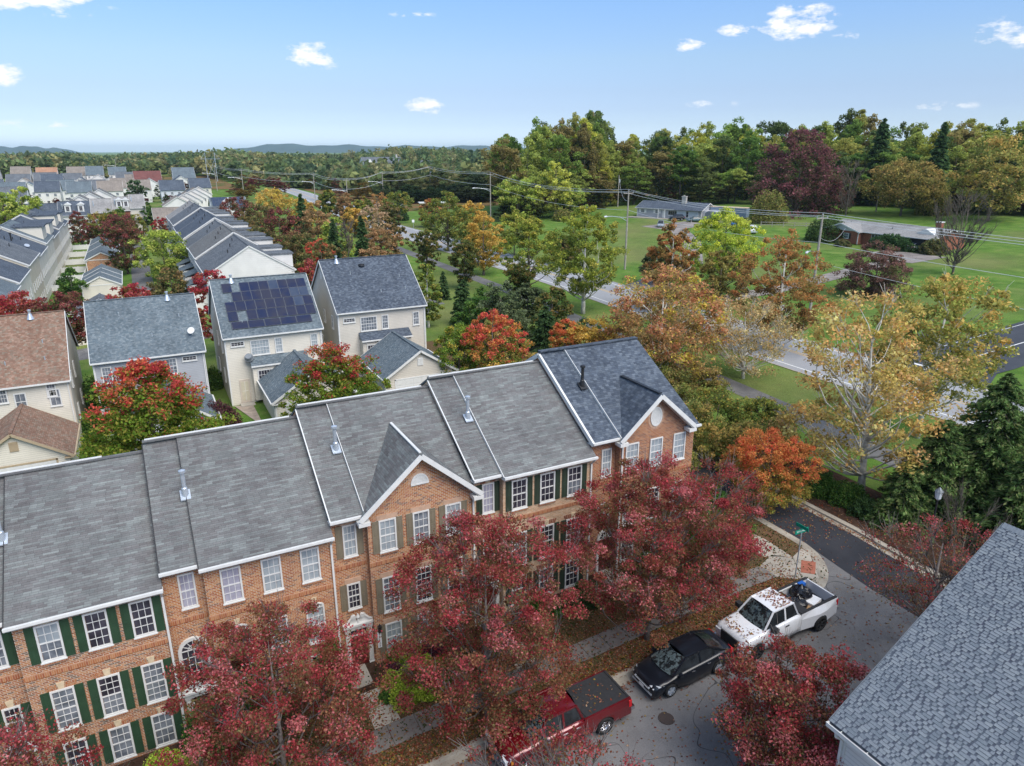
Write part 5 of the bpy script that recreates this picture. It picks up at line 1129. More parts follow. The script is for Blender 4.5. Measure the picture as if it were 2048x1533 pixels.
    b.box(x - .13, x - .115, y1, y0, z - .1, z + .035); b.box(x - .115, x, y1, y0, z - .1, z - .085); b.box(x - .13, x, y0 - .012, y0, z - .1, z + .03); b.box(x - .135, x - .105, y1, y0, z + .03, z + .045)
    for k in range(12): b.box(x - .13, x, y0 - .5 - k * .9, y0 - .48 - k * .9, z + .0, z + .03)
    b.build('gutter', M['white_trim'], root)
    b = MB(); b.tube([(x - .06, -.0, z - .1), (x - .02, -.0, z - .3), (-.1, -.02, z - .55), (-.1, -.02, 0)], .05, 8); b.build('downspout', M['white_trim'], root)
    b = MB(); b.box(-o, 0, -L, q - .02, e - .2, e - .18); b.build('soffit', M['white_trim'], root)
    window(root, 'W', -.03, -1.7, 2.8, .9, 1.6, 3, 4, 'glass_dark', .1); window(root, 'W', -.03, -4.7, 2.8, .9, 1.6, 3, 4, 'glass_dark', .1)
for i, c in enumerate([(.185, .21, .235), (.2, .225, .25), (.215, .24, .26), (.165, .19, .215)]):
    t = NT('shingle_t%d' % i); k = t.mixc(.6, c, t.ramp(t.noise(45, 3, t.pos(), .7), [(.3, (.62, .62, .62)), (.7, (1.35, 1.35, 1.35))]), 'MULTIPLY')
    k = t.mixc(.5, k, t.ramp(t.noise(2.5, 3), [(.3, (.8, .8, .84)), (.7, (1.12, 1.1, 1.08))]), 'MULTIPLY'); t.base(k); t.rough(.95, .1); t.bump(t.noise(120, 2), .004, .7); M['shingle_t%d' % i] = t.mat
t = NT('shingle_under'); k = t.mixc(.7, (.095, .11, .135), t.ramp(t.noise(45, 3, t.pos(), .7), [(.3, (.6, .6, .6)), (.7, (1.4, 1.4, 1.4))]), 'MULTIPLY'); k = t.mixc(.6, k, t.ramp(t.noise(3.5, 2), [(.3, (.7, .65, .75)), (.7, (1.3, 1.35, 1.3))]), 'MULTIPLY'); t.base(k); t.rough(.95, .1); M['shingle_under'] = t.mat
near_house()

# ================================================================ VEHICLES
def hull(b, st, wheels=(), wr=.36, half=None):
    """loft of a car's lower body. st: (x, top z, half width, bottom z, crown). Wheel arches cut into the sides."""
    xs = sorted(set([s[0] for s in st] + [round(w + wr * 1.12 * k, 3) for w in wheels for k in (-1, -.93, -.75, -.5, 0, .5, .75, .93, 1)]))
    S_ = np.array(sorted(st)); rows = []
    for x in xs:
        zt, w, zb, cr = [np.interp(x, S_[:, 0], S_[:, i]) for i in (1, 2, 3, 4)]; za = zb
        for q in wheels:
            if abs(x - q) < wr * 1.12: za = max(zb, wr + math.sqrt(max(0, (wr * 1.12) ** 2 - (x - q) ** 2)))
        za = min(za, zt - .12); h = zt - za
        P = [(0, zt + cr), (w * .5, zt + cr * .75), (w * .82, zt + cr * .15), (w * .95, zt - .03), (w, zt - min(.12, h * .3)), (w * 1.0, za + h * .35), (w * .985, za + .01), (w * .96, za), (w * .7, max(za, zb) if za > zb else zb), (0, zb)]
        if za > zb + .01: P[8] = (w * .7, za)
        rows.append([(x, y, z) for y, z in P] + [(x, -y, z) for y, z in P[::-1][1:-1]])
    n = len(rows[0]); k0 = len(b.v)
    for r_ in rows: b.v += r_
    for i in range(len(rows) - 1):
        for j in range(n):
            a = k0 + i * n + j; c = k0 + i * n + (j + 1) % n; b.f.append((a, a + n, c + n, c)); b.m.append(0)
    b.f.append(tuple(k0 + j for j in range(n))); b.m.append(0); b.f.append(tuple(k0 + (len(rows) - 1) * n + j for j in range(n - 1, -1, -1))); b.m.append(0)
def lathe_y(b, c, prof, n=24):
    k0 = len(b.v); m = len(prof)
    for i in range(n):
        a = 2 * math.pi * i / n
        for r_, y in prof: b.v.append((c[0] + r_ * math.cos(a), c[1] + y, c[2] + r_ * math.sin(a)))
    for i in range(n):
        for j in range(m - 1):
            p = k0 + i * m + j; q = k0 + ((i + 1) % n) * m + j; b.f.append((p, p + 1, q + 1, q)); b.m.append(0)
_wh = {}
def wheel(root, x, y, r, side, rim='chrome', w=.22, spokes=5):
    key = (r, side, rim, w, spokes)
    if key not in _wh:
        b = MB(); lathe_y(b, (0, 0, 0), [(r * .62, -w / 2), (r * .93, -w / 2), (r, -w * .36), (r, w * .36), (r * .93, w / 2), (r * .62, w / 2), (r * .62, -w / 2)]); ty = b.mesh('wheel', M['rubber'], True)
        b = MB(); s = side; lathe_y(b, (0, 0, 0), [(0, s * w * .1), (r * .5, s * w * .08), (r * .6, s * w * .2), (r * .64, s * w * .5), (r * .67, s * w * .52), (r * .67, s * w * .3)])
        for k in range(spokes):
            a = 2 * math.pi * k / spokes; b.bar((r * .1 * math.cos(a), s * w * .36, r * .1 * math.sin(a)), (r * .64 * math.cos(a), s * w * .44, r * .64 * math.sin(a)), .06, .04, (0, s, 0))
            a += .18; b.bar((r * .1 * math.cos(a), s * w * .36, r * .1 * math.sin(a)), (r * .64 * math.cos(a), s * w * .44, r * .64 * math.sin(a)), .03, .03, (0, s, 0))
        b.tube([(0, s * w * .3, 0), (0, s * w * .46, 0)], r * .14, 10); rm = b.mesh('rim', M[rim]); _wh[key] = (ty, rm)
    ty, rm = _wh[key]; o = link('wheel', ty, root, (x, y, r)); link('rim', rm, o); return o
def arch_liner(root, wheels, wr, hw):
    b = MB()
    for x in wheels: b.box(x - wr * 1.1, x + wr * 1.1, -hw * .78, hw * .78, .2, wr * 2 + .02)
    b.build('underbody', M['liner'], root)
def cabin(root, xa, xb, xc, xd, zb, zt, wb, wt, body, pillars=(0,), zc=.05, glassf='windshield'):
    "xa cowl, xb front edge of roof, xc rear edge of roof, xd base of rear glass (xa > xb > xc > xd)"
    def grid(p0, p1, p2, p3, bulge, name, mat, nx=6, ny=4):
        b = MB(); A, B_, C_, D = [np.array(p, float) for p in (p0, p1, p2, p3)]; bl = np.array(bulge, float); V = []
        for j in range(ny + 1):
            for i in range(nx + 1):
                u, v = i / nx, j / ny; V.append(tuple((A * (1 - u) + B_ * u) * (1 - v) + (D * (1 - u) + C_ * u) * v + bl * 4 * u * (1 - u)))
        b.add(V, [(j * (nx + 1) + i, j * (nx + 1) + i + 1, (j + 1) * (nx + 1) + i + 1, (j + 1) * (nx + 1) + i) for j in range(ny) for i in range(nx)]); return b.build(name, M[mat], root, smooth=True)
    grid((xa, -wb, zb), (xa, wb, zb), (xb, wt, zt), (xb, -wt, zt), (.16, 0, .02), 'windshield', glassf)
    grid((xd, wb * .97, zb + .02), (xd, -wb * .97, zb + .02), (xc, -wt, zt), (xc, wt, zt), (-.12, 0, .02), 'rear_window', 'glass_car')
    grid((xb + .02, -wt, zt), (xb + .02, wt, zt), (xc - .02, wt, zt), (xc - .02, -wt, zt), (0, 0, zc), 'roof', body)
    for s in (1, -1):
        b = MB(); P = [(xa - .02, s * wb, zb), (xb, s * wt, zt - .02), (xc, s * wt, zt - .02), (xd + .02, s * wb * .97, zb + .02)]; b.poly(P[::s]); b.build('side_window', M['glass_car'], root)
    for s in (1, -1):
        b = MB(); b.bar((xa + .03, s * wb, zb - .02), (xb + .02, s * wt, zt + .0), .07, .06); b.bar((xb + .02, s * wt, zt), (xc - .02, s * wt, zt), .07, .06); b.bar((xc - .02, s * wt, zt), (xd - .03, s * wb * .98, zb), .1, .07)
        for px in pillars:
            b.bar((px, s * (wb + .003), zb), (px - .04, s * (wt + .003), zt), .03, .09, (1, 0, 0))
        b.build('pillars', M[body], root)
def sedan(label, loc, rz, body='car_black', rim='chrome', group=None, simple_=False, scale=1, writing=False, cat='car'):
    root = empty('parked_car', loc, rz, label, cat, group); root.scale = (scale,) * 3
    st = [(2.24, .52, .62, .26, .0), (2.2, .64, .74, .2, .02), (2.05, .74, .82, .18, .03), (1.6, .82, .87, .18, .04), (1.0, .91, .885, .17, .04), (.2, .95, .89, .17, .02), (-.9, .98, .89, .17, .02), (-1.5, 1.02, .88, .17, .03), (-2.0, 1.02, .82, .2, .04), (-2.2, .98, .76, .24, .02), (-2.27, .7, .72, .28, 0)]
    b = MB(); hull(b, st, (1.34, -1.34), .32); b.build('body', M[body], root, smooth=True)
    arch_liner(root, (1.34, -1.34), .32, .88)
    cabin(root, 1.18, .3, -.95, -1.95, .93, 1.42, .77, .57, body, (-.38,), .05)
    for x in (1.34, -1.34):
        for s in (1, -1): wheel(root, x, s * .79, .32, s, rim)
    for s in (1, -1):
        b = MB(); b.prism([(2.12, s * .42, .62), (1.72, s * .845, .73), (1.78, s * .845, .62), (2.2, s * .5, .55)][::s], (-.06, 0, -.02)); b.prism([(2.225, s * .42, .6), (2.19, s * .7, .63), (1.86, s * .855, .755), (2.0, s * .68, .76), (2.17, s * .45, .69)][::s], (0, 0, -.02)); b.build('headlight', M['lamp_clear'], root)
        b = MB(); b.box(-2.3, -2.12, s * .46, s * .8, .72, .9); b.build('tail_light', M['lamp_red'], root)
        b = MB(); b.box(.78, .95, s * .86, s * 1.02, .92, 1.04); b.build('mirror', M[body], root)
        b = MB(); b.box(.02, .2, s * .875, s * .91, .8, .83); b.box(-.86, -.68, s * .875, s * .91, .83, .86); b.build('handle', M['chrome'], root)
    b = MB(); b.box(2.2, 2.262, -.42, .42, .42, .6); b.build('grille', M['liner'], root)
    b = MB(); b.box(2.21, 2.28, -.66, .66, .33, .40); b.box(2.22, 2.29, -.5, .5, .56, .6); b.build('bumper_trim', M['galv'], root)
    b = MB(); b.box(2.27, 2.3, -.15, .15, .38, .5); b.build('number_plate', M['sign_white'], root)
    if not simple_:
        b = MB(); b.box(-.5, .1, -.3, .3, 1.435, 1.455); b.build('sunroof', M['glass_car'], root)
    return root
def suv(label, loc, rz, body, group=None, cat='car', h=1.65, scale=1):
    root = empty('parked_car', loc, rz, label, cat, group); root.scale = (scale,) * 3
    st = [(2.3, .7, .7, .3, 0), (2.2, .86, .84, .25, .02), (1.5, 1.0, .92, .24, .04), (1.0, 1.04, .93, .24, .03), (-1.9, 1.08, .92, .24, .02), (-2.25, 1.0, .85, .3, .02), (-2.32, .8, .8, .35, 0)]
    b = MB(); hull(b, st, (1.4, -1.4), .36); b.build('body', M[body], root, smooth=True); arch_liner(root, (1.4, -1.4), .36, .9)
    cabin(root, 1.15, .45, -1.7, -2.15, 1.05, h, .82, .66, body, (-.25, -1.2), .03, 'glass_car')
    for x in (1.4, -1.4):
        for s in (1, -1): wheel(root, x, s * .82, .36, s, 'chrome')
    for s in (1, -1):
        b = MB(); b.box(2.18, 2.31, s * .5, s * .82, .66, .84); b.build('headlight', M['lamp_clear'], root); b = MB(); b.box(-2.34, -2.2, s * .6, s * .86, .8, 1.05); b.build('tail_light', M['lamp_red'], root)
    return root
def pickup(label, loc, rz, body, dually=False, name='pickup_truck'):
    root = empty(name, loc, rz, label, 'pickup truck')
    L = 2.95; wr = .40; hw = .97
    wf, wrr = 1.98, -1.72 if dually else -1.6
    if dually: wf = 2.1; wrr = -1.86
    zt = 1.12 if not dually else 1.22
    st = [(L, .78, .8, .42, 0), (L - .08, zt - .12, .92, .38, .02), (L - .25, zt - .04, .95, .36, .05), (2.2, zt + .02, hw, .36, .07), (1.5, zt + .06, hw, .36, .06), (1.2, zt + .08, hw, .34, .02), (-.3, zt + .1, hw, .34, .0), (-.62, zt + .1, hw, .34, .0)]
    b = MB(); hull(b, st, (wf,), wr); b.build('body', M[body], root, smooth=True)
    x0 = -.5 if not dually else -.42
    cabin(root, 1.62, .95, x0 + .12, x0 - .1, zt + .07, zt + .74, .84, .68, body, (.28,) if not dually else (.3,), .04)
    # bed: two sides with arches, tailgate, floor
    xe = -2.9 if not dually else -3.1; xb = -.64; bh = zt + .12
    for s in (1, -1):
        b = MB(); xs = sorted(set([xe, xb] + [round(wrr + wr * 1.15 * q, 3) for q in (-1, -.9, -.7, -.4, 0, .4, .7, .9, 1)])); zs = []
        for x in xs: zs.append(wr + math.sqrt((wr * 1.15) ** 2 - (x - wrr) ** 2) if abs(x - wrr) < wr * 1.15 else .42)
        flare = [0.0 if not dually or abs(x - wrr) > wr * 1.6 else .16 * (1 - (abs(x - wrr) / (wr * 1.6)) ** 2) ** .5 for x in xs]
        for i in range(len(xs) - 1):
            a, c = xs[i], xs[i + 1]; mid = .95
            def pt(j, z, q): return (xs[j], s * (hw * q + (flare[j] if z < bh - .18 else flare[j] * .15)), z)
            zm = bh - .3
            Q = [[pt(i, zs[i], .985), pt(i + 1, zs[i + 1], .985), pt(i + 1, zm, 1), pt(i, zm, 1)], [pt(i, zm, 1), pt(i + 1, zm, 1), pt(i + 1, bh, .965), pt(i, bh, .965)], [pt(i, bh, .965), pt(i + 1, bh, .965), (c, s * .84, bh), (a, s * .84, bh)], [(a, s * .84, bh), (c, s * .84, bh), (c, s * .84, .75), (a, s * .84, .75)], [pt(i, zs[i], .985), pt(i + 1, zs[i + 1], .985), (c, s * .7, zs[i + 1]), (a, s * .7, zs[i])]]
            for k, q in enumerate(Q): b.quad(*(q if (s > 0) ^ (k == 4) else q[::-1])[::-1])
        b.build('bed_side', M[body], root)
        b = MB(); b.box(xe - .02, xe + .12, s * .86, s * .98, bh - .42, bh - .1); b.build('tail_light', M['lamp_red'], root)
        b = MB(); b.prism([(L - .02, s * .5, .78), (L - .1, s * .93, .84), (L - .24, s * .965, zt - .08), (L - .06, s * .55, zt - .1)][::s], (-.02, 0, .01)); b.box(L - .12, L + .012, s * .55, s * .9, .76, .98); b.build('headlight', M['lamp_clear'], root)
        b = MB(); b.box(L - .3, L - .2, s * .955, s * .985, .8, .98); b.build('turn_light', M['lamp_amber'], root)
        b = MB(); b.box(1.15, 1.4, s * .98, s * 1.26, zt + .05, zt + .28); b.bar((1.3, s * .88, zt + .1), (1.28, s * 1.05, zt + .15), .06, .06); b.build('mirror', M['chrome' if not dually else 'liner'], root)
        b = MB(); b.box(.2, .42, s * .965, s * 1.0, zt - .12, zt - .07); 
        if not dually: b.box(-.42, -.2, s * .965, s * 1.0, zt - .12, zt - .07)
        b.build('handle', M['chrome' if not dually else 'liner'], root)
        b = MB(); b.box(-.6, 1.35, s * .82, s * .99, .36, .44); b.build('running_board', M['liner'], root)
        b = MB(); b.box(.262, .27, s * .972, s * .976, .5, zt + .05)
    b = MB(); b.box(xe, xe + .07, -.84, .84, .62, bh - .02); b.build('tailgate', M[body], root)
    b = MB(); b.box(xe + .05, xb, -.84, .84, .55, .76); b.box(xb - .06, xb, -.84, .84, .7, bh); b.build('bed_floor', M['liner'], root)
    b = MB(); b.box(xe - .22, xe + .02, -.9, .9, .5, .68); b.build('rear_bumper', M['chrome'], root)
    b = MB(); b.box(L - .05, L + .1, -.9, .9, .44, .62); b.build('front_bumper', M['chrome'], root)
    b = MB(); b.box(L - .03, L + .03, -.52, .52, .64, zt - .14); b.build('grille', M['liner' if dually else 'chrome'], root)
    b = MB(); b.box(-2.7, 2.6, -.75, .75, .3, .62); b.build('underbody', M['liner'], root)
    for x in (wf, wrr):
        for s in (1, -1): wheel(root, x, s * (.84 if not (dually and x == wrr) else 1.0), wr, s, 'chrome' if not dually else 'liner', .28)
    if dually:
        for s in (1, -1): wheel(root, wrr, s * .7, wr, s, 'liner', .25)
        for s in (1, -1): b = MB(); b.box(xe + .05, xb, s * .82, s * .95, bh, bh + .05); b.build('bed_rail', M['liner'], root)
        b = MB(); b.box(xb - .5, xb, -.82, .82, bh - .25, bh + .03); b.build('tool_box', M['liner'], root)
    else:
        b = MB(); b.prism([(xe + .02, -.86, bh + .02), (xb - .02, -.86, bh + .02), (xb - .02, .86, bh + .02), (xe + .02, .86, bh + .02)], (0, 0, -.05)); b.bar((xe + .1, -.86, bh + .03), (xe + .1, .86, bh + .03), .05, .04)
        b.bar((xb - .1, -.86, bh + .03), (xb - .1, .86, bh + .03), .05, .03); b.build('bed_cover', M['vinyl_cover'], root)
    return root, bh, xe, xb
def tilt(o, x):   # follow the slope of the street
    o.rotation_euler = (0, -math.atan(.068) if True else 0, 0)
def on_street(root, rz, slope=-.068):
    from mathutils import Euler, Matrix
    # facing -x (rz=180): street rises to +x
    root.rotation_euler = Euler((0, math.atan(slope) if abs(rz) < 1 else math.atan(-slope), 0)); root.rotation_mode = 'XYZ'
    root.rotation_euler = (Matrix.Rotation(math.atan(slope), 4, 'Y') @ Matrix.Rotation(rz, 4, 'Z')).to_euler()
sd = sedan('black sedan with silver wheels parked at the kerb between two pickups', (19.05, 19.7, gz(19.05, 20) + .02), 0, 'car_black', 'galv'); on_street(sd, math.pi)
rt_, *_ = pickup('dark red crew cab pickup with black bed cover parked at the kerb', (12.55, 19.6, gz(12.55, 19.85) + .02), 0, 'car_red'); on_street(rt_, math.pi)
wt_, bh, xe, xb = pickup('white dually pickup with loaded open bed parked nearest the corner', (24.6, 19.5, gz(24.6, 20) + .02), 0, 'car_white', True); on_street(wt_, math.pi)
# load in the open bed: separate things
def blob(name, c, r, mat, label, cat, seed, sq=.8):
    rg = np.random.default_rng(seed); b = MB(); n, m = 16, 10; V = []
    for j in range(m + 1):
        for i in range(n):
            a, p = 2 * math.pi * i / n, math.pi * j / m; k = 1 + .16 * math.sin(3 * a + seed) * math.sin(p) + rg.uniform(-.09, .09)
            V.append((r * k * math.sin(p) * math.cos(a), r * k * math.sin(p) * math.sin(a), r * sq * (k * math.cos(p)) + r * sq * .9 + (r * .35 if j == 0 else 0)))
    b.add(V, [(j * n + i, (j + 1) * n + i, (j + 1) * n + (i + 1) % n, j * n + (i + 1) % n) for j in range(m) for i in range(n)])
    o = b.build(name, M[mat], None, c, smooth=False); return tag(o, label, cat)
gx = lambda x: gz(x, 20) + .02
blob('trash_bag', (26.5, 19.8, gx(26.9) + .8), .5, 'bag_plastic', 'large knotted black trash bag standing in the rear of the truck bed', 'trash bag', 3, .85)
blob('trash_bag', (26.0, 19.5, gx(26.4) + .78), .42, 'bag_plastic', 'lower black trash bag lying in the middle of the truck bed', 'trash bag', 5, .7)
b = MB(); b.box(0, 1.3, 0, .35, 0, .05); o = b.build('cardboard_sheet', M['cardboard'], None, (25.8, 18.8, gx(26.2) + .86), (0, -.068, .1)); tag(o, 'flattened brown cardboard strip along the street side of the truck bed', 'cardboard')
b = MB(); b.box(0, .9, 0, .5, 0, .04); o = b.build('wood_board', M['plank_wood'], None, (25.5, 19.15, gx(26.1) + .8), (0, -.068, -.3)); tag(o, 'pale wood board lying beside the bags behind the cab', 'board')
b = MB(); b.box(0, .7, 0, .45, 0, .3); o = b.build('white_sack', M['sign_white'], None, (26.5, 18.95, gx(26.9) + .78), (0, -.1, .2)); tag(o, 'crumpled white sack between the black bags and the cardboard', 'sack')
b = MB(); b.box(0, 1.6, 0, .1, 0, .06); o = b.build('white_plank', M['white_trim'], None, (25.5, 20.27, gx(25.9) + 1.3), (0, -.068, .0)); tag(o, 'long white plank on the kerb side rail of the truck bed', 'plank')
b = MB(); b.box(0, .35, 0, .25, 0, .25); o = b.build('blue_box', M['plastic_blue'], None, (26.8, 20.05, gx(26.8) + 1.2), (0, -.068, .0)); tag(o, 'small blue box behind the tall trash bag', 'box')
# van and cars across the road
def van(label, loc, rz):
    root = empty('van', loc, rz, label, 'van'); st = [(2.7, .8, .8, .35, 0), (2.6, 1.0, .92, .3, .03), (2.0, 1.15, .97, .3, .04), (1.5, 1.2, .98, .3, .02), (-2.5, 1.25, .97, .3, .0), (-2.65, 1.2, .95, .35, 0)]
    b = MB(); hull(b, st, (1.8, -1.6), .36); b.build('body', M['car_white'], root, smooth=True); arch_liner(root, (1.8, -1.6), .36, .92)
    b = MB(); V = []
    for x, z, w in ((1.75, 1.2, .93), (1.1, 2.0, .8), (.6, 2.1, .8), (-2.3, 2.1, .8), (-2.62, 1.95, .78), (-2.66, 1.2, .93)): V.append((x, z, w))
    for (xa, za, wa), (xc, zc, wc) in zip(V[:-1], V[1:]): b.quad((xa, -wa, za), (xa, wa, za), (xc, wc, zc), (xc, -wc, zc))
    for s in (1, -1): b.poly([(x, s * w, z) for x, z, w in V][::s])
    b.build('van_top', M['car_white'], root)
    for s in (1, -1):
        b = MB(); b.quad(*[(-2.68, y, z) for y, z in ((s * .12, 1.25), (s * .7, 1.25), (s * .62, 1.75), (s * .12, 1.75))][::s]); b.build('rear_window', M['glass_car'], root)
        b = MB(); b.quad(*[(x, s * (.955 - (z - 1.2) * .145), z) for x, z in ((.6, 1.3), (1.5, 1.3), (1.15, 1.85), (.6, 1.85))][::-s]); b.quad(*[(x, s * (.955 - (z - 1.2) * .145), z) for x, z in ((-.2, 1.35), (.45, 1.35), (.45, 1.85), (-.2, 1.85))][::-s]); b.build('side_window', M['glass_car'], root)
        b = MB(); b.box(-2.7, -2.6, s * .8, s * .96, .9, 1.15); b.build('tail_light', M['lamp_red'], root)
        for x in (1.8, -1.6): wheel(root, x, s * .86, .36, s, 'chrome')
    b = MB(); b.box(-2.69, -2.66, -.2, .2, .8, .95); b.build('number_plate', M['liner'], root); b = MB(); b.box(-2.8, -2.62, -.9, .9, .45, .6); b.build('rear_bumper', M['galv'], root)
    return root
van('white passenger van parked on the lawn right of the gray ranch house', (137.5, 132.5, 3.65), R(62))
suv('silver pickup-like car on the ranch driveway, left of the others', (129.2, 157.4, 3.35), R(230), 'car_silver')
suv('black car nearest the gray ranch house porch', (141.8, 165.8, 3.95), R(150), 'car_black')
sedan('dark teal sedan parked beside the black car at the ranch house', (143.2, 159.5, 3.95), R(160), 'car_teal', simple_=True)
sedan('white car inside the carport of the brick ranch house', (141.6, 91.2, 3.95), R(0), 'car_white', simple_=True)
suv('white car in the far lot by the road, left of the rust tree', (92, 296, gz(92, 296) + .1), R(30), 'car_white')
suv('gray car in the far lot, right of the white one', (98, 290, gz(98, 290) + .1), R(10), 'car_gray')
# trailers beside the ranch
root = empty('trailer', (151.5, 163.5, 4.25), R(-66), 'long blue-gray box trailer with pale roof right of the gray ranch house', 'trailer')
b = MB(); b.box(0, 11, 2, 4.6, .7, 3.3); b.build('trailer_body', M['bluebox'], root); b = MB(); b.box(-.1, 11.1, 1.9, 4.7, 3.3, 3.42); b.build('trailer_roof', M['buff_stone'], root)
for x in (7, 8.4): wheel(root, x, 2.0, .45, -1, 'liner')
root = empty('trailer', (147.4, 160.0, 4.1), R(-66), 'small dark gray enclosed trailer in front of the blue-gray trailer', 'trailer')
b = MB(); b.prism([(0, 0, .6), (4.2, 0, .6), (4.2, 0, 2.3), (.8, 0, 2.7), (0, 0, 2.0)], (0, 2.1, 0)); b.build('trailer_body', M['copper_gray'], root); wheel(root, 2.2, 0, .38, -1, 'chrome')
blob('tarp_pile', (144, 144.5, 3.9), 1.0, 'plastic_blue', 'blue covered pile on the lawn behind the white van', 'pile', 9, .6)
# boulders beside the main road
rr_ = random.Random(4)
for k in range(12):
    x, y = 69.9 + rr_.uniform(-.5, .9), 35.4 - k * .62; V = []
    o = blob('boulder', (x, y, 1.25), rr_.uniform(.35, .6), 'rock', ['pale boulder at the road edge nearest the side road', 'second pale boulder from the side road', 'third pale boulder from the side road', 'fourth pale boulder from the side road', 'fifth pale boulder from the side road', 'sixth pale boulder from the side road', 'seventh pale boulder from the side road', 'eighth pale boulder from the side road', 'ninth pale boulder from the side road', 'tenth pale boulder from the side road', 'eleventh pale boulder from the side road', 'boulder farthest right in the rock strip'][k], 'boulder', 20 + k, .55); o['group'] = 'boulders along the road edge'

# ================================================================ POLES, WIRES, SIGNS
poles = {}
def pole(key, x, y, h, label, lamp=None, arm=True, transformer=False):
    g = gz(x, y); root = empty('utility_pole', (x, y, g), 0, label, 'utility pole', 'wooden utility poles'); poles[key] = (x, y, g, h)
    b = MB(); b.tube([(0, 0, -.5), (0, 0, h * .5), (0, 0, h)], [.2, .17, .13], 8); b.build('pole', M['wood_pole'], root)
    if arm:
        b = MB(); b.bar((-1.3, -.2, h - .5), (1.3, .2, h - .5), .1, .12); b.build('cross_arm', M['wood_pole'], root)
        for q in (-1.2, 0, 1.2):
            b = MB(); b.cyl((q, q * .15, h - .44 if q else h), .06, .22, 6); b.build('insulator', M['galv'], root)
    if lamp:
        z = h * .66; b = MB(); b.tube([(0, 0, z - .6), (lamp[0] * .35, lamp[1] * .35, z + .25), (lamp[0] * .8, lamp[1] * .8, z + .55), (lamp[0], lamp[1], z + .55)], .06, 6); b.tube([(0, 0, z + .1), (lamp[0] * .35, lamp[1] * .35, z + .25)], .04, 6); b.build('lamp_arm', M['galv'], root)
        t = np.array(lamp, float); t /= np.linalg.norm(t); b = MB(); b.tube([(lamp[0] - t[0] * .3, lamp[1] - t[1] * .3, z + .55), (lamp[0], lamp[1], z + .57), (lamp[0] + t[0] * .5, lamp[1] + t[1] * .5, z + .52), (lamp[0] + t[0] * .7, lamp[1] + t[1] * .7, z + .5)], [.06, .14, .17, .06], 8); b.build('lamp_head', M['lamp_clear'], root)
    if transformer: b = MB(); b.cyl((.35, 0, h - 2.6), .28, 1.1, 10); b.build('transformer', M['galv'], root)
    return root
pole('a', 79.0, 64.0, 14.2, 'tall wooden pole with street lamp arm on the big lawn at right', (-4.6, -2.2))
pole('b', 83, 111, 14.8, 'wooden pole rising behind the tall yellow-green tree, lamp arm to the left', (-5.5, -1))
pole('c', 100, 205, 14.8, 'wooden pole with lamp arm in front of the left end of the woods', (-5.5, 0))
pole('z', 78.5, -12, 14.2, 'wooden pole beyond the right edge of the frame', None)
pole('d', 154, 212, 11, 'short pole at the wood edge behind the gray ranch house', None, False, True)
pole('e', 197, 141, 9.6, 'leaning pale pole behind the brick ranch house', None, False)
pole('f', 70, 262, 12.5, 'wooden pole on the grass strip by the curving road', (-5, 0))
pole('g', 102, 320, 13, 'wooden pole with double cross arm beyond the gold field', (-6, 0))
pole('h', 127, 325, 15, 'wooden pole with transformer right of the far white shelter', None, True, True)
pole('i', 168, 330, 17, 'far wooden pole, one of a pair left of the woods', None, False); pole('j', 173, 331, 17, 'second pole of the far pair left of the woods', None, False)
pole('k', 52, 395, 13, 'far pole with lamp arm above the orange shrubs, right one', (-6, 0)); pole('l', 44, 440, 14, 'far pole with lamp arm above the orange shrubs, left one', (-6, 0)); pole('m', 78, 350, 12, 'far pole with lamp arm above the bend of the road', (-5, 0)); pole('n', -6, 640, 15, 'farthest pole with lamp arm behind the roofs at left', (-7, 0))
root = empty('transmission_tower', (52, 540, gz(52, 540)), 0, 'tall two-legged transmission structure behind the far houses', 'pylon')
b = MB()
for x in (-3, 3): b.tube([(x, 0, 0), (x, 0, 19)], [.2, .14], 6)
b.bar((-6, 0, 15), (6, 0, 15), .18, .18); b.bar((-3, 0, 3), (3, 0, 15), .12, .12); b.bar((3, 0.1, 3), (-3, 0.1, 15), .12, .12); b.bar((-6, 0, 15), (-3, 0, 19), .12, .12); b.bar((6, 0, 15), (3, 0, 19), .12, .12); b.build('tower_frame', M['galv'], root)
def wire(p, q, sag, label, r=.035):
    p, q = np.array(p, float), np.array(q, float); n = 14; pts = []
    for i in range(n + 1): t = i / n; v = p + (q - p) * t; v[2] -= sag * 4 * t * (1 - t); pts.append(v)
    b = MB(); b.tube(pts, r, 4); o = b.build('power_line', M['wire_metal']); tag(o, label, 'power line', 'overhead lines along the main road')
def att(k, dx, dz): x, y, g, h = poles[k]; return (x + dx, y + dx * .15, g + h + dz)
spans = [('z', 'a', 'right of the lamp pole on the big lawn'), ('a', 'b', 'between the two nearest poles'), ('b', 'c', 'between the second pole and the one by the woods'), ('c', 'h', 'left of the pole by the woods'), ('h', 'g', 'between the far poles over the gold field'), ('g', 'f', 'towards the curving road pole'), ('f', 'm', 'along the far road'), ('m', 'k', 'above the far orange shrubs'), ('k', 'l', 'far away above the row houses')]
for a, c, w in spans:
    rad = .026 if a in 'zab' else .045
    for dx, dz, nme in ((-1.2, -.25, 'left upper wire '), (0, .2, 'topmost wire '), (1.2, -.25, 'right upper wire '), (.15, -3.6, 'lower cable ')):
        if a not in 'zab' and dx in (1.2,): continue
        wire(att(a, dx, dz), att(c, dx, dz), (.9 if a == 'z' or a == 'a' else 1.6) if a in 'zab' else .9, nme + w, rad)
wire(att('a', .15, -6.2), att('z', .15, -7.5), 1.0, 'lowest cable right of the lamp pole on the big lawn', .02)
wire(att('b', .15, -1.8), att('d', 0, -.5), 2.5, 'service wire from the second pole to the wood edge pole', .03)
wire(att('a', .15, -3.0), (141.5, 108, 7.2), 1.5, 'service wire from the lamp pole to the brick ranch house', .02)
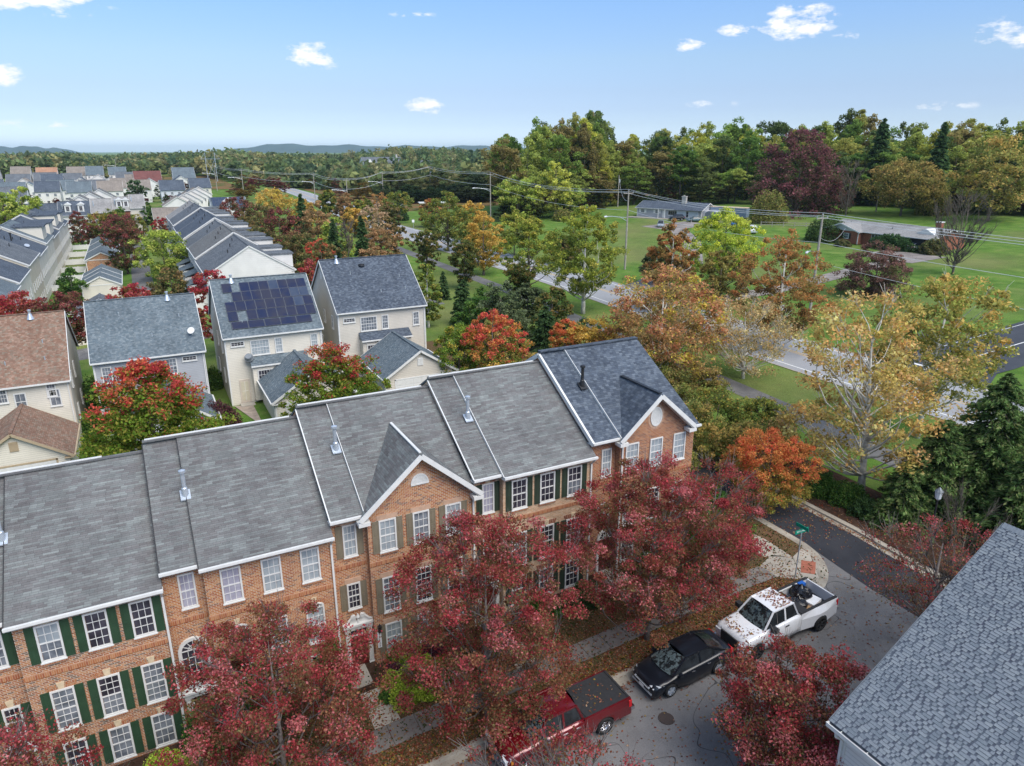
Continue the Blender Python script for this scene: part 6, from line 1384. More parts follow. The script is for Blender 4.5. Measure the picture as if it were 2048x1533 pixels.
# street-name sign on the corner
root = empty('street_sign', (28.8, 22.0, gz(28.8, 22) + .13), 0, 'green street-name sign on a post at the corner', 'street sign')
b = MB(); b.tube([(0, 0, 0), (0, 0, 2.75)], .035, 8); b.build('post', M['galv'], root)
b = MB(); b.box(-.48, .48, -.012, .012, 2.75, 2.97); pl_ = b.build('sign_plate', M['sign_green'], root, (0, 0, 0), (0, 0, R(0))); text('FETROPHE', .13, pl_, (-.07, -.015, 2.86), (R(90), 0, 0), 'sign_white'); text('PL', .07, pl_, (.4, -.015, 2.9), (R(90), 0, 0), 'sign_white')
b = MB(); b.box(-.012, .012, -.4, .4, 2.99, 3.19); b.build('sign_plate', M['sign_green'], root)
# one way sign behind the near roof
root = empty('one_way_sign', (36.2, 15.4, gz(36.2, 15.4) + .1), R(-90 + 62), 'black one-way sign with a white arrow above the corner of the near roof', 'traffic sign')
b = MB(); b.tube([(0, 0.03, 0), (0, 0.03, 3.3)], .035, 8); b.build('post', M['galv'], root)
b = MB(); b.box(-.46, .46, -.012, .0, 3.0, 3.31); pp = b.build('sign_plate', M['sign_white'], root); b = MB(); b.box(-.44, .44, -.016, -.004, 3.02, 3.29); b.build('sign_field', M['black_metal'], pp)
b = MB(); b.prism([(-.4, -.022, 3.155), (-.2, -.022, 3.04), (-.2, -.022, 3.1), (.38, -.022, 3.1), (.38, -.022, 3.21), (-.2, -.022, 3.21), (-.2, -.022, 3.27)], (0, .005, 0)); b.build('arrow', M['sign_white'], pp); text('ONE WAY', .09, pp, (.08, -.028, 3.155), (R(90), 0, 0), 'black_metal')
# small road signs
def rsign(x, y, h, w, hh, label, rz=0, mat='sign_white'):
    root = empty('road_sign', (x, y, gz(x, y)), rz, label, 'road sign'); b = MB(); b.tube([(0, .04, 0), (0, .04, h)], .04, 6); b.build('post', M['galv'], root); b = MB(); b.box(-w / 2, w / 2, -.02, .0, h - hh, h); b.build('sign_plate', M[mat], root)
rsign(74.3, 64.6, 2.7, .6, .75, 'white road sign in front of the rust-coloured trees', R(-45)); rsign(73.8, 204, 2.6, .7, .8, 'small white sign on the far lawn by the road', R(-20)); rsign(62.3, 190, 2.8, .8, 1, 'sign seen on the near side of the road bend', R(-20), 'copper_gray'); rsign(71, 262, 2.4, .5, .6, 'tiny white sign near the pole by the curving road')
# park shelter
root = empty('shelter', (98, 262, gz(98, 262)), R(-15), 'white roofed wooden shelter on the far lawn', 'shelter'); b = MB()
for x in (0, 9):
    for y in (0, 4): b.box(x, x + .3, y, y + .3, 0, 2.6)
b.build('shelter_post', M['plank_wood'], root); b = MB(); b.box(-.5, 9.8, -.5, 4.8, 2.6, 2.9); b.build('shelter_roof', M['white_trim'], root); b = MB(); b.box(.3, 9, 3.8, 3.95, 0, 1.9); b.build('shelter_wall', M['brick_red'], root)
# post-and-rail fence between the ranch lots
root = empty('rail_fence', (148, 139, gz(148, 139)), math.atan2(-12, 12), 'weathered two-rail wooden fence between the two ranch lots', 'fence')
for i in range(7): b = MB(); b.box(i * 2.8 - .08, i * 2.8 + .08, -.08, .08, -.5, 1.5); b.build('fence_post', M['wood_pole'], root)
for i in range(6):
    for z in (.6, 1.2): b = MB(); b.box(i * 2.8, i * 2.8 + 2.8, -.04, .04, z, z + .14); b.build('fence_rail', M['wood_pole'], root)
# street lantern among the bare twigs at right
root = empty('street_lantern', (37.0, 20.0, 1.35), 0, 'post-top street lantern among the bare twigs in front of the spruces', 'street lamp')
b = MB(); b.tube([(0, 0, 0), (0, 0, .5), (0, 0, 3.7)], [.1, .06, .05], 8); b.build('post', M['black_metal'], root); b = MB(); b.tube([(0, 0, 3.7), (0, 0, 3.8), (0, 0, 4.15), (0, 0, 4.2)], [.08, .16, .2, .2], 8); b.build('lamp_glass', M['lamp_clear'], root); b = MB(); b.tube([(0, 0, 4.2), (0, 0, 4.25), (0, 0, 4.45)], [.24, .2, .02], 8); b.build('lamp_cap', M['copper_gray'], root)
# black railing by the path behind the end house
root = empty('metal_railing', (36, 66, 1.3), R(20), 'black metal railing by the path seen beyond the end house roof', 'railing')
b = MB(); b.box(0, 8, -.02, .02, 1.0, 1.05); b.box(0, 8, -.02, .02, .15, .2)
for i in range(33): b.box(i * .25, i * .25 + .02, -.01, .01, 0, 1.05)
b.build('rail_panel', M['black_metal'], root)

# ================================================================ TREES AND PLANTS
def leaf_mesh(name, C_, size, col, rg, up=.35, elong=1.35, dirs=None):
    n = len(C_); C_ = np.asarray(C_, np.float32)
    if dirs is None:
        nrm = rg.normal(size=(n, 3)); nrm[:, 2] = np.abs(nrm[:, 2]) + up; nrm /= np.linalg.norm(nrm, axis=1)[:, None]
        a = np.cross(nrm, rg.normal(size=(n, 3))); a /= np.linalg.norm(a, axis=1)[:, None] + 1e-9; b_ = np.cross(nrm, a)
    else:
        a = dirs / (np.linalg.norm(dirs, axis=1)[:, None] + 1e-9); b_ = np.cross(a, rg.normal(size=(n, 3))); b_ /= np.linalg.norm(b_, axis=1)[:, None] + 1e-9
    s = np.broadcast_to(np.asarray(size, np.float32), (n,))[:, None]
    V = np.stack([C_ - a * s * .5 * elong, C_ - b_ * s * .42 , C_ + a * s * .5 * elong, C_ + b_ * s * .42], 1).reshape(-1, 3).astype(np.float32)
    me = bpy.data.meshes.new(name); me.vertices.add(4 * n); me.vertices.foreach_set('co', V.ravel()); me.loops.add(4 * n); me.loops.foreach_set('vertex_index', np.arange(4 * n, dtype=np.int32))
    me.polygons.add(n); me.polygons.foreach_set('loop_start', np.arange(0, 4 * n, 4, dtype=np.int32)); me.polygons.foreach_set('loop_total', np.full(n, 4, np.int32))
    ca = me.color_attributes.new('Col', 'FLOAT_COLOR', 'POINT'); cc = np.ones((n, 4, 4), np.float32); cc[:, :, :3] = np.asarray(col, np.float32)[:, None, :]; ca.data.foreach_set('color', cc.ravel())
    me.materials.append(M['foliage']); me.update(calc_edges=True); return me
def boost(c, k): return tuple(min(.8, v * k) for v in c)
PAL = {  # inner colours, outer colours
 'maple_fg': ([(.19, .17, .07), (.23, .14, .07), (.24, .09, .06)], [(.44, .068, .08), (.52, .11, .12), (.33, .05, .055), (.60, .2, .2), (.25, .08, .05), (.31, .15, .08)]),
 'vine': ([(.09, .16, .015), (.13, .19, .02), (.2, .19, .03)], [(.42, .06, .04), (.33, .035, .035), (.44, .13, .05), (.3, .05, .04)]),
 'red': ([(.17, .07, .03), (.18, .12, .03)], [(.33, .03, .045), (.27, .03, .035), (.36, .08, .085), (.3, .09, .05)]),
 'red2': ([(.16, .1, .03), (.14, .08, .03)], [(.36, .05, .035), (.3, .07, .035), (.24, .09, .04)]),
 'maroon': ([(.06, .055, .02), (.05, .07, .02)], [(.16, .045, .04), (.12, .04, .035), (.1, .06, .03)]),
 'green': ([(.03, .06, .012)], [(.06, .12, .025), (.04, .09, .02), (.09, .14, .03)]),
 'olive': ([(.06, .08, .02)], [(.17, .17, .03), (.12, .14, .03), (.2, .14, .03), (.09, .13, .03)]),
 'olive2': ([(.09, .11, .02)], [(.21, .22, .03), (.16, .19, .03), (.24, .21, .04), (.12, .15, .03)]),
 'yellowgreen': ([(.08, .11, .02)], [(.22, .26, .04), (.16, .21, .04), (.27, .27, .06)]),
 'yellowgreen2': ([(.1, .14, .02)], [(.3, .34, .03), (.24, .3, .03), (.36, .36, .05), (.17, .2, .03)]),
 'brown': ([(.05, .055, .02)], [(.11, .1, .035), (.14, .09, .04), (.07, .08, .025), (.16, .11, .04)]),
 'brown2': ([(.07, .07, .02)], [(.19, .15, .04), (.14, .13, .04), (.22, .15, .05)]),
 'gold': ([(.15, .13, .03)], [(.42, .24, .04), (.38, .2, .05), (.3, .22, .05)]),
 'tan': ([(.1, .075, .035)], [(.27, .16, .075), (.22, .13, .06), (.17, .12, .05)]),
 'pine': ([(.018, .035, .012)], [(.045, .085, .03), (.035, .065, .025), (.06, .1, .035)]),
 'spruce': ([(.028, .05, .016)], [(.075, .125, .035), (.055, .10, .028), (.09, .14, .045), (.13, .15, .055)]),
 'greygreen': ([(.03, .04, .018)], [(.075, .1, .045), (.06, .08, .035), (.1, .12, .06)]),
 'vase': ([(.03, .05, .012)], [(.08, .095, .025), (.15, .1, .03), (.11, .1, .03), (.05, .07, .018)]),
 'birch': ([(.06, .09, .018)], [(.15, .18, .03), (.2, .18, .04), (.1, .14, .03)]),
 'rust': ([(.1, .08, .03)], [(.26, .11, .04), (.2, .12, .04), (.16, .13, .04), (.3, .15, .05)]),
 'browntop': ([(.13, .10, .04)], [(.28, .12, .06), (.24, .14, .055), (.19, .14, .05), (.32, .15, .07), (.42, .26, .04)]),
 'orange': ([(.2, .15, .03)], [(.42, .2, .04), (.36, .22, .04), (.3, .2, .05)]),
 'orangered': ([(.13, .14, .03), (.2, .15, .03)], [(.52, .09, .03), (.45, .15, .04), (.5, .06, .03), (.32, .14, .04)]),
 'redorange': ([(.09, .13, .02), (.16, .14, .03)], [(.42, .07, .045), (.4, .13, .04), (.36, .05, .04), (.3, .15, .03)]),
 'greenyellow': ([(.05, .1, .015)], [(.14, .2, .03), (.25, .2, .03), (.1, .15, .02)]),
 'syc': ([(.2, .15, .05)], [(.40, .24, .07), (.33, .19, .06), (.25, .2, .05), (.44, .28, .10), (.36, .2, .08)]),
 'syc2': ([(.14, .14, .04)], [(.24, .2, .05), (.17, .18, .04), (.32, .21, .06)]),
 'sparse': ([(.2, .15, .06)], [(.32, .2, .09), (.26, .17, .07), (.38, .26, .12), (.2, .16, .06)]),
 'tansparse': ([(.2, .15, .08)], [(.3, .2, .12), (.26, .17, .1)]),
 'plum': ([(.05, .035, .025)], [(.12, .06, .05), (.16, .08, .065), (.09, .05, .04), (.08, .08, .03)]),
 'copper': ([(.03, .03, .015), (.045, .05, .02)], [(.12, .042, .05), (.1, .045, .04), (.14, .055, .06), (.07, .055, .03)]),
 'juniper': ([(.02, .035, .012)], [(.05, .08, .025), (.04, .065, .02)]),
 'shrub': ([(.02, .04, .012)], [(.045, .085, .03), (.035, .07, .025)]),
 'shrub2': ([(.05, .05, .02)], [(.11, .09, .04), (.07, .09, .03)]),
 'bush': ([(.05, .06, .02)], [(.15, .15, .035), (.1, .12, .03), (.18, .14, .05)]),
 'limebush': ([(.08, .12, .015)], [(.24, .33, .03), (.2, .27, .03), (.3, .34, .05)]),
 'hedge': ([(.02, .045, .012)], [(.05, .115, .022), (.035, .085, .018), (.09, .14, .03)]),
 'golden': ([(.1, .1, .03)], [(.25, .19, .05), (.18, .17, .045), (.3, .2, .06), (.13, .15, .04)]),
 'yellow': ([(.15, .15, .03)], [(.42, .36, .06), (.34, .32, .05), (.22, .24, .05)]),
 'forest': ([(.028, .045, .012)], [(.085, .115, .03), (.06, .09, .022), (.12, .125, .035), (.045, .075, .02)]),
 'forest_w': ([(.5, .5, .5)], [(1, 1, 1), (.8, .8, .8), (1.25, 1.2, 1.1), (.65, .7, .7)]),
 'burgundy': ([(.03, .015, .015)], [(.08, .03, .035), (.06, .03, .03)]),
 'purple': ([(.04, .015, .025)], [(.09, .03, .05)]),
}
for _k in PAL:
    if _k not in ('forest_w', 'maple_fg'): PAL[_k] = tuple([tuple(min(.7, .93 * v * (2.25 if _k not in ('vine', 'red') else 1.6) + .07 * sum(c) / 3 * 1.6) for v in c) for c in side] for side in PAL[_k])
def shape_r(kind, t):
    if kind == 'round': return np.sqrt(np.clip(1 - (2 * t - .9) ** 2 / 1.25, .02, 1))
    if kind == 'oval': return np.clip(np.sin(np.pi * np.clip(t, .0, 1) ** .8) ** .7, .1, 1)
    if kind == 'low': return np.sqrt(np.clip(1 - t ** 2, 0.02, 1))
    if kind == 'cone': return np.clip(1.02 - t, .03, 1) ** .85
    if kind == 'vase': return np.where(t < .72, .28 + .85 * t, np.sqrt(np.clip(1 - ((t - .68) / .34) ** 2, .02, 1)) * .9)
    if kind == 'column': return np.clip(np.sin(np.pi * np.clip(t, .02, .99) ** .6), .12, 1) ** .6
    return np.ones_like(t)
def clumps(rg, kind, n, R_, z0, z1, irr=.22):
    t = rg.uniform(0, 1, n * 6); keep = rg.uniform(0, 1, n * 6) < shape_r(kind, t) ** 1.2; t = t[keep][:n]
    while len(t) < n: t = np.append(t, rg.uniform(.2, .8))
    a = rg.uniform(0, 2 * np.pi, n); ph = rg.uniform(0, 6.28, 3)
    lob = 1 + irr * (np.sin(3 * a + ph[0] + 4 * t) * .5 + np.sin(5 * a + ph[1] - 7 * t) * .35 + np.sin(2 * a + ph[2]) * .4)
    rf = rg.uniform(0, 1, n) ** .42; r = R_ * shape_r(kind, t) * lob * rf
    return np.stack([r * np.cos(a), r * np.sin(a), z0 + (z1 - z0) * t], 1), rf, t
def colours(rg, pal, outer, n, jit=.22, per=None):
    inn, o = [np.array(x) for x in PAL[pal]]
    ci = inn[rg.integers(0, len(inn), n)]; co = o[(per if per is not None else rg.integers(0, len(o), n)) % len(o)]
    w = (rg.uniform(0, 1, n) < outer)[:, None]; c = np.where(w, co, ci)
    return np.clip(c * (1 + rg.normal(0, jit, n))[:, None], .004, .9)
def crown(rg, kind, pal, R_, z0, z1, ncl, nleaf, size, rc=None, irr=.22, flat_=.7, bias=0.0, up=.35):
    P, rf, t = clumps(rg, kind, ncl, R_, z0, z1, irr); rc = rc or R_ * .22
    k = rg.integers(0, ncl, nleaf); off = rg.normal(size=(nleaf, 3)); off /= np.linalg.norm(off, axis=1)[:, None]; off *= (rg.uniform(0, 1, nleaf) ** .5 * rc * rg.uniform(.6, 1.3, ncl)[k])[:, None]; off[:, 2] *= flat_
    L = P[k] + off
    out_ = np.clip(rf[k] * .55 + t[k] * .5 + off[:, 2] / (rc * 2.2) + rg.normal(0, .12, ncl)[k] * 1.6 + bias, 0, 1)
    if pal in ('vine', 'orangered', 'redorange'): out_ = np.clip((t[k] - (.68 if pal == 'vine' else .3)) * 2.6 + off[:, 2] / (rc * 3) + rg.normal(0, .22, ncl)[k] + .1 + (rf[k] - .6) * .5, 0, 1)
    per = rg.integers(0, 50, ncl)[k]; m = rg.uniform(0, 1, nleaf) < .35; per[m] = rg.integers(0, 50, m.sum())
    col = colours(rg, pal, out_, nleaf, .24, per)
    return P, rf, t, L, col
def limbs(b, rg, P, h0, z0, z1, r0, n, lean=(0, 0), up=.55, seg=4, sides=5, tip=.012, fine=0, fl=.8):
    "trunk to the crown and n limbs that reach the given clump centres; fine = extra bare twigs"
    top = np.array((lean[0], lean[1], z0 + (z1 - z0) * .78)); 
    tp = [np.array((0, 0, -.3)), np.array((lean[0] * .1, lean[1] * .1, z0 * .5)), np.array((lean[0] * .4, lean[1] * .4, z0 + (z1 - z0) * .25)), top]
    b.tube(tp, [r0 * 1.25, r0, r0 * .7, r0 * .15], 8)
    ends = []
    for q in P[rg.permutation(len(P))[:n]]:
        zb = max(z0 * .6, q[2] - math.hypot(q[0], q[1]) * up - rg.uniform(.0, .6)); zb = min(zb, top[2] * .96); f = (zb) / max(top[2], .1); s = np.array((lean[0] * f, lean[1] * f, zb))
        pts = []; bow = rg.normal(0, .08, 3) * np.linalg.norm(q - s)
        for i in range(seg + 1): u = i / seg; pts.append(s + (q - s) * u + bow * math.sin(math.pi * u) + np.array((0, 0, -.12 * math.sin(math.pi * u) * np.linalg.norm(q - s) * .5)))
        r1 = r0 * (.42 if zb < z0 + (z1 - z0) * .4 else .25) * rg.uniform(.6, 1.1)
        b.tube(pts, [max(tip, r1 * (1 - .85 * i / seg)) for i in range(seg + 1)], sides, cap=False); ends.append((pts[-2], pts[-1]))
    for i in range(fine):
        p0, p1 = ends[rg.integers(0, len(ends))]; u = rg.uniform(0, 1); s = p0 + (p1 - p0) * u; d = (p1 - p0) / (np.linalg.norm(p1 - p0) + 1e-6) + rg.normal(0, .45, 3) + np.array((0, 0, .5)); d /= np.linalg.norm(d); L = fl * rg.uniform(.4, 1.2)
        b.tube([s, s + d * L * .5 + rg.normal(0, .03, 3) * L, s + d * L + rg.normal(0, .06, 3) * L], [tip, tip * .75, tip * .4], 3, cap=False)
    return b
def tree(name, x, y, h, z0, R_, kind, pal, label, nleaf, size, ncl=60, bark='bark', tr=.16, nl=14, fine=0, seed=1, group=None, cat='tree', irr=.22, rc=None, g=None, lean=(0, 0), up=.55, bias=0, flat_=.7, sides=5, tip=.012, fl=.8, extra=None):
    rg = np.random.default_rng(seed); root = empty(name, (x, y, (gz(x, y) if g is None else g)), rg.uniform(0, 6.28) if extra is None else 0, label, cat, group)
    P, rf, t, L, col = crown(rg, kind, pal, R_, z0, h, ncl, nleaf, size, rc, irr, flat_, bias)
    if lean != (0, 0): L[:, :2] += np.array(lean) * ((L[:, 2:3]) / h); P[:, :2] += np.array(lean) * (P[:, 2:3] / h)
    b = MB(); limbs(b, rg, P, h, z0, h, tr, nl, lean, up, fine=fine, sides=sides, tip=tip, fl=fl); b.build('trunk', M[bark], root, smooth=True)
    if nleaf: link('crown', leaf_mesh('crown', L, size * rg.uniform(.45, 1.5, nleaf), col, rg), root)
    return root
def conifer(name, x, y, h, R_, label, nleaf, size, pal='spruce', z0=.2, seed=1, group=None, droop=.35, nb=None, bark='bark_dark', pw=.85, g=None):
    rg = np.random.default_rng(seed); root = empty(name, (x, y, gz(x, y) if g is None else g), rg.uniform(0, 6.28), label, 'conifer tree', group)
    nb = nb or int(90 + h * 10); B_ = []; t = np.sort(rg.uniform(0, 1, nb)) ; b = MB(); b.tube([(0, 0, -.3), (0, 0, h * .5), (0, 0, h * .98)], [R_ * .07 + .05, R_ * .045 + .03, .015], 8)
    per = max(6, nleaf // nb); CL, DL, SZ, OU = [], [], [], []
    for q in t:
        r = R_ * (1 - q) ** pw * rg.uniform(.72, 1.12) + .12; a = rg.uniform(0, 6.28); z = z0 + (h - z0) * q; d = np.array((math.cos(a), math.sin(a), 0))
        n = max(4, int(per * (r / R_ + .12) * 1.9)); u = rg.uniform(.05, 1, n) ** .75; drp = -droop * r * u ** 1.3 + droop * .5 * r * np.clip(u - .75, 0, 1)
        side = np.array((-d[1], d[0], 0)); wdt = r * .2 * (1.15 - u); c = d * (u * r)[:, None] + side * (rg.normal(0, 1, n) * wdt)[:, None]; c[:, 2] += z + drp + rg.normal(0, .05, n) * r * .4 - np.abs(rg.normal(0, .06, n)) * r
        dd = d[None, :] * .8 + side[None, :] * rg.normal(0, .6, n)[:, None] + np.array((0, 0, 1.)) * rg.normal(-.25, .35, n)[:, None]
        CL.append(c); DL.append(dd); OU.append(np.clip(u * .9 + .15 + rg.normal(0, .1), 0, 1))
        b.tube([(0, 0, z), tuple(d * r * .5 + np.array((0, 0, z - droop * r * .4))), tuple(d * r * .9 + np.array((0, 0, z - droop * r * .85)))], [.03, .02, .008], 3, cap=False)
    C_, D, O_ = np.concatenate(CL), np.concatenate(DL), np.concatenate(OU); n = len(C_)
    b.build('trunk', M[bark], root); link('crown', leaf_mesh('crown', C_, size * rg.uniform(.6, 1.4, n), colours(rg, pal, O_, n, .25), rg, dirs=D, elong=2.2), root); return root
def bush(name, x, y, R_, h, label, nleaf, size, pal='hedge', seed=1, group=None, g=None, rx=1, ry=1, rot=0, cat='bush', box=False):
    rg = np.random.default_rng(seed); z = gz(x, y) if g is None else g; n = nleaf
    if box: 
        f = rg.uniform(-1, 1, (n, 3)); m = rg.integers(0, 3, n); s = np.where(rg.uniform(size=n) < .5, -1, 1.); f[np.arange(n), m] = s * rg.uniform(.8, 1.05, n); f[:, 2] = np.abs(f[:, 2])
        C_ = f * np.array((R_ * rx, R_ * ry, h))
    else:
        v = rg.normal(size=(n, 3)); v[:, 2] = np.abs(v[:, 2]); v /= np.linalg.norm(v, axis=1)[:, None]; a = np.arctan2(v[:, 1], v[:, 0])
        lump = 1 + .12 * np.sin(4 * a + seed) * (1 - v[:, 2]) + .09 * np.sin(7 * a + 3 * v[:, 2] * 3 + seed * 2) + .06 * np.sin(11 * v[:, 2] + 5 * a)
        rr = rg.uniform(.0, 1, n) ** .22 * lump; C_ = v * rr[:, None] * np.array((R_ * rx, R_ * ry, h))
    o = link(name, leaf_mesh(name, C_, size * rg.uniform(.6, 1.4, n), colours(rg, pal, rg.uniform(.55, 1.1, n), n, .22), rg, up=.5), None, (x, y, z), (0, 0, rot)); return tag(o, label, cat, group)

# ---- young red maples along the kerb in front of the row
MG = 'red maples planted in front of the row'
def maple(x, y, h, z0, R_, label, n, seed, fine=260, nl=46, ncl=250, lean=(0, 0), size=.066, bias=-.1, kind='round', g=None, rc=.5):
    return tree('red_maple', x, y, h, z0, R_, kind, 'maple_fg', label, int(n * 1.8), size, ncl, 'bark_gray', .12, nl, fine, seed, MG, 'tree', .2, rc, g, lean, .95, bias, .62, 4, .014, 1.1)
maple(2.0, 22.0, 8.3, 1.7, 3.75, 'red maple hiding the doorway of the unshuttered townhouse', 40000, 11, 420)
maple(10.3, 21.9, 9.3, 1.4, 4.0, 'largest red maple, between the taupe and the blond brick townhouses', 52000, 12, 480, 56, 300)
maple(19.0, 22.2, 9.3, 2.2, 4.15, 'red maple in front of the end townhouse, behind the black sedan', 50000, 13, 520, 56, 290)
maple(24.6, 24.2, 6.9, 1.5, 2.7, 'smaller red maple at the right corner of the end townhouse', 14000, 14, 320, 34, 110)
maple(-6.0, 21.8, 7.4, 2.0, 2.9, 'red maple at the lower left edge below the green shutters', 15000, 15, 320, 34, 120)
maple(18.5, 13.3, 5.8, 1.3, 2.7, 'dense red maple across the street at the bottom, beside the near roof', 30000, 16, 200, 40, 200)
maple(29.6, 15.4, 6.4, 2.4, 3.2, 'half bare red maple behind the edge of the near roof', 6500, 17, 360, 26, 120)
maple(8.8, 13.4, 6.2, 1.7, 3.3, 'nearly bare maple with a few red leaves in front of the red pickup', 7500, 18, 800, 46, 130, kind='vase')
maple(4.5, 14.0, 4.6, 1.5, 2.4, 'small half bare maple at the bottom edge left of the red pickup', 5000, 19, 380, 30, 80, kind='vase')

# ---- the trees seen around the houses: kind, x, y, height, crown base, radius
specs = {
 'm1': ('low', 'vine', 34000, .17, 'big maple, red above and green below, in front of the gray house', 'maple'),
 'm2': ('low', 'vine', 22000, .16, 'smaller maple, red top and green base, between the two garages', 'maple'),
 'r1': ('round', 'red', 5000, .2, 'crimson tree just above the left end of the gray house roof', 'red_tree'),
 'r2': ('oval', 'red', 9000, .2, 'crimson tree between the gray house and the solar house', 'red_tree'),
 'r3': ('round', 'red', 6000, .2, 'crimson tree at left, second from the frame edge', 'red_tree'), 'r4': ('round', 'maroon', 8000, .2, 'dull wine-red tree right of the crimson ones above the brown roof', 'red_tree'), 'r4b': ('round', 'red', 5000, .2, 'crimson tree cut by the left frame edge', 'red_tree'),
 'g1': ('low', 'green', 2600, .28, 'round dark green shrub tree at the corner of the fenced yards', 'tree'),
 'al1': ('round', 'maroon', 4500, .32, 'nearest maroon tree at the alley, green below', 'tree'), 'al2': ('round', 'maroon', 4500, .35, 'second maroon tree by the alley, just behind the nearest', 'tree'), 'al3': ('round', 'olive', 3500, .35, 'olive tree before the pale roofed block, behind the maroon ones', 'tree'), 'al4': ('round', 'green', 2000, .35, 'dark green tree top before the red-shuttered end unit', 'tree'), 'al5': ('round', 'olive', 3500, .35, 'olive and orange tree before the middle of the block', 'tree'), 'al6': ('round', 'maroon', 3000, .35, 'brown-red tree left of the olive one before the block', 'tree'), 'al7': ('round', 'olive', 2000, .35, 'small olive tree at the right end of the block', 'tree'),
 'y1': ('round', 'yellowgreen', 6500, .3, 'light yellow-green tree on the right side of the alley', 'tree'), 'b1': ('low', 'brown', 4200, .28, 'brown-green round tree below the light yellow-green one', 'tree'), 'r5': ('round', 'red', 900, .35, 'tiny crimson tree before the tan gabled house', 'red_tree'), 'g2': ('oval', 'green', 1500, .4, 'slender green tree between the block and the tan gabled house', 'tree'),
 'l1': ('oval', 'yellowgreen', 4500, .4, 'tall yellow-green tree left of the dark slate roof', 'tree'), 'l2': ('oval', 'yellowgreen', 3500, .4, 'yellow-green tree cut by the left frame edge, upper one', 'tree'), 'l3': ('round', 'yellowgreen', 3000, .4, 'lower yellow-green tree at the left edge', 'tree'), 'l4': ('column', 'pine', 1800, .5, 'dark green tree before the pale blue far house', 'tree'),
 'c1': ('round', 'maroon', 4500, .34, 'maroon tree farthest left in the belt behind the white row', 'tree'), 'c2': ('round', 'brown', 5000, .34, 'brown-green tree right of the farthest maroon one', 'tree'), 'c3': ('round', 'maroon', 5500, .33, 'maroon tree in the middle of the belt behind the white row', 'tree'), 'c4': ('round', 'gold', 3800, .42, 'golden orange tree rising over the maroon trees', 'tree'), 'c6': ('oval', 'tan', 4200, .33, 'tan tree right of the pine in the belt', 'tree'),
 'c7': ('round', 'brown', 7000, .27, 'big brown-green tree above the crimson one behind the white gable', 'tree'), 'c8': ('round', 'red2', 6000, .25, 'brick-red tree above the solar and plain roofs', 'red_tree'), 'c9': ('low', 'red', 3500, .24, 'crimson tree just left of the plain-roofed house ridge', 'red_tree'), 'c13': ('round', 'tan', 9000, .25, 'broad tan-brown tree above the plain-roofed house ridge', 'tree'), 'c14': ('oval', 'tansparse', 1500, .3, 'thin pinkish tan tree behind the broad tan one', 'tree'),
 'v1': ('vase', 'vase', 9000, .22, 'upright vase-shaped tree, left of the three by the path', 'tree'), 'v2': ('vase', 'vase', 9500, .21, 'upright vase-shaped tree, middle of the three by the path', 'tree'), 'v3': ('vase', 'vase', 7500, .2, 'smallest vase-shaped tree, right of the three by the path', 'tree'),
 'yg1': ('column', 'birch', 6500, .2, 'slender yellow-green tree right of the plain-roofed house', 'tree'), 'j2': ('low', 'greygreen', 11000, .19, 'broad gray-green tree in the evergreen belt by the path', 'tree'), 'j0': ('low', 'green', 3500, .2, 'low green tree left of the broad gray-green one', 'tree'),
 'u1': ('oval', 'olive', 2600, .4, 'olive tree with bare trunk on the far lawn', 'tree'), 'u0': ('round', 'rust', 2000, .4, 'rust-topped tree at the far lot', 'tree'), 'o1': ('oval', 'olive', 8500, .3, 'large thin olive tree between the road and path, farthest', 'tree'), 'o2': ('oval', 'orange', 6500, .28, 'orange-topped tree between the vase-shaped trees and the road', 'tree'), 'o3': ('oval', 'olive2', 9500, .25, 'yellow-olive tree left of the tall one by the road', 'tree'),
 's1': ('oval', 'olive2', 17000, .24, 'tall yellow-green sycamore with bare trunk on the strip by the road', 'sycamore'), 's2': ('round', 'browntop', 18000, .2, 'broad brown and orange sycamore above the end house roof', 'sycamore'), 's3': ('oval', 'rust', 15000, .23, 'rust-brown sycamore left of the bright yellow-green one', 'sycamore'), 's4': ('oval', 'yellowgreen2', 15000, .24, 'bright yellow-green tree across the road before the ranch drive', 'tree'), 's5': ('oval', 'rust', 17000, .2, 'open rust-coloured tree left of the lamp pole', 'tree'),
 'or1': ('round', 'orangered', 26000, .085, 'small bright orange-red maple at the head of the side street', 'maple'), 'or2': ('round', 'orange', 8000, .17, 'orange and yellow tree just behind the end house ridge', 'tree'), 'or3': ('round', 'orangered', 4500, .16, 'orange-red tree behind the left end of the slate roof', 'tree'), 'ro': ('oval', 'redorange', 13000, .15, 'red and orange maple rising behind the blond townhouse roof', 'maple'), 'gr': ('oval', 'greenyellow', 7500, .16, 'green tree turning yellow left of the red and orange maple', 'tree'),
 'rm': ('low', 'plum', 13000, .22, 'round plum-brown tree on the big lawn', 'tree'), 'cb': ('low', 'copper', 24000, .5, 'huge round copper-purple beech by the woods', 'beech_tree'), 'n3': ('round', 'brown2', 8000, .5, 'broad tan-brown tree between the two tall spruces', 'tree'), 'n4': ('round', 'golden', 8500, .5, 'large golden-brown tree at the right end of the woods', 'tree'),
 'ny': ('oval', 'yellow', 5500, .5, 'bright yellow tree standing in front of the woods', 'tree'), 'ny2': ('round', 'yellowgreen', 5000, .5, 'pale yellow-green tree at the left corner of the woods', 'tree'), 'ny3': ('round', 'yellowgreen', 3500, .5, 'low yellow-green tree right of the bright yellow one', 'tree')}
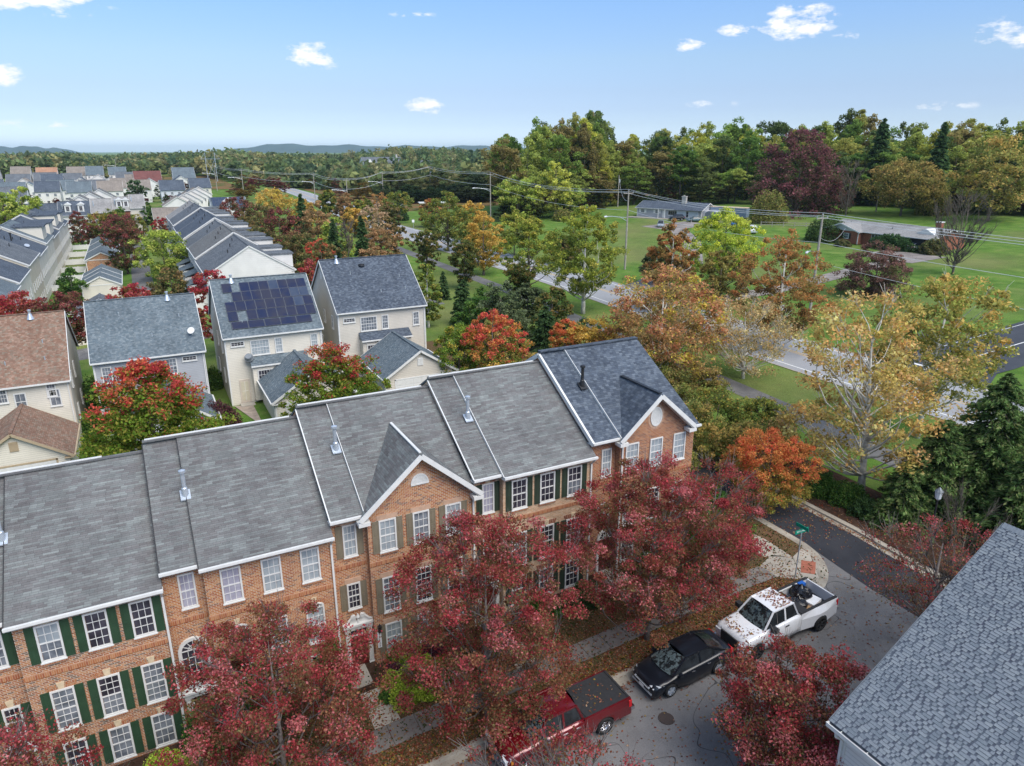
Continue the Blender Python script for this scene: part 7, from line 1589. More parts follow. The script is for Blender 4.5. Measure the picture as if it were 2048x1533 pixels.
TR = [('m1','vine',-0.9,51.0,10.5,3.8,4.4), ('m2','vine',12.1,53.3,8.7,3.0,3.5), ('r1','red',-1.7,92.0,9.3,5.2,2.4), ('r2','red',6.8,88.1,10.9,2.1,2.8), ('r3','red',-12.0,89.4,10.2,5.2,2.9), ('r4','red',-8.4,86.9,10.4,4.7,2.9), ('r4b','red',-14.7,93.9,8.9,4.5,2.5), ('g1','green',-10.7,136.2,5.5,1.0,2.1), ('al1','maroon',-2.6,165.0,11.3,0.9,3.6), ('al2','maroon',-3.4,200.0,9.3,1.0,4.6), ('al3','olive',-5.3,225.0,9.3,1.0,4.1), ('al4','green',-3.3,232.0,9.0,4.2,2.5), ('al5','olive',-9.1,228.1,8.1,1.2,4.1), ('al6','maroon',-13.0,222.4,9.1,0.7,3.3), ('al7','olive',0.4,227.8,6.9,0.0,2.8), ('y1','yellowgreen',4.0,152.0,9.1,0.8,4.3), ('b1','brown',3.9,126.0,5.6,0.7,3.6), ('r5','red',5.8,205.0,7.6,3.0,1.7), ('g2','green',4.5,235.1,9.4,3.1,1.9), ('l1','yellowgreen',-25.7,232.4,15.9,5.6,4.7), ('l2','yellowgreen',-24.9,191.4,15.9,9.1,3.8), ('l3','yellowgreen',-25.6,206.1,10.1,5.5,3.6), ('l4','green',2.8,340.0,13.0,5.4,3.5), ('c1','maroon',25.3,205.6,10.4,3.2,4.6), ('c2','brown',28.2,190.4,9.5,0.6,4.7), ('c3','maroon',26.9,156.6,10.6,0.0,4.1), ('c4','gold',41.8,250.7,9.9,2.6,6.1), ('c5','pine',37.8,185.9,11.9,1.8,2.9), ('c6','tan',37.8,169.0,11.2,0.0,3.4), ('c7','brown',24.7,130.6,8.4,0.0,3.6), ('c8','red2',27.5,123.6,7.6,0.7,2.8), ('c9','red',22.8,110.0,6.5,0.3,2.5), ('c10','pine',33.4,137.1,9.6,1.1,2.4), ('c11','bare',36.1,137.3,9.5,1.9,2.4), ('c12','pine',34.8,122.6,11.4,3.0,1.9), ('c13','tan',40.5,130.2,9.0,0.6,4.0), ('c14','tansparse',44.4,147.5,12.4,5.2,3.1), ('v1','vase',46.4,121.9,8.3,0.9,3.0), ('v2','vase',47.5,107.6,7.9,0.3,3.0), ('v3','vase',50.6,94.1,5.9,0.0,2.2), ('yg1','birch',32.3,85.1,8.2,0.0,1.9), ('p1','pine',41.0,101.0,4.4,0.0,1.2), ('j1','pine',37.0,84.3,6.0,0.0,1.8), ('j2','greygreen',35.2,69.9,8.4,0.0,3.1), ('j3','pine',39.8,67.5,5.4,0.0,1.7), ('j0','green',40.4,85.8,4.5,0.0,1.7), ('u1','olive',74.9,220.7,10.8,2.8,3.8), ('u0','rust',73.4,236.5,9.0,0.0,4.2), ('o1','olive',63.4,152.4,13.2,0.4,4.9), ('o2','orange',56.4,118.8,11.5,1.0,3.5), ('o3','olive2',55.3,99.5,12.5,2.2,4.2), ('s1','olive2',54.8,82.6,15.1,3.1,4.9), ('s2','browntop',43.6,52.0,11.4,0.0,6.0), ('s3','rust',65.9,77.3,13.0,1.9,3.4), ('s4','yellowgreen2',81.5,83.5,13.6,0.8,5.5), ('s5','rust',64.0,56.0,13.7,0.0,3.7), ('s6','sparse',46.4,42.5,9.9,0.0,4.2), ('s7','syc',40.2,27.6,13.5,3.3,5.4), ('s8','syc2',53.5,30.5,13.1,4.5,4.0), ('or1','orangered',33.3,28.4,5.5,0.5,2.4), ('or2','orange',38.9,56.3,6.2,1.6,2.7), ('or3','orangered',36.5,58.1,6.1,2.0,1.6), ('ro','redorange',28.7,58.7,7.7,1.6,2.9), ('gr','greenyellow',26.0,60.6,6.5,1.0,2.2), ('sp1','spruce',44.2,21.3,9.6,0.0,4.1), ('sp2','spruce',41.4,22.7,6.8,0.0,2.6), ('sp3','sprucelow',37.7,23.3,4.2,0.0,2.4), ('sp4','spruce',42.4,18.1,6.8,0.4,2.8), ('bt','bare',31.9,15.7,7.0,0.0,2.9), ('rm','plum',99.7,69.6,8.0,0.4,5.4), ('jn','juniper',140.0,111.7,5.5,0.0,4.8), ('bt2','bare',123.6,72.1,12.8,0.5,6.4), ('hb','shrub',139.2,94.8,3.1,0.0,4.1), ('hb2','shrub2',140.7,86.7,2.9,0.0,2.6), ('hb3','bush',156.7,144.9,8.4,0.0,5.3), ('hb4','bush',200.6,125.9,8.8,0.0,4.9), ('cb','copper',180.9,156.9,23.7,0.0,13.8), ('n1','spruce2',213.1,154.4,26.3,11.0,5.1), ('n2','spruce2',206.3,130.5,24.6,11.1,4.7), ('n3','brown2',193.3,130.5,15.1,3.0,9.4), ('n4','golden',196.1,108.1,20.6,3.0,8.6), ('n5','bare',182.8,140.3,15.5,1.8,4.3), ('ny','yellow',118.4,196.0,18.6,0.0,4.7), ('ny2','yellowgreen',108.1,202.1,13.1,1.6,6.6), ('ny3','yellowgreen',124.5,197.2,10.0,0.7,4.8),]
i = 0
for k, _, x, y, h, z0, r_ in TR:
    if k not in specs: continue
    kd, pal, n, sz, lab, nm_ = specs[k]; i += 1
    far_ = math.hypot(x, y); z0 = max(z0, .12 * h if kd != 'low' else .05)
    if k in ('m1', 'm2'): z0 *= .7
    if k == 's5': r_ *= 1.25
    if k in ('s1', 'u1', 'o1', 's4'): z0 = max(z0, h * .16)
    bk = 'bark_pale' if nm_ == 'sycamore' or k in ('s5', 'yg1') else 'bark'
    sparse = k in ('s5', 'o1', 'c14', 's2', 's3')
    tree(nm_, x, y, h, z0, r_ * (1.18 if kd == 'oval' else 1.08), kd, pal, lab, int(n * 1.5), sz * .88, int(70 + n / 110), bk, .05 + h * .016, 26 if n > 8000 else 10, (160 if sparse else 0) , 100 + i, None, 'tree', .3, r_ * (.2 if n < 9000 else .15), None, tip=.02 if far_ < 120 else .04, up=.8, bias={'m1': -.42, 'm2': -.34, 'al1': -.15, 'ro': -.05, 's2': .1}.get(k, .08))
D = {t_[0]: t_[2:] for t_ in TR}
def cz(k, label, n, sz, pal='pine', droop=.3, pw=.85, z0=.2, nb=None):
    x, y, h, _, r_ = D[k]; r_ *= 1.22 if k[:2] == 'sp' and k != 'sp3' else 1; x += 1.7 if k == 'sp3' else 0; conifer('conifer' if pal != 'spruce' else 'spruce', x, y, h, r_, label, n, sz, pal, z0, hash(label) % 1000 if False else sum(map(ord, label)) % 997, None, droop, nb, pw=pw)
cz('c5', 'green pine in the belt beside the golden tree', 3000, .4); cz('c10', 'dark pine left of the bare tree above the plain-roofed house', 4500, .3); cz('c12', 'narrow dark spruce left of the broad tan tree', 6500, .28, pw=.7); cz('p1', 'small young pine beside the slender yellow-green tree', 2200, .18); cz('j1', 'dark green juniper left of the broad gray-green tree', 5000, .2, pw=.5, nb=160); cz('j3', 'dark evergreen column right of the broad gray-green tree', 6500, .18, pw=.45, nb=180)
cz('sp1', 'tallest dark green spruce at the right, beside the side street', 60000, .11, 'spruce', .32, .72, .3, 340); cz('sp2', 'middle spruce left of the tallest one', 30000, .11, 'spruce', .3, .65, .2, 230); cz('sp3', 'low wide spruce with hanging boughs nearest the hedge', 17000, .11, 'spruce', .55, .6, .1, 170); cz('sp4', 'spruce at the right frame edge above the one-way sign', 20000, .115, 'spruce', .4, .75, .2, 200)
cz('n1', 'left one of two tall dark spruces rising over the woods', 6500, .6, 'pine', .2, .6, 2); cz('n2', 'right one of two tall dark spruces rising over the woods', 6500, .6, 'pine', .2, .75, 2)
# bare trees
def bare(k, label, n=60, fine=900, tr=.14, bark='bark_gray', tip=.02, fl=1.2, up=1.3, xy=None):
    x, y, h, z0, r_ = D[k] if xy is None else xy; tree('bare_tree', x, y, h, max(z0, h * .12), r_, 'vase', 'sparse', label, 0, .1, 90, bark, tr, n, fine, sum(map(ord, label)), None, 'tree', .2, None, None, up=up, tip=tip, fl=fl)
bare('bt', 'leafless multi-stemmed tree between the side street and the spruces', 60, 1300, .08, 'bark', .008, .8, 1.6); bare('bt2', 'leafless gray tree in front of the brick ranch house', 60, 1100, .2, 'bark', .035, 1.6); bare('c11', 'leafless tree in the belt above the plain-roofed house', 30, 300, .12, 'bark', .04, 1.2); bare('n5', 'pale leafless tree between the copper beech and the left tall spruce', 30, 500, .2, 'bark', .045, 2)
# open sycamores with pale trunks
def syc(x, y, h, z0, r_, label, n, pal, seed, tr, nl, lean, size, fine=300, ncl=190, kind='round', rc=.8):
    return tree('sycamore', x, y, h, z0, r_, kind, pal, label, n, size, ncl, 'bark_pale', tr, nl, fine, seed, None, 'tree', .38, rc, None, lean, .9, .1, .7, 5, .018, 1.0)
syc(40.6, 26.9, 13.6, 2.6, 5.2, 'big golden sycamore with mottled white trunk beside the hedge', 20000, 'syc', 301, .24, 60, (1.2, .8), .15, 420)
syc(53.5, 31.5, 13.0, 4.2, 5.0, 'second golden sycamore behind the big one, towards the side road', 19000, 'syc2', 302, .2, 46, (.6, -.4), .19, 260)
syc(52.6, 49.6, 8.4, 1.6, 4.9, 'thin pale sycamore with several white stems above the end house', 11500, 'sparse', 303, .17, 60, (.3, .3), .14, 900, 200)
syc(48.5, 57.5, 8.4, 1.6, 4.0, 'thin brown sycamore left of the pale many-stemmed one', 11000, 'sparse', 304, .16, 50, (.2, .3), .15, 500, 160)
# thicket right of the end house
th = [(29.5, 33.5, 2.4, 3.4, 'bush', 'olive thicket shrub against the end house wall'), (29.5, 38, 2.9, 4.2, 'olive', 'tall olive thicket shrub behind the end house corner'), (30.5, 43.5, 3.2, 4.6, 'bush', 'golden-olive thicket shrub behind the slate roof'), (33.5, 48.5, 3.4, 5.0, 'brown2', 'brownish thicket tree behind the slate roof'), (38.5, 45, 3.3, 4.4, 'bush', 'olive thicket shrub left of the side street head'), (39.5, 39.5, 3.1, 4.0, 'olive', 'olive thicket shrub by the path bend'), (40, 34.5, 2.6, 3.0, 'brown2', 'tan thicket shrub between hedge and path'), (41.5, 51.5, 3.2, 4.2, 'olive', 'olive thicket shrub near the thin pale sycamore'), (36.5, 53.5, 3.0, 4.6, 'golden', 'golden thicket tree behind the end house ridge'), (29.8, 29.8, 1.6, 2.0, 'hedge', 'green shrub at the foot of the end house wall'), (45.5, 56, 2.8, 3.6, 'bush', 'olive thicket shrub below the brown sycamore'), (31.8, 55, 2.4, 4.0, 'golden', 'yellow-brown thicket tree behind the slate ridge')]
th += [(34.5, 36.5, 2.6, 4.6, 'golden', 'tall golden thicket tree between the end house and the path'), (27.8, 46.5, 2.8, 5.2, 'olive', 'tall olive thicket tree behind the end house roof'), (34, 42, 3.0, 5.2, 'bush', 'tallest olive thicket tree right of the slate roof'), (43.8, 46.5, 2.4, 3.6, 'brown2', 'tan thicket shrub beside the path'), (43.5, 38.5, 2.2, 2.8, 'olive', 'low olive thicket shrub beside the path'), (29.2, 35.5, 1.8, 4.8, 'golden', 'slim golden thicket tree by the end house eave'), (37.5, 33.5, 2.4, 3.4, 'golden', 'golden thicket shrub above the orange-red maple'), (25.5, 52, 2.5, 4.6, 'orange', 'orange thicket tree behind the slate ridge')]
for k, (x, y, r_, h, pal, lab) in enumerate(th):
    tree('thicket_shrub', x, y, h, .2, r_, 'low', pal, lab, int(9000), .13, 90, 'bark', .07, 16, 120, 400 + k, 'thicket shrubs right of the end house', 'shrub', .35, r_ * .2, None, up=1.0)
# clipped and garden shrubs
bush('hedge_shrub', 38.4, 28.6, 1.5, 1.5, 'clipped round green shrub at the upper end of the mulch bed', 9000, .085, 'hedge', 1, 'clipped shrubs along the side street'); bush('hedge_shrub', 38.9, 26.6, 1.35, 1.4, 'second clipped green shrub, yellow leaves on it', 8000, .085, 'hedge', 2, 'clipped shrubs along the side street'); bush('hedge_shrub', 38.4, 24.9, 1.05, 1.2, 'low dark clipped shrub under the hanging spruce boughs', 5000, .085, 'shrub', 3, 'clipped shrubs along the side street'); bush('hedge_shrub', 38.2, 23.2, .8, .8, 'smallest dark shrub at the end of the clipped ones', 3000, .085, 'shrub', 4, 'clipped shrubs along the side street')
bush('hedge', 27.9, 27.0, 1.25, 1.5, 'boxy clipped hedge beside the corner walk, strewn with leaves', 13000, .08, 'hedge', 5, None, None, .9, 1.4, .15, 'hedge', True)
bush('lime_bush', 8.6, 25.0, 1.35, 1.35, 'wide lime-green bush by the sidewalk in front of the taupe shutters', 15000, .07, 'limebush', 6, 'lime bushes by the steps', None, 1.25, .85, .1); bush('lime_bush', 8.5, 26.7, .75, 1.25, 'round lime-green bush nearest the brick wall', 6000, .07, 'limebush', 7, 'lime bushes by the steps'); bush('lime_bush', 7.35, 25.7, .5, .95, 'small lime-green bush beside the steps', 3000, .07, 'limebush', 8, 'lime bushes by the steps')
bush('green_bush', 10.2, 24.6, 1.2, 1.2, 'mid green bush right of the wide lime one', 9000, .07, 'hedge', 9, None, None, 1.2, .9); bush('ornamental_grass', 8.1, 27.0, .6, 1.1, 'dark green grassy clump at the wall', 2600, .09, 'hedge', 10, None, None, 1, .8, 0, 'plant'); bush('purple_shrub', 7.7, 26.3, .5, .8, 'dark purple shrub between the steps and the lime bushes', 2200, .07, 'purple', 11); bush('purple_shrub', 9.8, 26.9, .6, .8, 'dark purple shrub right of the lime bush at the wall', 2500, .07, 'purple', 12); bush('green_bush', 6.9, 25.1, .4, .7, 'small dark green bush beside the front walk', 1800, .07, 'hedge', 13)
bush('lime_bush', -2.0, 25.2, 1.1, 1.7, 'bright yellow-green bush at the lower left by the sidewalk', 12000, .07, 'limebush', 14); bush('green_bush', 1.9, 27.0, 1.0, 2.6, 'tall dark green shrub against the unshuttered townhouse', 8000, .08, 'hedge', 15); bush('green_bush', 5.0, 26.9, .7, 2.9, 'slim dark green shrub beside the pedimented door', 5000, .08, 'hedge', 16); bush('green_bush', -.2, 26.6, 1.2, 2.2, 'wide dark green shrub under the green shutters', 9000, .08, 'hedge', 17)
for x, y, r_, h, pal, lab in ((12.9, 25.9, 1.0, 1.3, 'hedge', 'dark shrub under the largest maple, left one'), (15.6, 26.3, 1.0, 1.4, 'hedge', 'dark shrub under the largest maple, right one'), (18.2, 26.2, .9, 1.2, 'shrub', 'dark shrub between the blond and rust brick fronts'), (22.4, 26.3, 1.0, 1.3, 'hedge', 'dark shrub before the end townhouse, left one'), (25.2, 26.2, 1.0, 1.3, 'hedge', 'dark shrub before the end townhouse, right one')): bush('green_bush', x, y, r_, h, lab, 5000, .08, pal, int(x * 7))
# back yard shrubs behind the row
bush('burgundy_shrub', 4.0, 63.6, 1.9, 2.6, 'reddish brown shrub between the gray and cream houses', 8000, .12, 'burgundy', 21); bush('burgundy_shrub', 6.0, 58.0, 1.5, 1.9, 'round russet shrub behind the white ridge vent', 7000, .11, 'plum', 22); bush('green_bush', 8.6, 57.4, 1.2, 1.7, 'round dark green shrub beside the cream garage', 6000, .11, 'shrub', 23); bush('green_bush', 2.2, 84, 2.0, 3.0, 'dark green shrub right of the gray house roof corner', 5000, .17, 'green', 24); bush('green_bush', 4.9, 76, 1.0, 2.2, 'green shrub between the gray house and the solar house', 3500, .14, 'green', 25)
for x, y, r_, h, lab in ((-6.2, 78, 1.8, 3, 'green shrub beside the brown-roofed house side wall'), (-5.9, 72, .9, 1.4, 'small dark shrub by the gray house wall'), (-6.6, 70, .8, 1.2, 'tiny dark shrub on the strip of lawn beside the brown-roofed house')): bush('green_bush', x, y, r_, h, lab, 3500, .14, 'green', int(abs(x) * 9))
for x, y, r_, h, pal, lab in ((-11.8, 149, 1.5, 1.8, 'shrub', 'dark shrub in the second fenced yard'), (-13.4, 157, 1.4, 1.8, 'shrub', 'dark shrub in the yard by the cream wall'), (-11.2, 163, 1.1, 1.5, 'hedge', 'small green shrub in the yard beside the brick garage'), (-13.2, 172, 1.1, 1.5, 'hedge', 'green shrub in the middle fenced yard')): bush('green_bush', x, y, r_, h, lab, 1500, .24, pal, int(x * -5))
for k, pl_, sz in (('hb', 'shrub', .28), ('hb2', 'shrub2', .28), ('hb3', 'bush', .4), ('hb4', 'bush', .4), ('jn', 'juniper', .3)):
    x, y, h, _, r_ = D[k]; bush({'jn': 'juniper'}.get(k, 'green_bush'), x, y, r_, h, {'hb': 'dark green clipped shrubs in front of the brick ranch house', 'hb2': 'brownish shrub beside the carport', 'hb3': 'large olive bush on the lawn between the ranch houses', 'hb4': 'olive bush mass at the wood edge behind the brick ranch', 'jn': 'wide dark juniper left of the brick ranch house'}[k], 5500, sz, pl_, sum(map(ord, k)), None, None, 1.0 if k != 'hb' else .5, 1.0 if k != 'hb' else 1.25)
for i, (x, y, r_, h, pal) in enumerate(((136, 104, 1.6, 1.4, 'shrub2'), (76, 235, 1.5, 2.6, 'shrub'), (84, 246, 2.4, 4, 'shrub'), (79.5, 229, 1.8, 3.2, 'shrub'), (110, 205, 4, 5, 'forest'), (118, 190, 3.5, 3.5, 'bush'))): bush('green_bush', x, y, r_, h, ['low russet shrub at the brick gable', 'small dark bush by the curving road, left one', 'dark bush right of the rust tree at the far lot', 'small dark bush by the curving road, right one', 'dark bush at the foot of the pole by the woods', 'olive bush at the lawn corner below the woods'][i], 2200, .32, pal, 50 + i)

belt = [(40.5, 60, 5.5, 2.6, 'pine', 'dark evergreen in the belt directly behind the end house ridge'), (36, 77, 5.0, 2.6, 'green', 'mid green tree below the slender yellow-green one'), (44.5, 74, 6.2, 2.9, 'vase', 'rounded olive tree at the path bend, right of the gray-green one'), (46, 83, 5.2, 2.4, 'greygreen', 'gray-green tree between path and evergreens'), (30.5, 92, 6.0, 2.6, 'green', 'green tree behind the slender yellow-green one'), (28.5, 101, 6.6, 3.0, 'brown', 'brown-green tree right of the plain-roofed house ridge'), (33, 112, 7.5, 3.4, 'tan', 'tan tree beyond the plain-roofed house'), (26.5, 118, 8, 3.4, 'brown', 'brown-green tree left of the dark spruces'), (37, 150, 9, 3.8, 'yellowgreen', 'yellow-green tree behind the dark pines in the belt'), (22, 170, 8.5, 3.8, 'brown', 'brown tree close behind the white row'), (22, 150, 8, 3.6, 'brown', 'second brown tree close behind the white row'), (44, 215, 9, 4.2, 'gold', 'second golden tree by the far road'), (52, 190, 8, 3.8, 'orange', 'orange tree by the far road'), (59, 205, 9.5, 3.8, 'olive', 'olive tree left of the road bend, nearest of three'), (60, 228, 9.5, 3.8, 'tan', 'tan tree left of the road bend, middle of three'), (61, 255, 9.5, 4, 'olive', 'olive tree left of the road bend, farthest of three'), (80, 205, 8, 3.6, 'rust', 'rust tree right of the road bend'), (58.5, 180, 9, 3.6, 'brown', 'brown tree between path and road left of the sign'), (58, 66, 7.5, 3.4, 'olive2', 'yellow-olive tree between path and road near the brown sycamore'), (60.5, 130, 10, 3.8, 'olive', 'olive tree by the road behind the orange one'), (33, 66, 5.0, 2.6, 'golden', 'golden tree behind the red and orange maple'), (73, 138, 10.5, 4.2, 'olive2', 'yellow-olive tree across the road, left of the pole'), (75, 165, 10, 4.2, 'orange', 'orange tree across the road before the yellow tree'), (76, 122, 6, 3.2, 'brown', 'low brown tree across the road by the pole'), (79, 96, 6.5, 3.4, 'greygreen', 'dark gray-green bush tree behind the pole foot'), (74, 76, 8.5, 3.3, 'brown2', 'tan-brown tree across the road below the yellow-green one')]
for i, (x, y, h, r_, pal, lab) in enumerate(belt):
    d_ = math.hypot(x, y); tree('tree', x, y, h, h * .12, r_, ['oval', 'round', 'low'][i % 3] if pal != 'pine' else 'column', pal, lab, int(9000 if d_ < 110 else 6000), .0021 * d_ + .02, 110, 'bark', .14, 14, 0, 900 + i, None, 'tree', .3, r_ * .17, None, up=.9, tip=.03)
# ---- woods: one tree per object with shared meshes
def template(seed, kind='round', R_=5.5, h=22, z0=5, n=5600, size=.46, ncl=80):
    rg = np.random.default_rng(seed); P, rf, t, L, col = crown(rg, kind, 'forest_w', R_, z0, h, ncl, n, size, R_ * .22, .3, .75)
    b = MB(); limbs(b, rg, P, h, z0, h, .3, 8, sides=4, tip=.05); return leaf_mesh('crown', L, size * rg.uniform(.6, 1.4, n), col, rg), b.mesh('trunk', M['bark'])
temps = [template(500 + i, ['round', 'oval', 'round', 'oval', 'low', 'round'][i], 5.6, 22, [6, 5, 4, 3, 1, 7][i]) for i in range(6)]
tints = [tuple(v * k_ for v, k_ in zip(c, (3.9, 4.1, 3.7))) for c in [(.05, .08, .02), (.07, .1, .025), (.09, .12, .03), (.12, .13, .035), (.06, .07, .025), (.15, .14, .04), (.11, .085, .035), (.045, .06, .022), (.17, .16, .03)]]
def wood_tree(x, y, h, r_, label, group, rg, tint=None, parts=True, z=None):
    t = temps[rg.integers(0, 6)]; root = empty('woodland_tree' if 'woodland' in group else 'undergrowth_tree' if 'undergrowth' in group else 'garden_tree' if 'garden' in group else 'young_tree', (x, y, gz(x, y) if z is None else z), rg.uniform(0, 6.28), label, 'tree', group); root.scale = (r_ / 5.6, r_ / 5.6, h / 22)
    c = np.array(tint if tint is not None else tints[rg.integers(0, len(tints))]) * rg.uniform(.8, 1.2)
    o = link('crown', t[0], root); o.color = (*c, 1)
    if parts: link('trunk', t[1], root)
rg = np.random.default_rng(77)
front = [(106, 205), (126, 203), (152, 217), (172, 212), (190, 188), (206, 170), (214, 142), (210, 118), (222, 92), (250, 62), (285, 30)]
fp = resample(front, 7.0); cnt = 0
for row in range(6):
    for p in fp:
        d = np.array(p) / np.linalg.norm(p); q = np.array(p) + d * (row * 9.5 + 3) + rg.normal(0, 1.8, 2)
        h = rg.uniform(15, 21) + row * 1.4 + (2 if p[1] > 150 else 0); 
        if row == 0: h *= rg.uniform(.5, .95)
        if row > 0 and p[1] > 196 and p[0] < 150: h += 5.5 if p[0] > 112 else 2
        if p[1] < 150: h -= 1.5
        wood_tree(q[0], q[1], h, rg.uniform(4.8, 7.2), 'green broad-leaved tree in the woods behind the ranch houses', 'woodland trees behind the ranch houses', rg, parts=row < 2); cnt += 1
# shrubby edge in front of the woods
for p in resample(front, 4.2):
    q = np.array(p) - np.array(p) / np.linalg.norm(p) * rg.uniform(0, 3.5); wood_tree(q[0], q[1], rg.uniform(4, 8.5), rg.uniform(2.4, 4.2), 'low undergrowth tree at the edge of the woods', 'undergrowth along the edge of the woods', rg, [(.07, .09, .025), (.11, .11, .035), (.05, .07, .02), (.15, .13, .04), (.12, .07, .04)][rg.integers(0, 5)], False)
# far woods
far_tints = [tuple(v * k_ for v, k_ in zip(c, (2.9, 2.9, 3.0))) for c in [(.045, .065, .028), (.06, .08, .03), (.07, .09, .035), (.085, .095, .035), (.10, .095, .045), (.05, .065, .03), (.12, .11, .045), (.04, .06, .03)]]
NC, CC, SS = [], [], []; n_ind = 0
cand = []
for i in range(2600):
    u = rg.uniform(-260, 1090) if i % 5 else rg.uniform(1090, 2300); az = R(27.7) + math.atan((u - 1024) / 1484); dmin = np.interp(u, [-300, 330, 450, 560, 680, 800, 960, 1090, 2300], [720, 650, 560, 470, 420, 360, 330, 330, 420]); d = dmin + (1500 - dmin) * rg.uniform(0, 1) ** 1.45
    x, y = d * math.sin(az), d * math.cos(az); cand.append((d, x, y, u))
cand.sort()
for d, x, y, u in cand:
    near = d < np.interp(u, [-300, 330, 700, 1000], [690, 660, 440, 380]); h = rg.uniform(9, 15) * (.6 if near and rg.uniform() < .5 else 1) + (5 if 780 < u < 1100 and d > 620 else 0) + 2.0 * math.sin(u / 57) + (3 if rg.uniform() < .06 else 0); r_ = rg.uniform(4.5, 8.5)
    tint = far_tints[rg.integers(0, len(far_tints))]
    if 100 < abs(x - 176 + 12) : pass
    if math.hypot(x - 190, y - 590) < 34 or (580 > y > 400 and -70 < x < 40) : continue
    if math.hypot(x - 185, y - 560) < 60 and y < 600: h *= .45
    if n_ind < 60: wood_tree(x, y, h, r_, 'tree of the distant woods beyond the roofs and fields', 'distant woodland trees', rg, tint, False); n_ind += 1
    else:
        k = 90 if d < 900 else 55; rgk = np.random.default_rng(int(d * 10)); v = rgk.normal(size=(k, 3)); v[:, 2] = np.abs(v[:, 2]) * 1.0; v /= np.linalg.norm(v, axis=1)[:, None]; v *= rgk.uniform(.7, 1.1, k)[:, None]
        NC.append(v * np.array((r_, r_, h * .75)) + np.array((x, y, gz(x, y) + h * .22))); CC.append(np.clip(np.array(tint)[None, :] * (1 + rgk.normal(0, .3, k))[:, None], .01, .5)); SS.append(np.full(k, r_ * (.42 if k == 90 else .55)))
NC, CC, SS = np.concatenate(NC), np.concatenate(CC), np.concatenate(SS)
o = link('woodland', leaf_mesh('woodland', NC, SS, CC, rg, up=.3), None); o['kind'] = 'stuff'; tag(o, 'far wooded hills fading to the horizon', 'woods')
# scrub and orange shrubs of the far strip
for i in range(46):
    u = rg.uniform(430, 760); az = R(27.7) + math.atan((u - 1024) / 1484); d = rg.uniform(330, 470); x, y = d * math.sin(az), d * math.cos(az)
    if abs(x - (65 + roff(y))) < 9: continue
    wood_tree(x, y, rg.uniform(3, 9), rg.uniform(2.5, 5), 'autumn-coloured young tree on the far strip beside the curving road', 'young autumn trees on the far strip', rg, [(.32, .2, .05), (.3, .13, .08), (.2, .2, .05), (.36, .24, .06), (.25, .07, .06)][rg.integers(0, 5)], False)
for i in range(40):
    u = rg.uniform(760, 1010); az = R(27.7) + math.atan((u - 1024) / 1484); d = rg.uniform(318, 345); x, y = d * math.sin(az), d * math.cos(az)
    wood_tree(x, y, rg.uniform(4, 8), rg.uniform(3, 5), 'green young tree along the far edge of the orange field', 'young trees along the field edge', rg, [(.07, .12, .05), (.1, .13, .06), (.05, .09, .04)][rg.integers(0, 3)], False)
# trees around the houses at left
for i in range(75):
    x, y = rg.uniform(-100, 36), rg.choice([336, 352, 405, 447, 492, 540]) + rg.uniform(-5, 5); wood_tree(x, y, rg.uniform(3.5, 7), rg.uniform(1.8, 3), 'small garden tree between the far house rows', 'garden trees between the far houses', rg, [(.08, .12, .03), (.2, .17, .04), (.22, .05, .04)][rg.integers(0, 3)], False)

# ---- fallen leaves
def litter(name, pts, label, size, cols):
    n = len(pts); rg2 = np.random.default_rng(n); a = rg2.uniform(0, 6.28, n); dirs = np.stack([np.cos(a), np.sin(a), rg2.normal(0, .15, n)], 1)
    c = np.array(cols)[rg2.integers(0, len(cols), n)] * rg2.uniform(.6, 1.3, n)[:, None]; nrm = rg2.normal(0, .25, (n, 3)); nrm[:, 2] = 1; nrm /= np.linalg.norm(nrm, axis=1)[:, None]
    a3 = np.cross(nrm, dirs); a3 /= np.linalg.norm(a3, axis=1)[:, None]; b3 = np.cross(nrm, a3); s = (size * rg2.uniform(.6, 1.4, n))[:, None]; P = np.array(pts)
    V = np.stack([P - a3 * s * .6, P - b3 * s * .4, P + a3 * s * .6, P + b3 * s * .4], 1).reshape(-1, 3)
    me = leaf_mesh(name, P, size, c, rg2); me.vertices.foreach_set('co', V.astype(np.float32).ravel()); me.update(); o = link(name, me, None); o['kind'] = 'stuff'; return tag(o, label, 'fallen leaves')
rg = np.random.default_rng(9); pts = []
def addl(n, fx, fy, z): 
    for x, y in zip(fx(n), fy(n)): pts.append((x, y, gz(x, y) + z))
U = lambda a, b_: (lambda n: rg.uniform(a, b_, n)); Nn = lambda m, s: (lambda n: rg.normal(m, s, n))
addl(12000, U(-14, 29), U(20.98, 22.5), .15); addl(1500, U(-14, 29), U(22.5, 23.7), .185); addl(6500, U(-10, 26), U(23.7, 26.5), .17); addl(2600, U(-14, 28.5), lambda n: 20.5 - np.abs(rg.normal(0, .18, n)), .035); addl(2600, U(-2, 32), U(13, 20.4), .025)
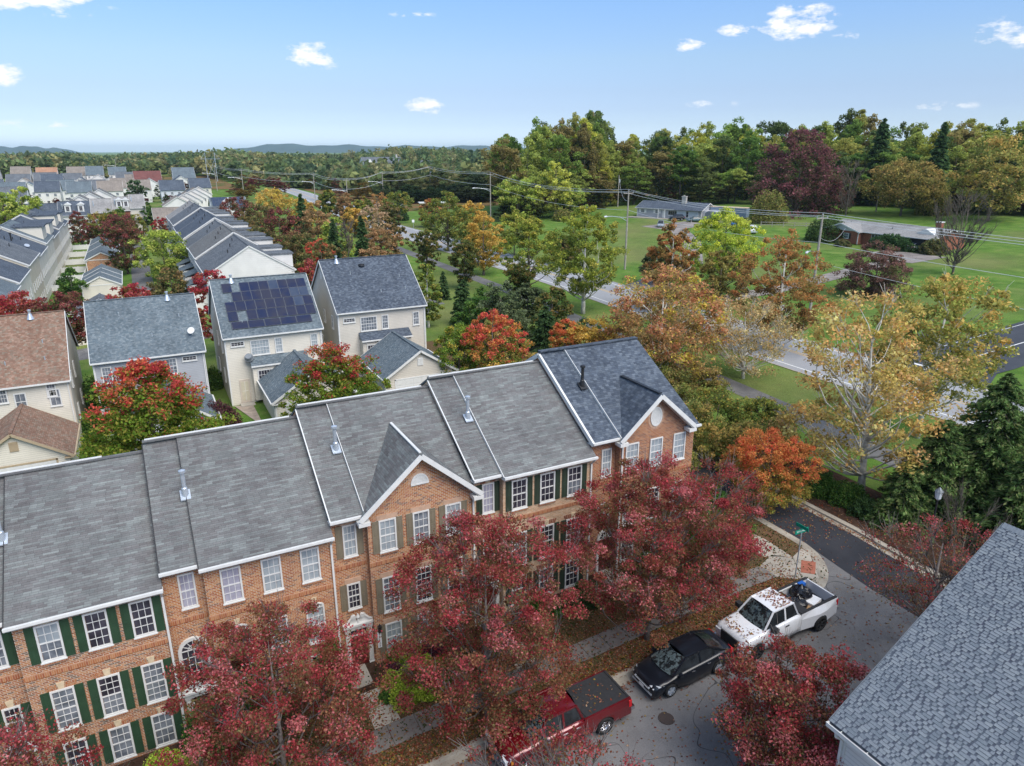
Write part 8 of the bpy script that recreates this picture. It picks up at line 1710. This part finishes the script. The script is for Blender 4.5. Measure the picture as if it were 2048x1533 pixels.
addl(400, U(30, 36), U(14, 30), .03); addl(1500, lambda n: 36.0 - np.abs(rg.normal(0, .22, n)), U(8, 40), .04); addl(2200, U(36.5, 41), U(14, 36), .13); addl(700, U(26.5, 31.7), U(22, 28), .16); addl(900, U(32.4, 36), U(24, 38), .035)
for n_, (xa, xb), (ya, yb), zz in ((150, (21.8, 22.9), (18.7, 20.3), 1.31), (170, (23.8, 24.9), (18.85, 20.15), 2.04), (60, (13.3, 15.2), (18.8, 20.4), 1.29), (20, (11.6, 12.7), (19, 20.2), 1.93)):
    addl(n_, U(xa, xb), U(ya, yb), zz + .01)
litter('fallen_leaves', pts, 'fallen red and orange leaves scattered over lawn strip and street', .085, [(.35, .12, .06), (.42, .2, .12), (.28, .06, .04), (.45, .3, .2), (.4, .26, .06), (.22, .1, .06)])
pts = []; addl(6000, U(-40, 31), U(20.98, 27.3), .14); addl(1400, U(26, 31.8), U(24, 40), .14)
o = None
rgt = np.random.default_rng(3); P = np.array(pts); n = len(P)
me = leaf_mesh('grass_tufts', P + np.array((0, 0, .03)), .11, np.array([(.05, .085, .02), (.075, .1, .03)])[rgt.integers(0, 2, n)], rgt, dirs=np.stack([rgt.normal(0, .5, n), rgt.normal(0, .5, n), np.ones(n)], 1), elong=1.2); o = link('grass_tufts', me, None); o['kind'] = 'stuff'; tag(o, 'short grass blades of the front lawns', 'grass')

# ---- haze
b = MB(); b.box(-14500, 18500, -1200, 17500, -45, 130); me = bpy.data.meshes.new('haze'); me.from_pydata(b.v, [], b.f)
hz = bpy.data.materials.new('haze_air'); hz.use_nodes = True; ht = hz.node_tree; ht.nodes.clear(); ho = ht.nodes.new('ShaderNodeOutputMaterial'); hv = ht.nodes.new('ShaderNodeVolumePrincipled')
hv.inputs['Color'].default_value = (.66, .87, 1, 1); hv.inputs['Density'].default_value = 0.00006; hv.inputs['Anisotropy'].default_value = .0
ht.links.new(hv.outputs[0], ho.inputs['Volume']); me.materials.append(hz); o = link('haze', me); o['kind'] = 'stuff'
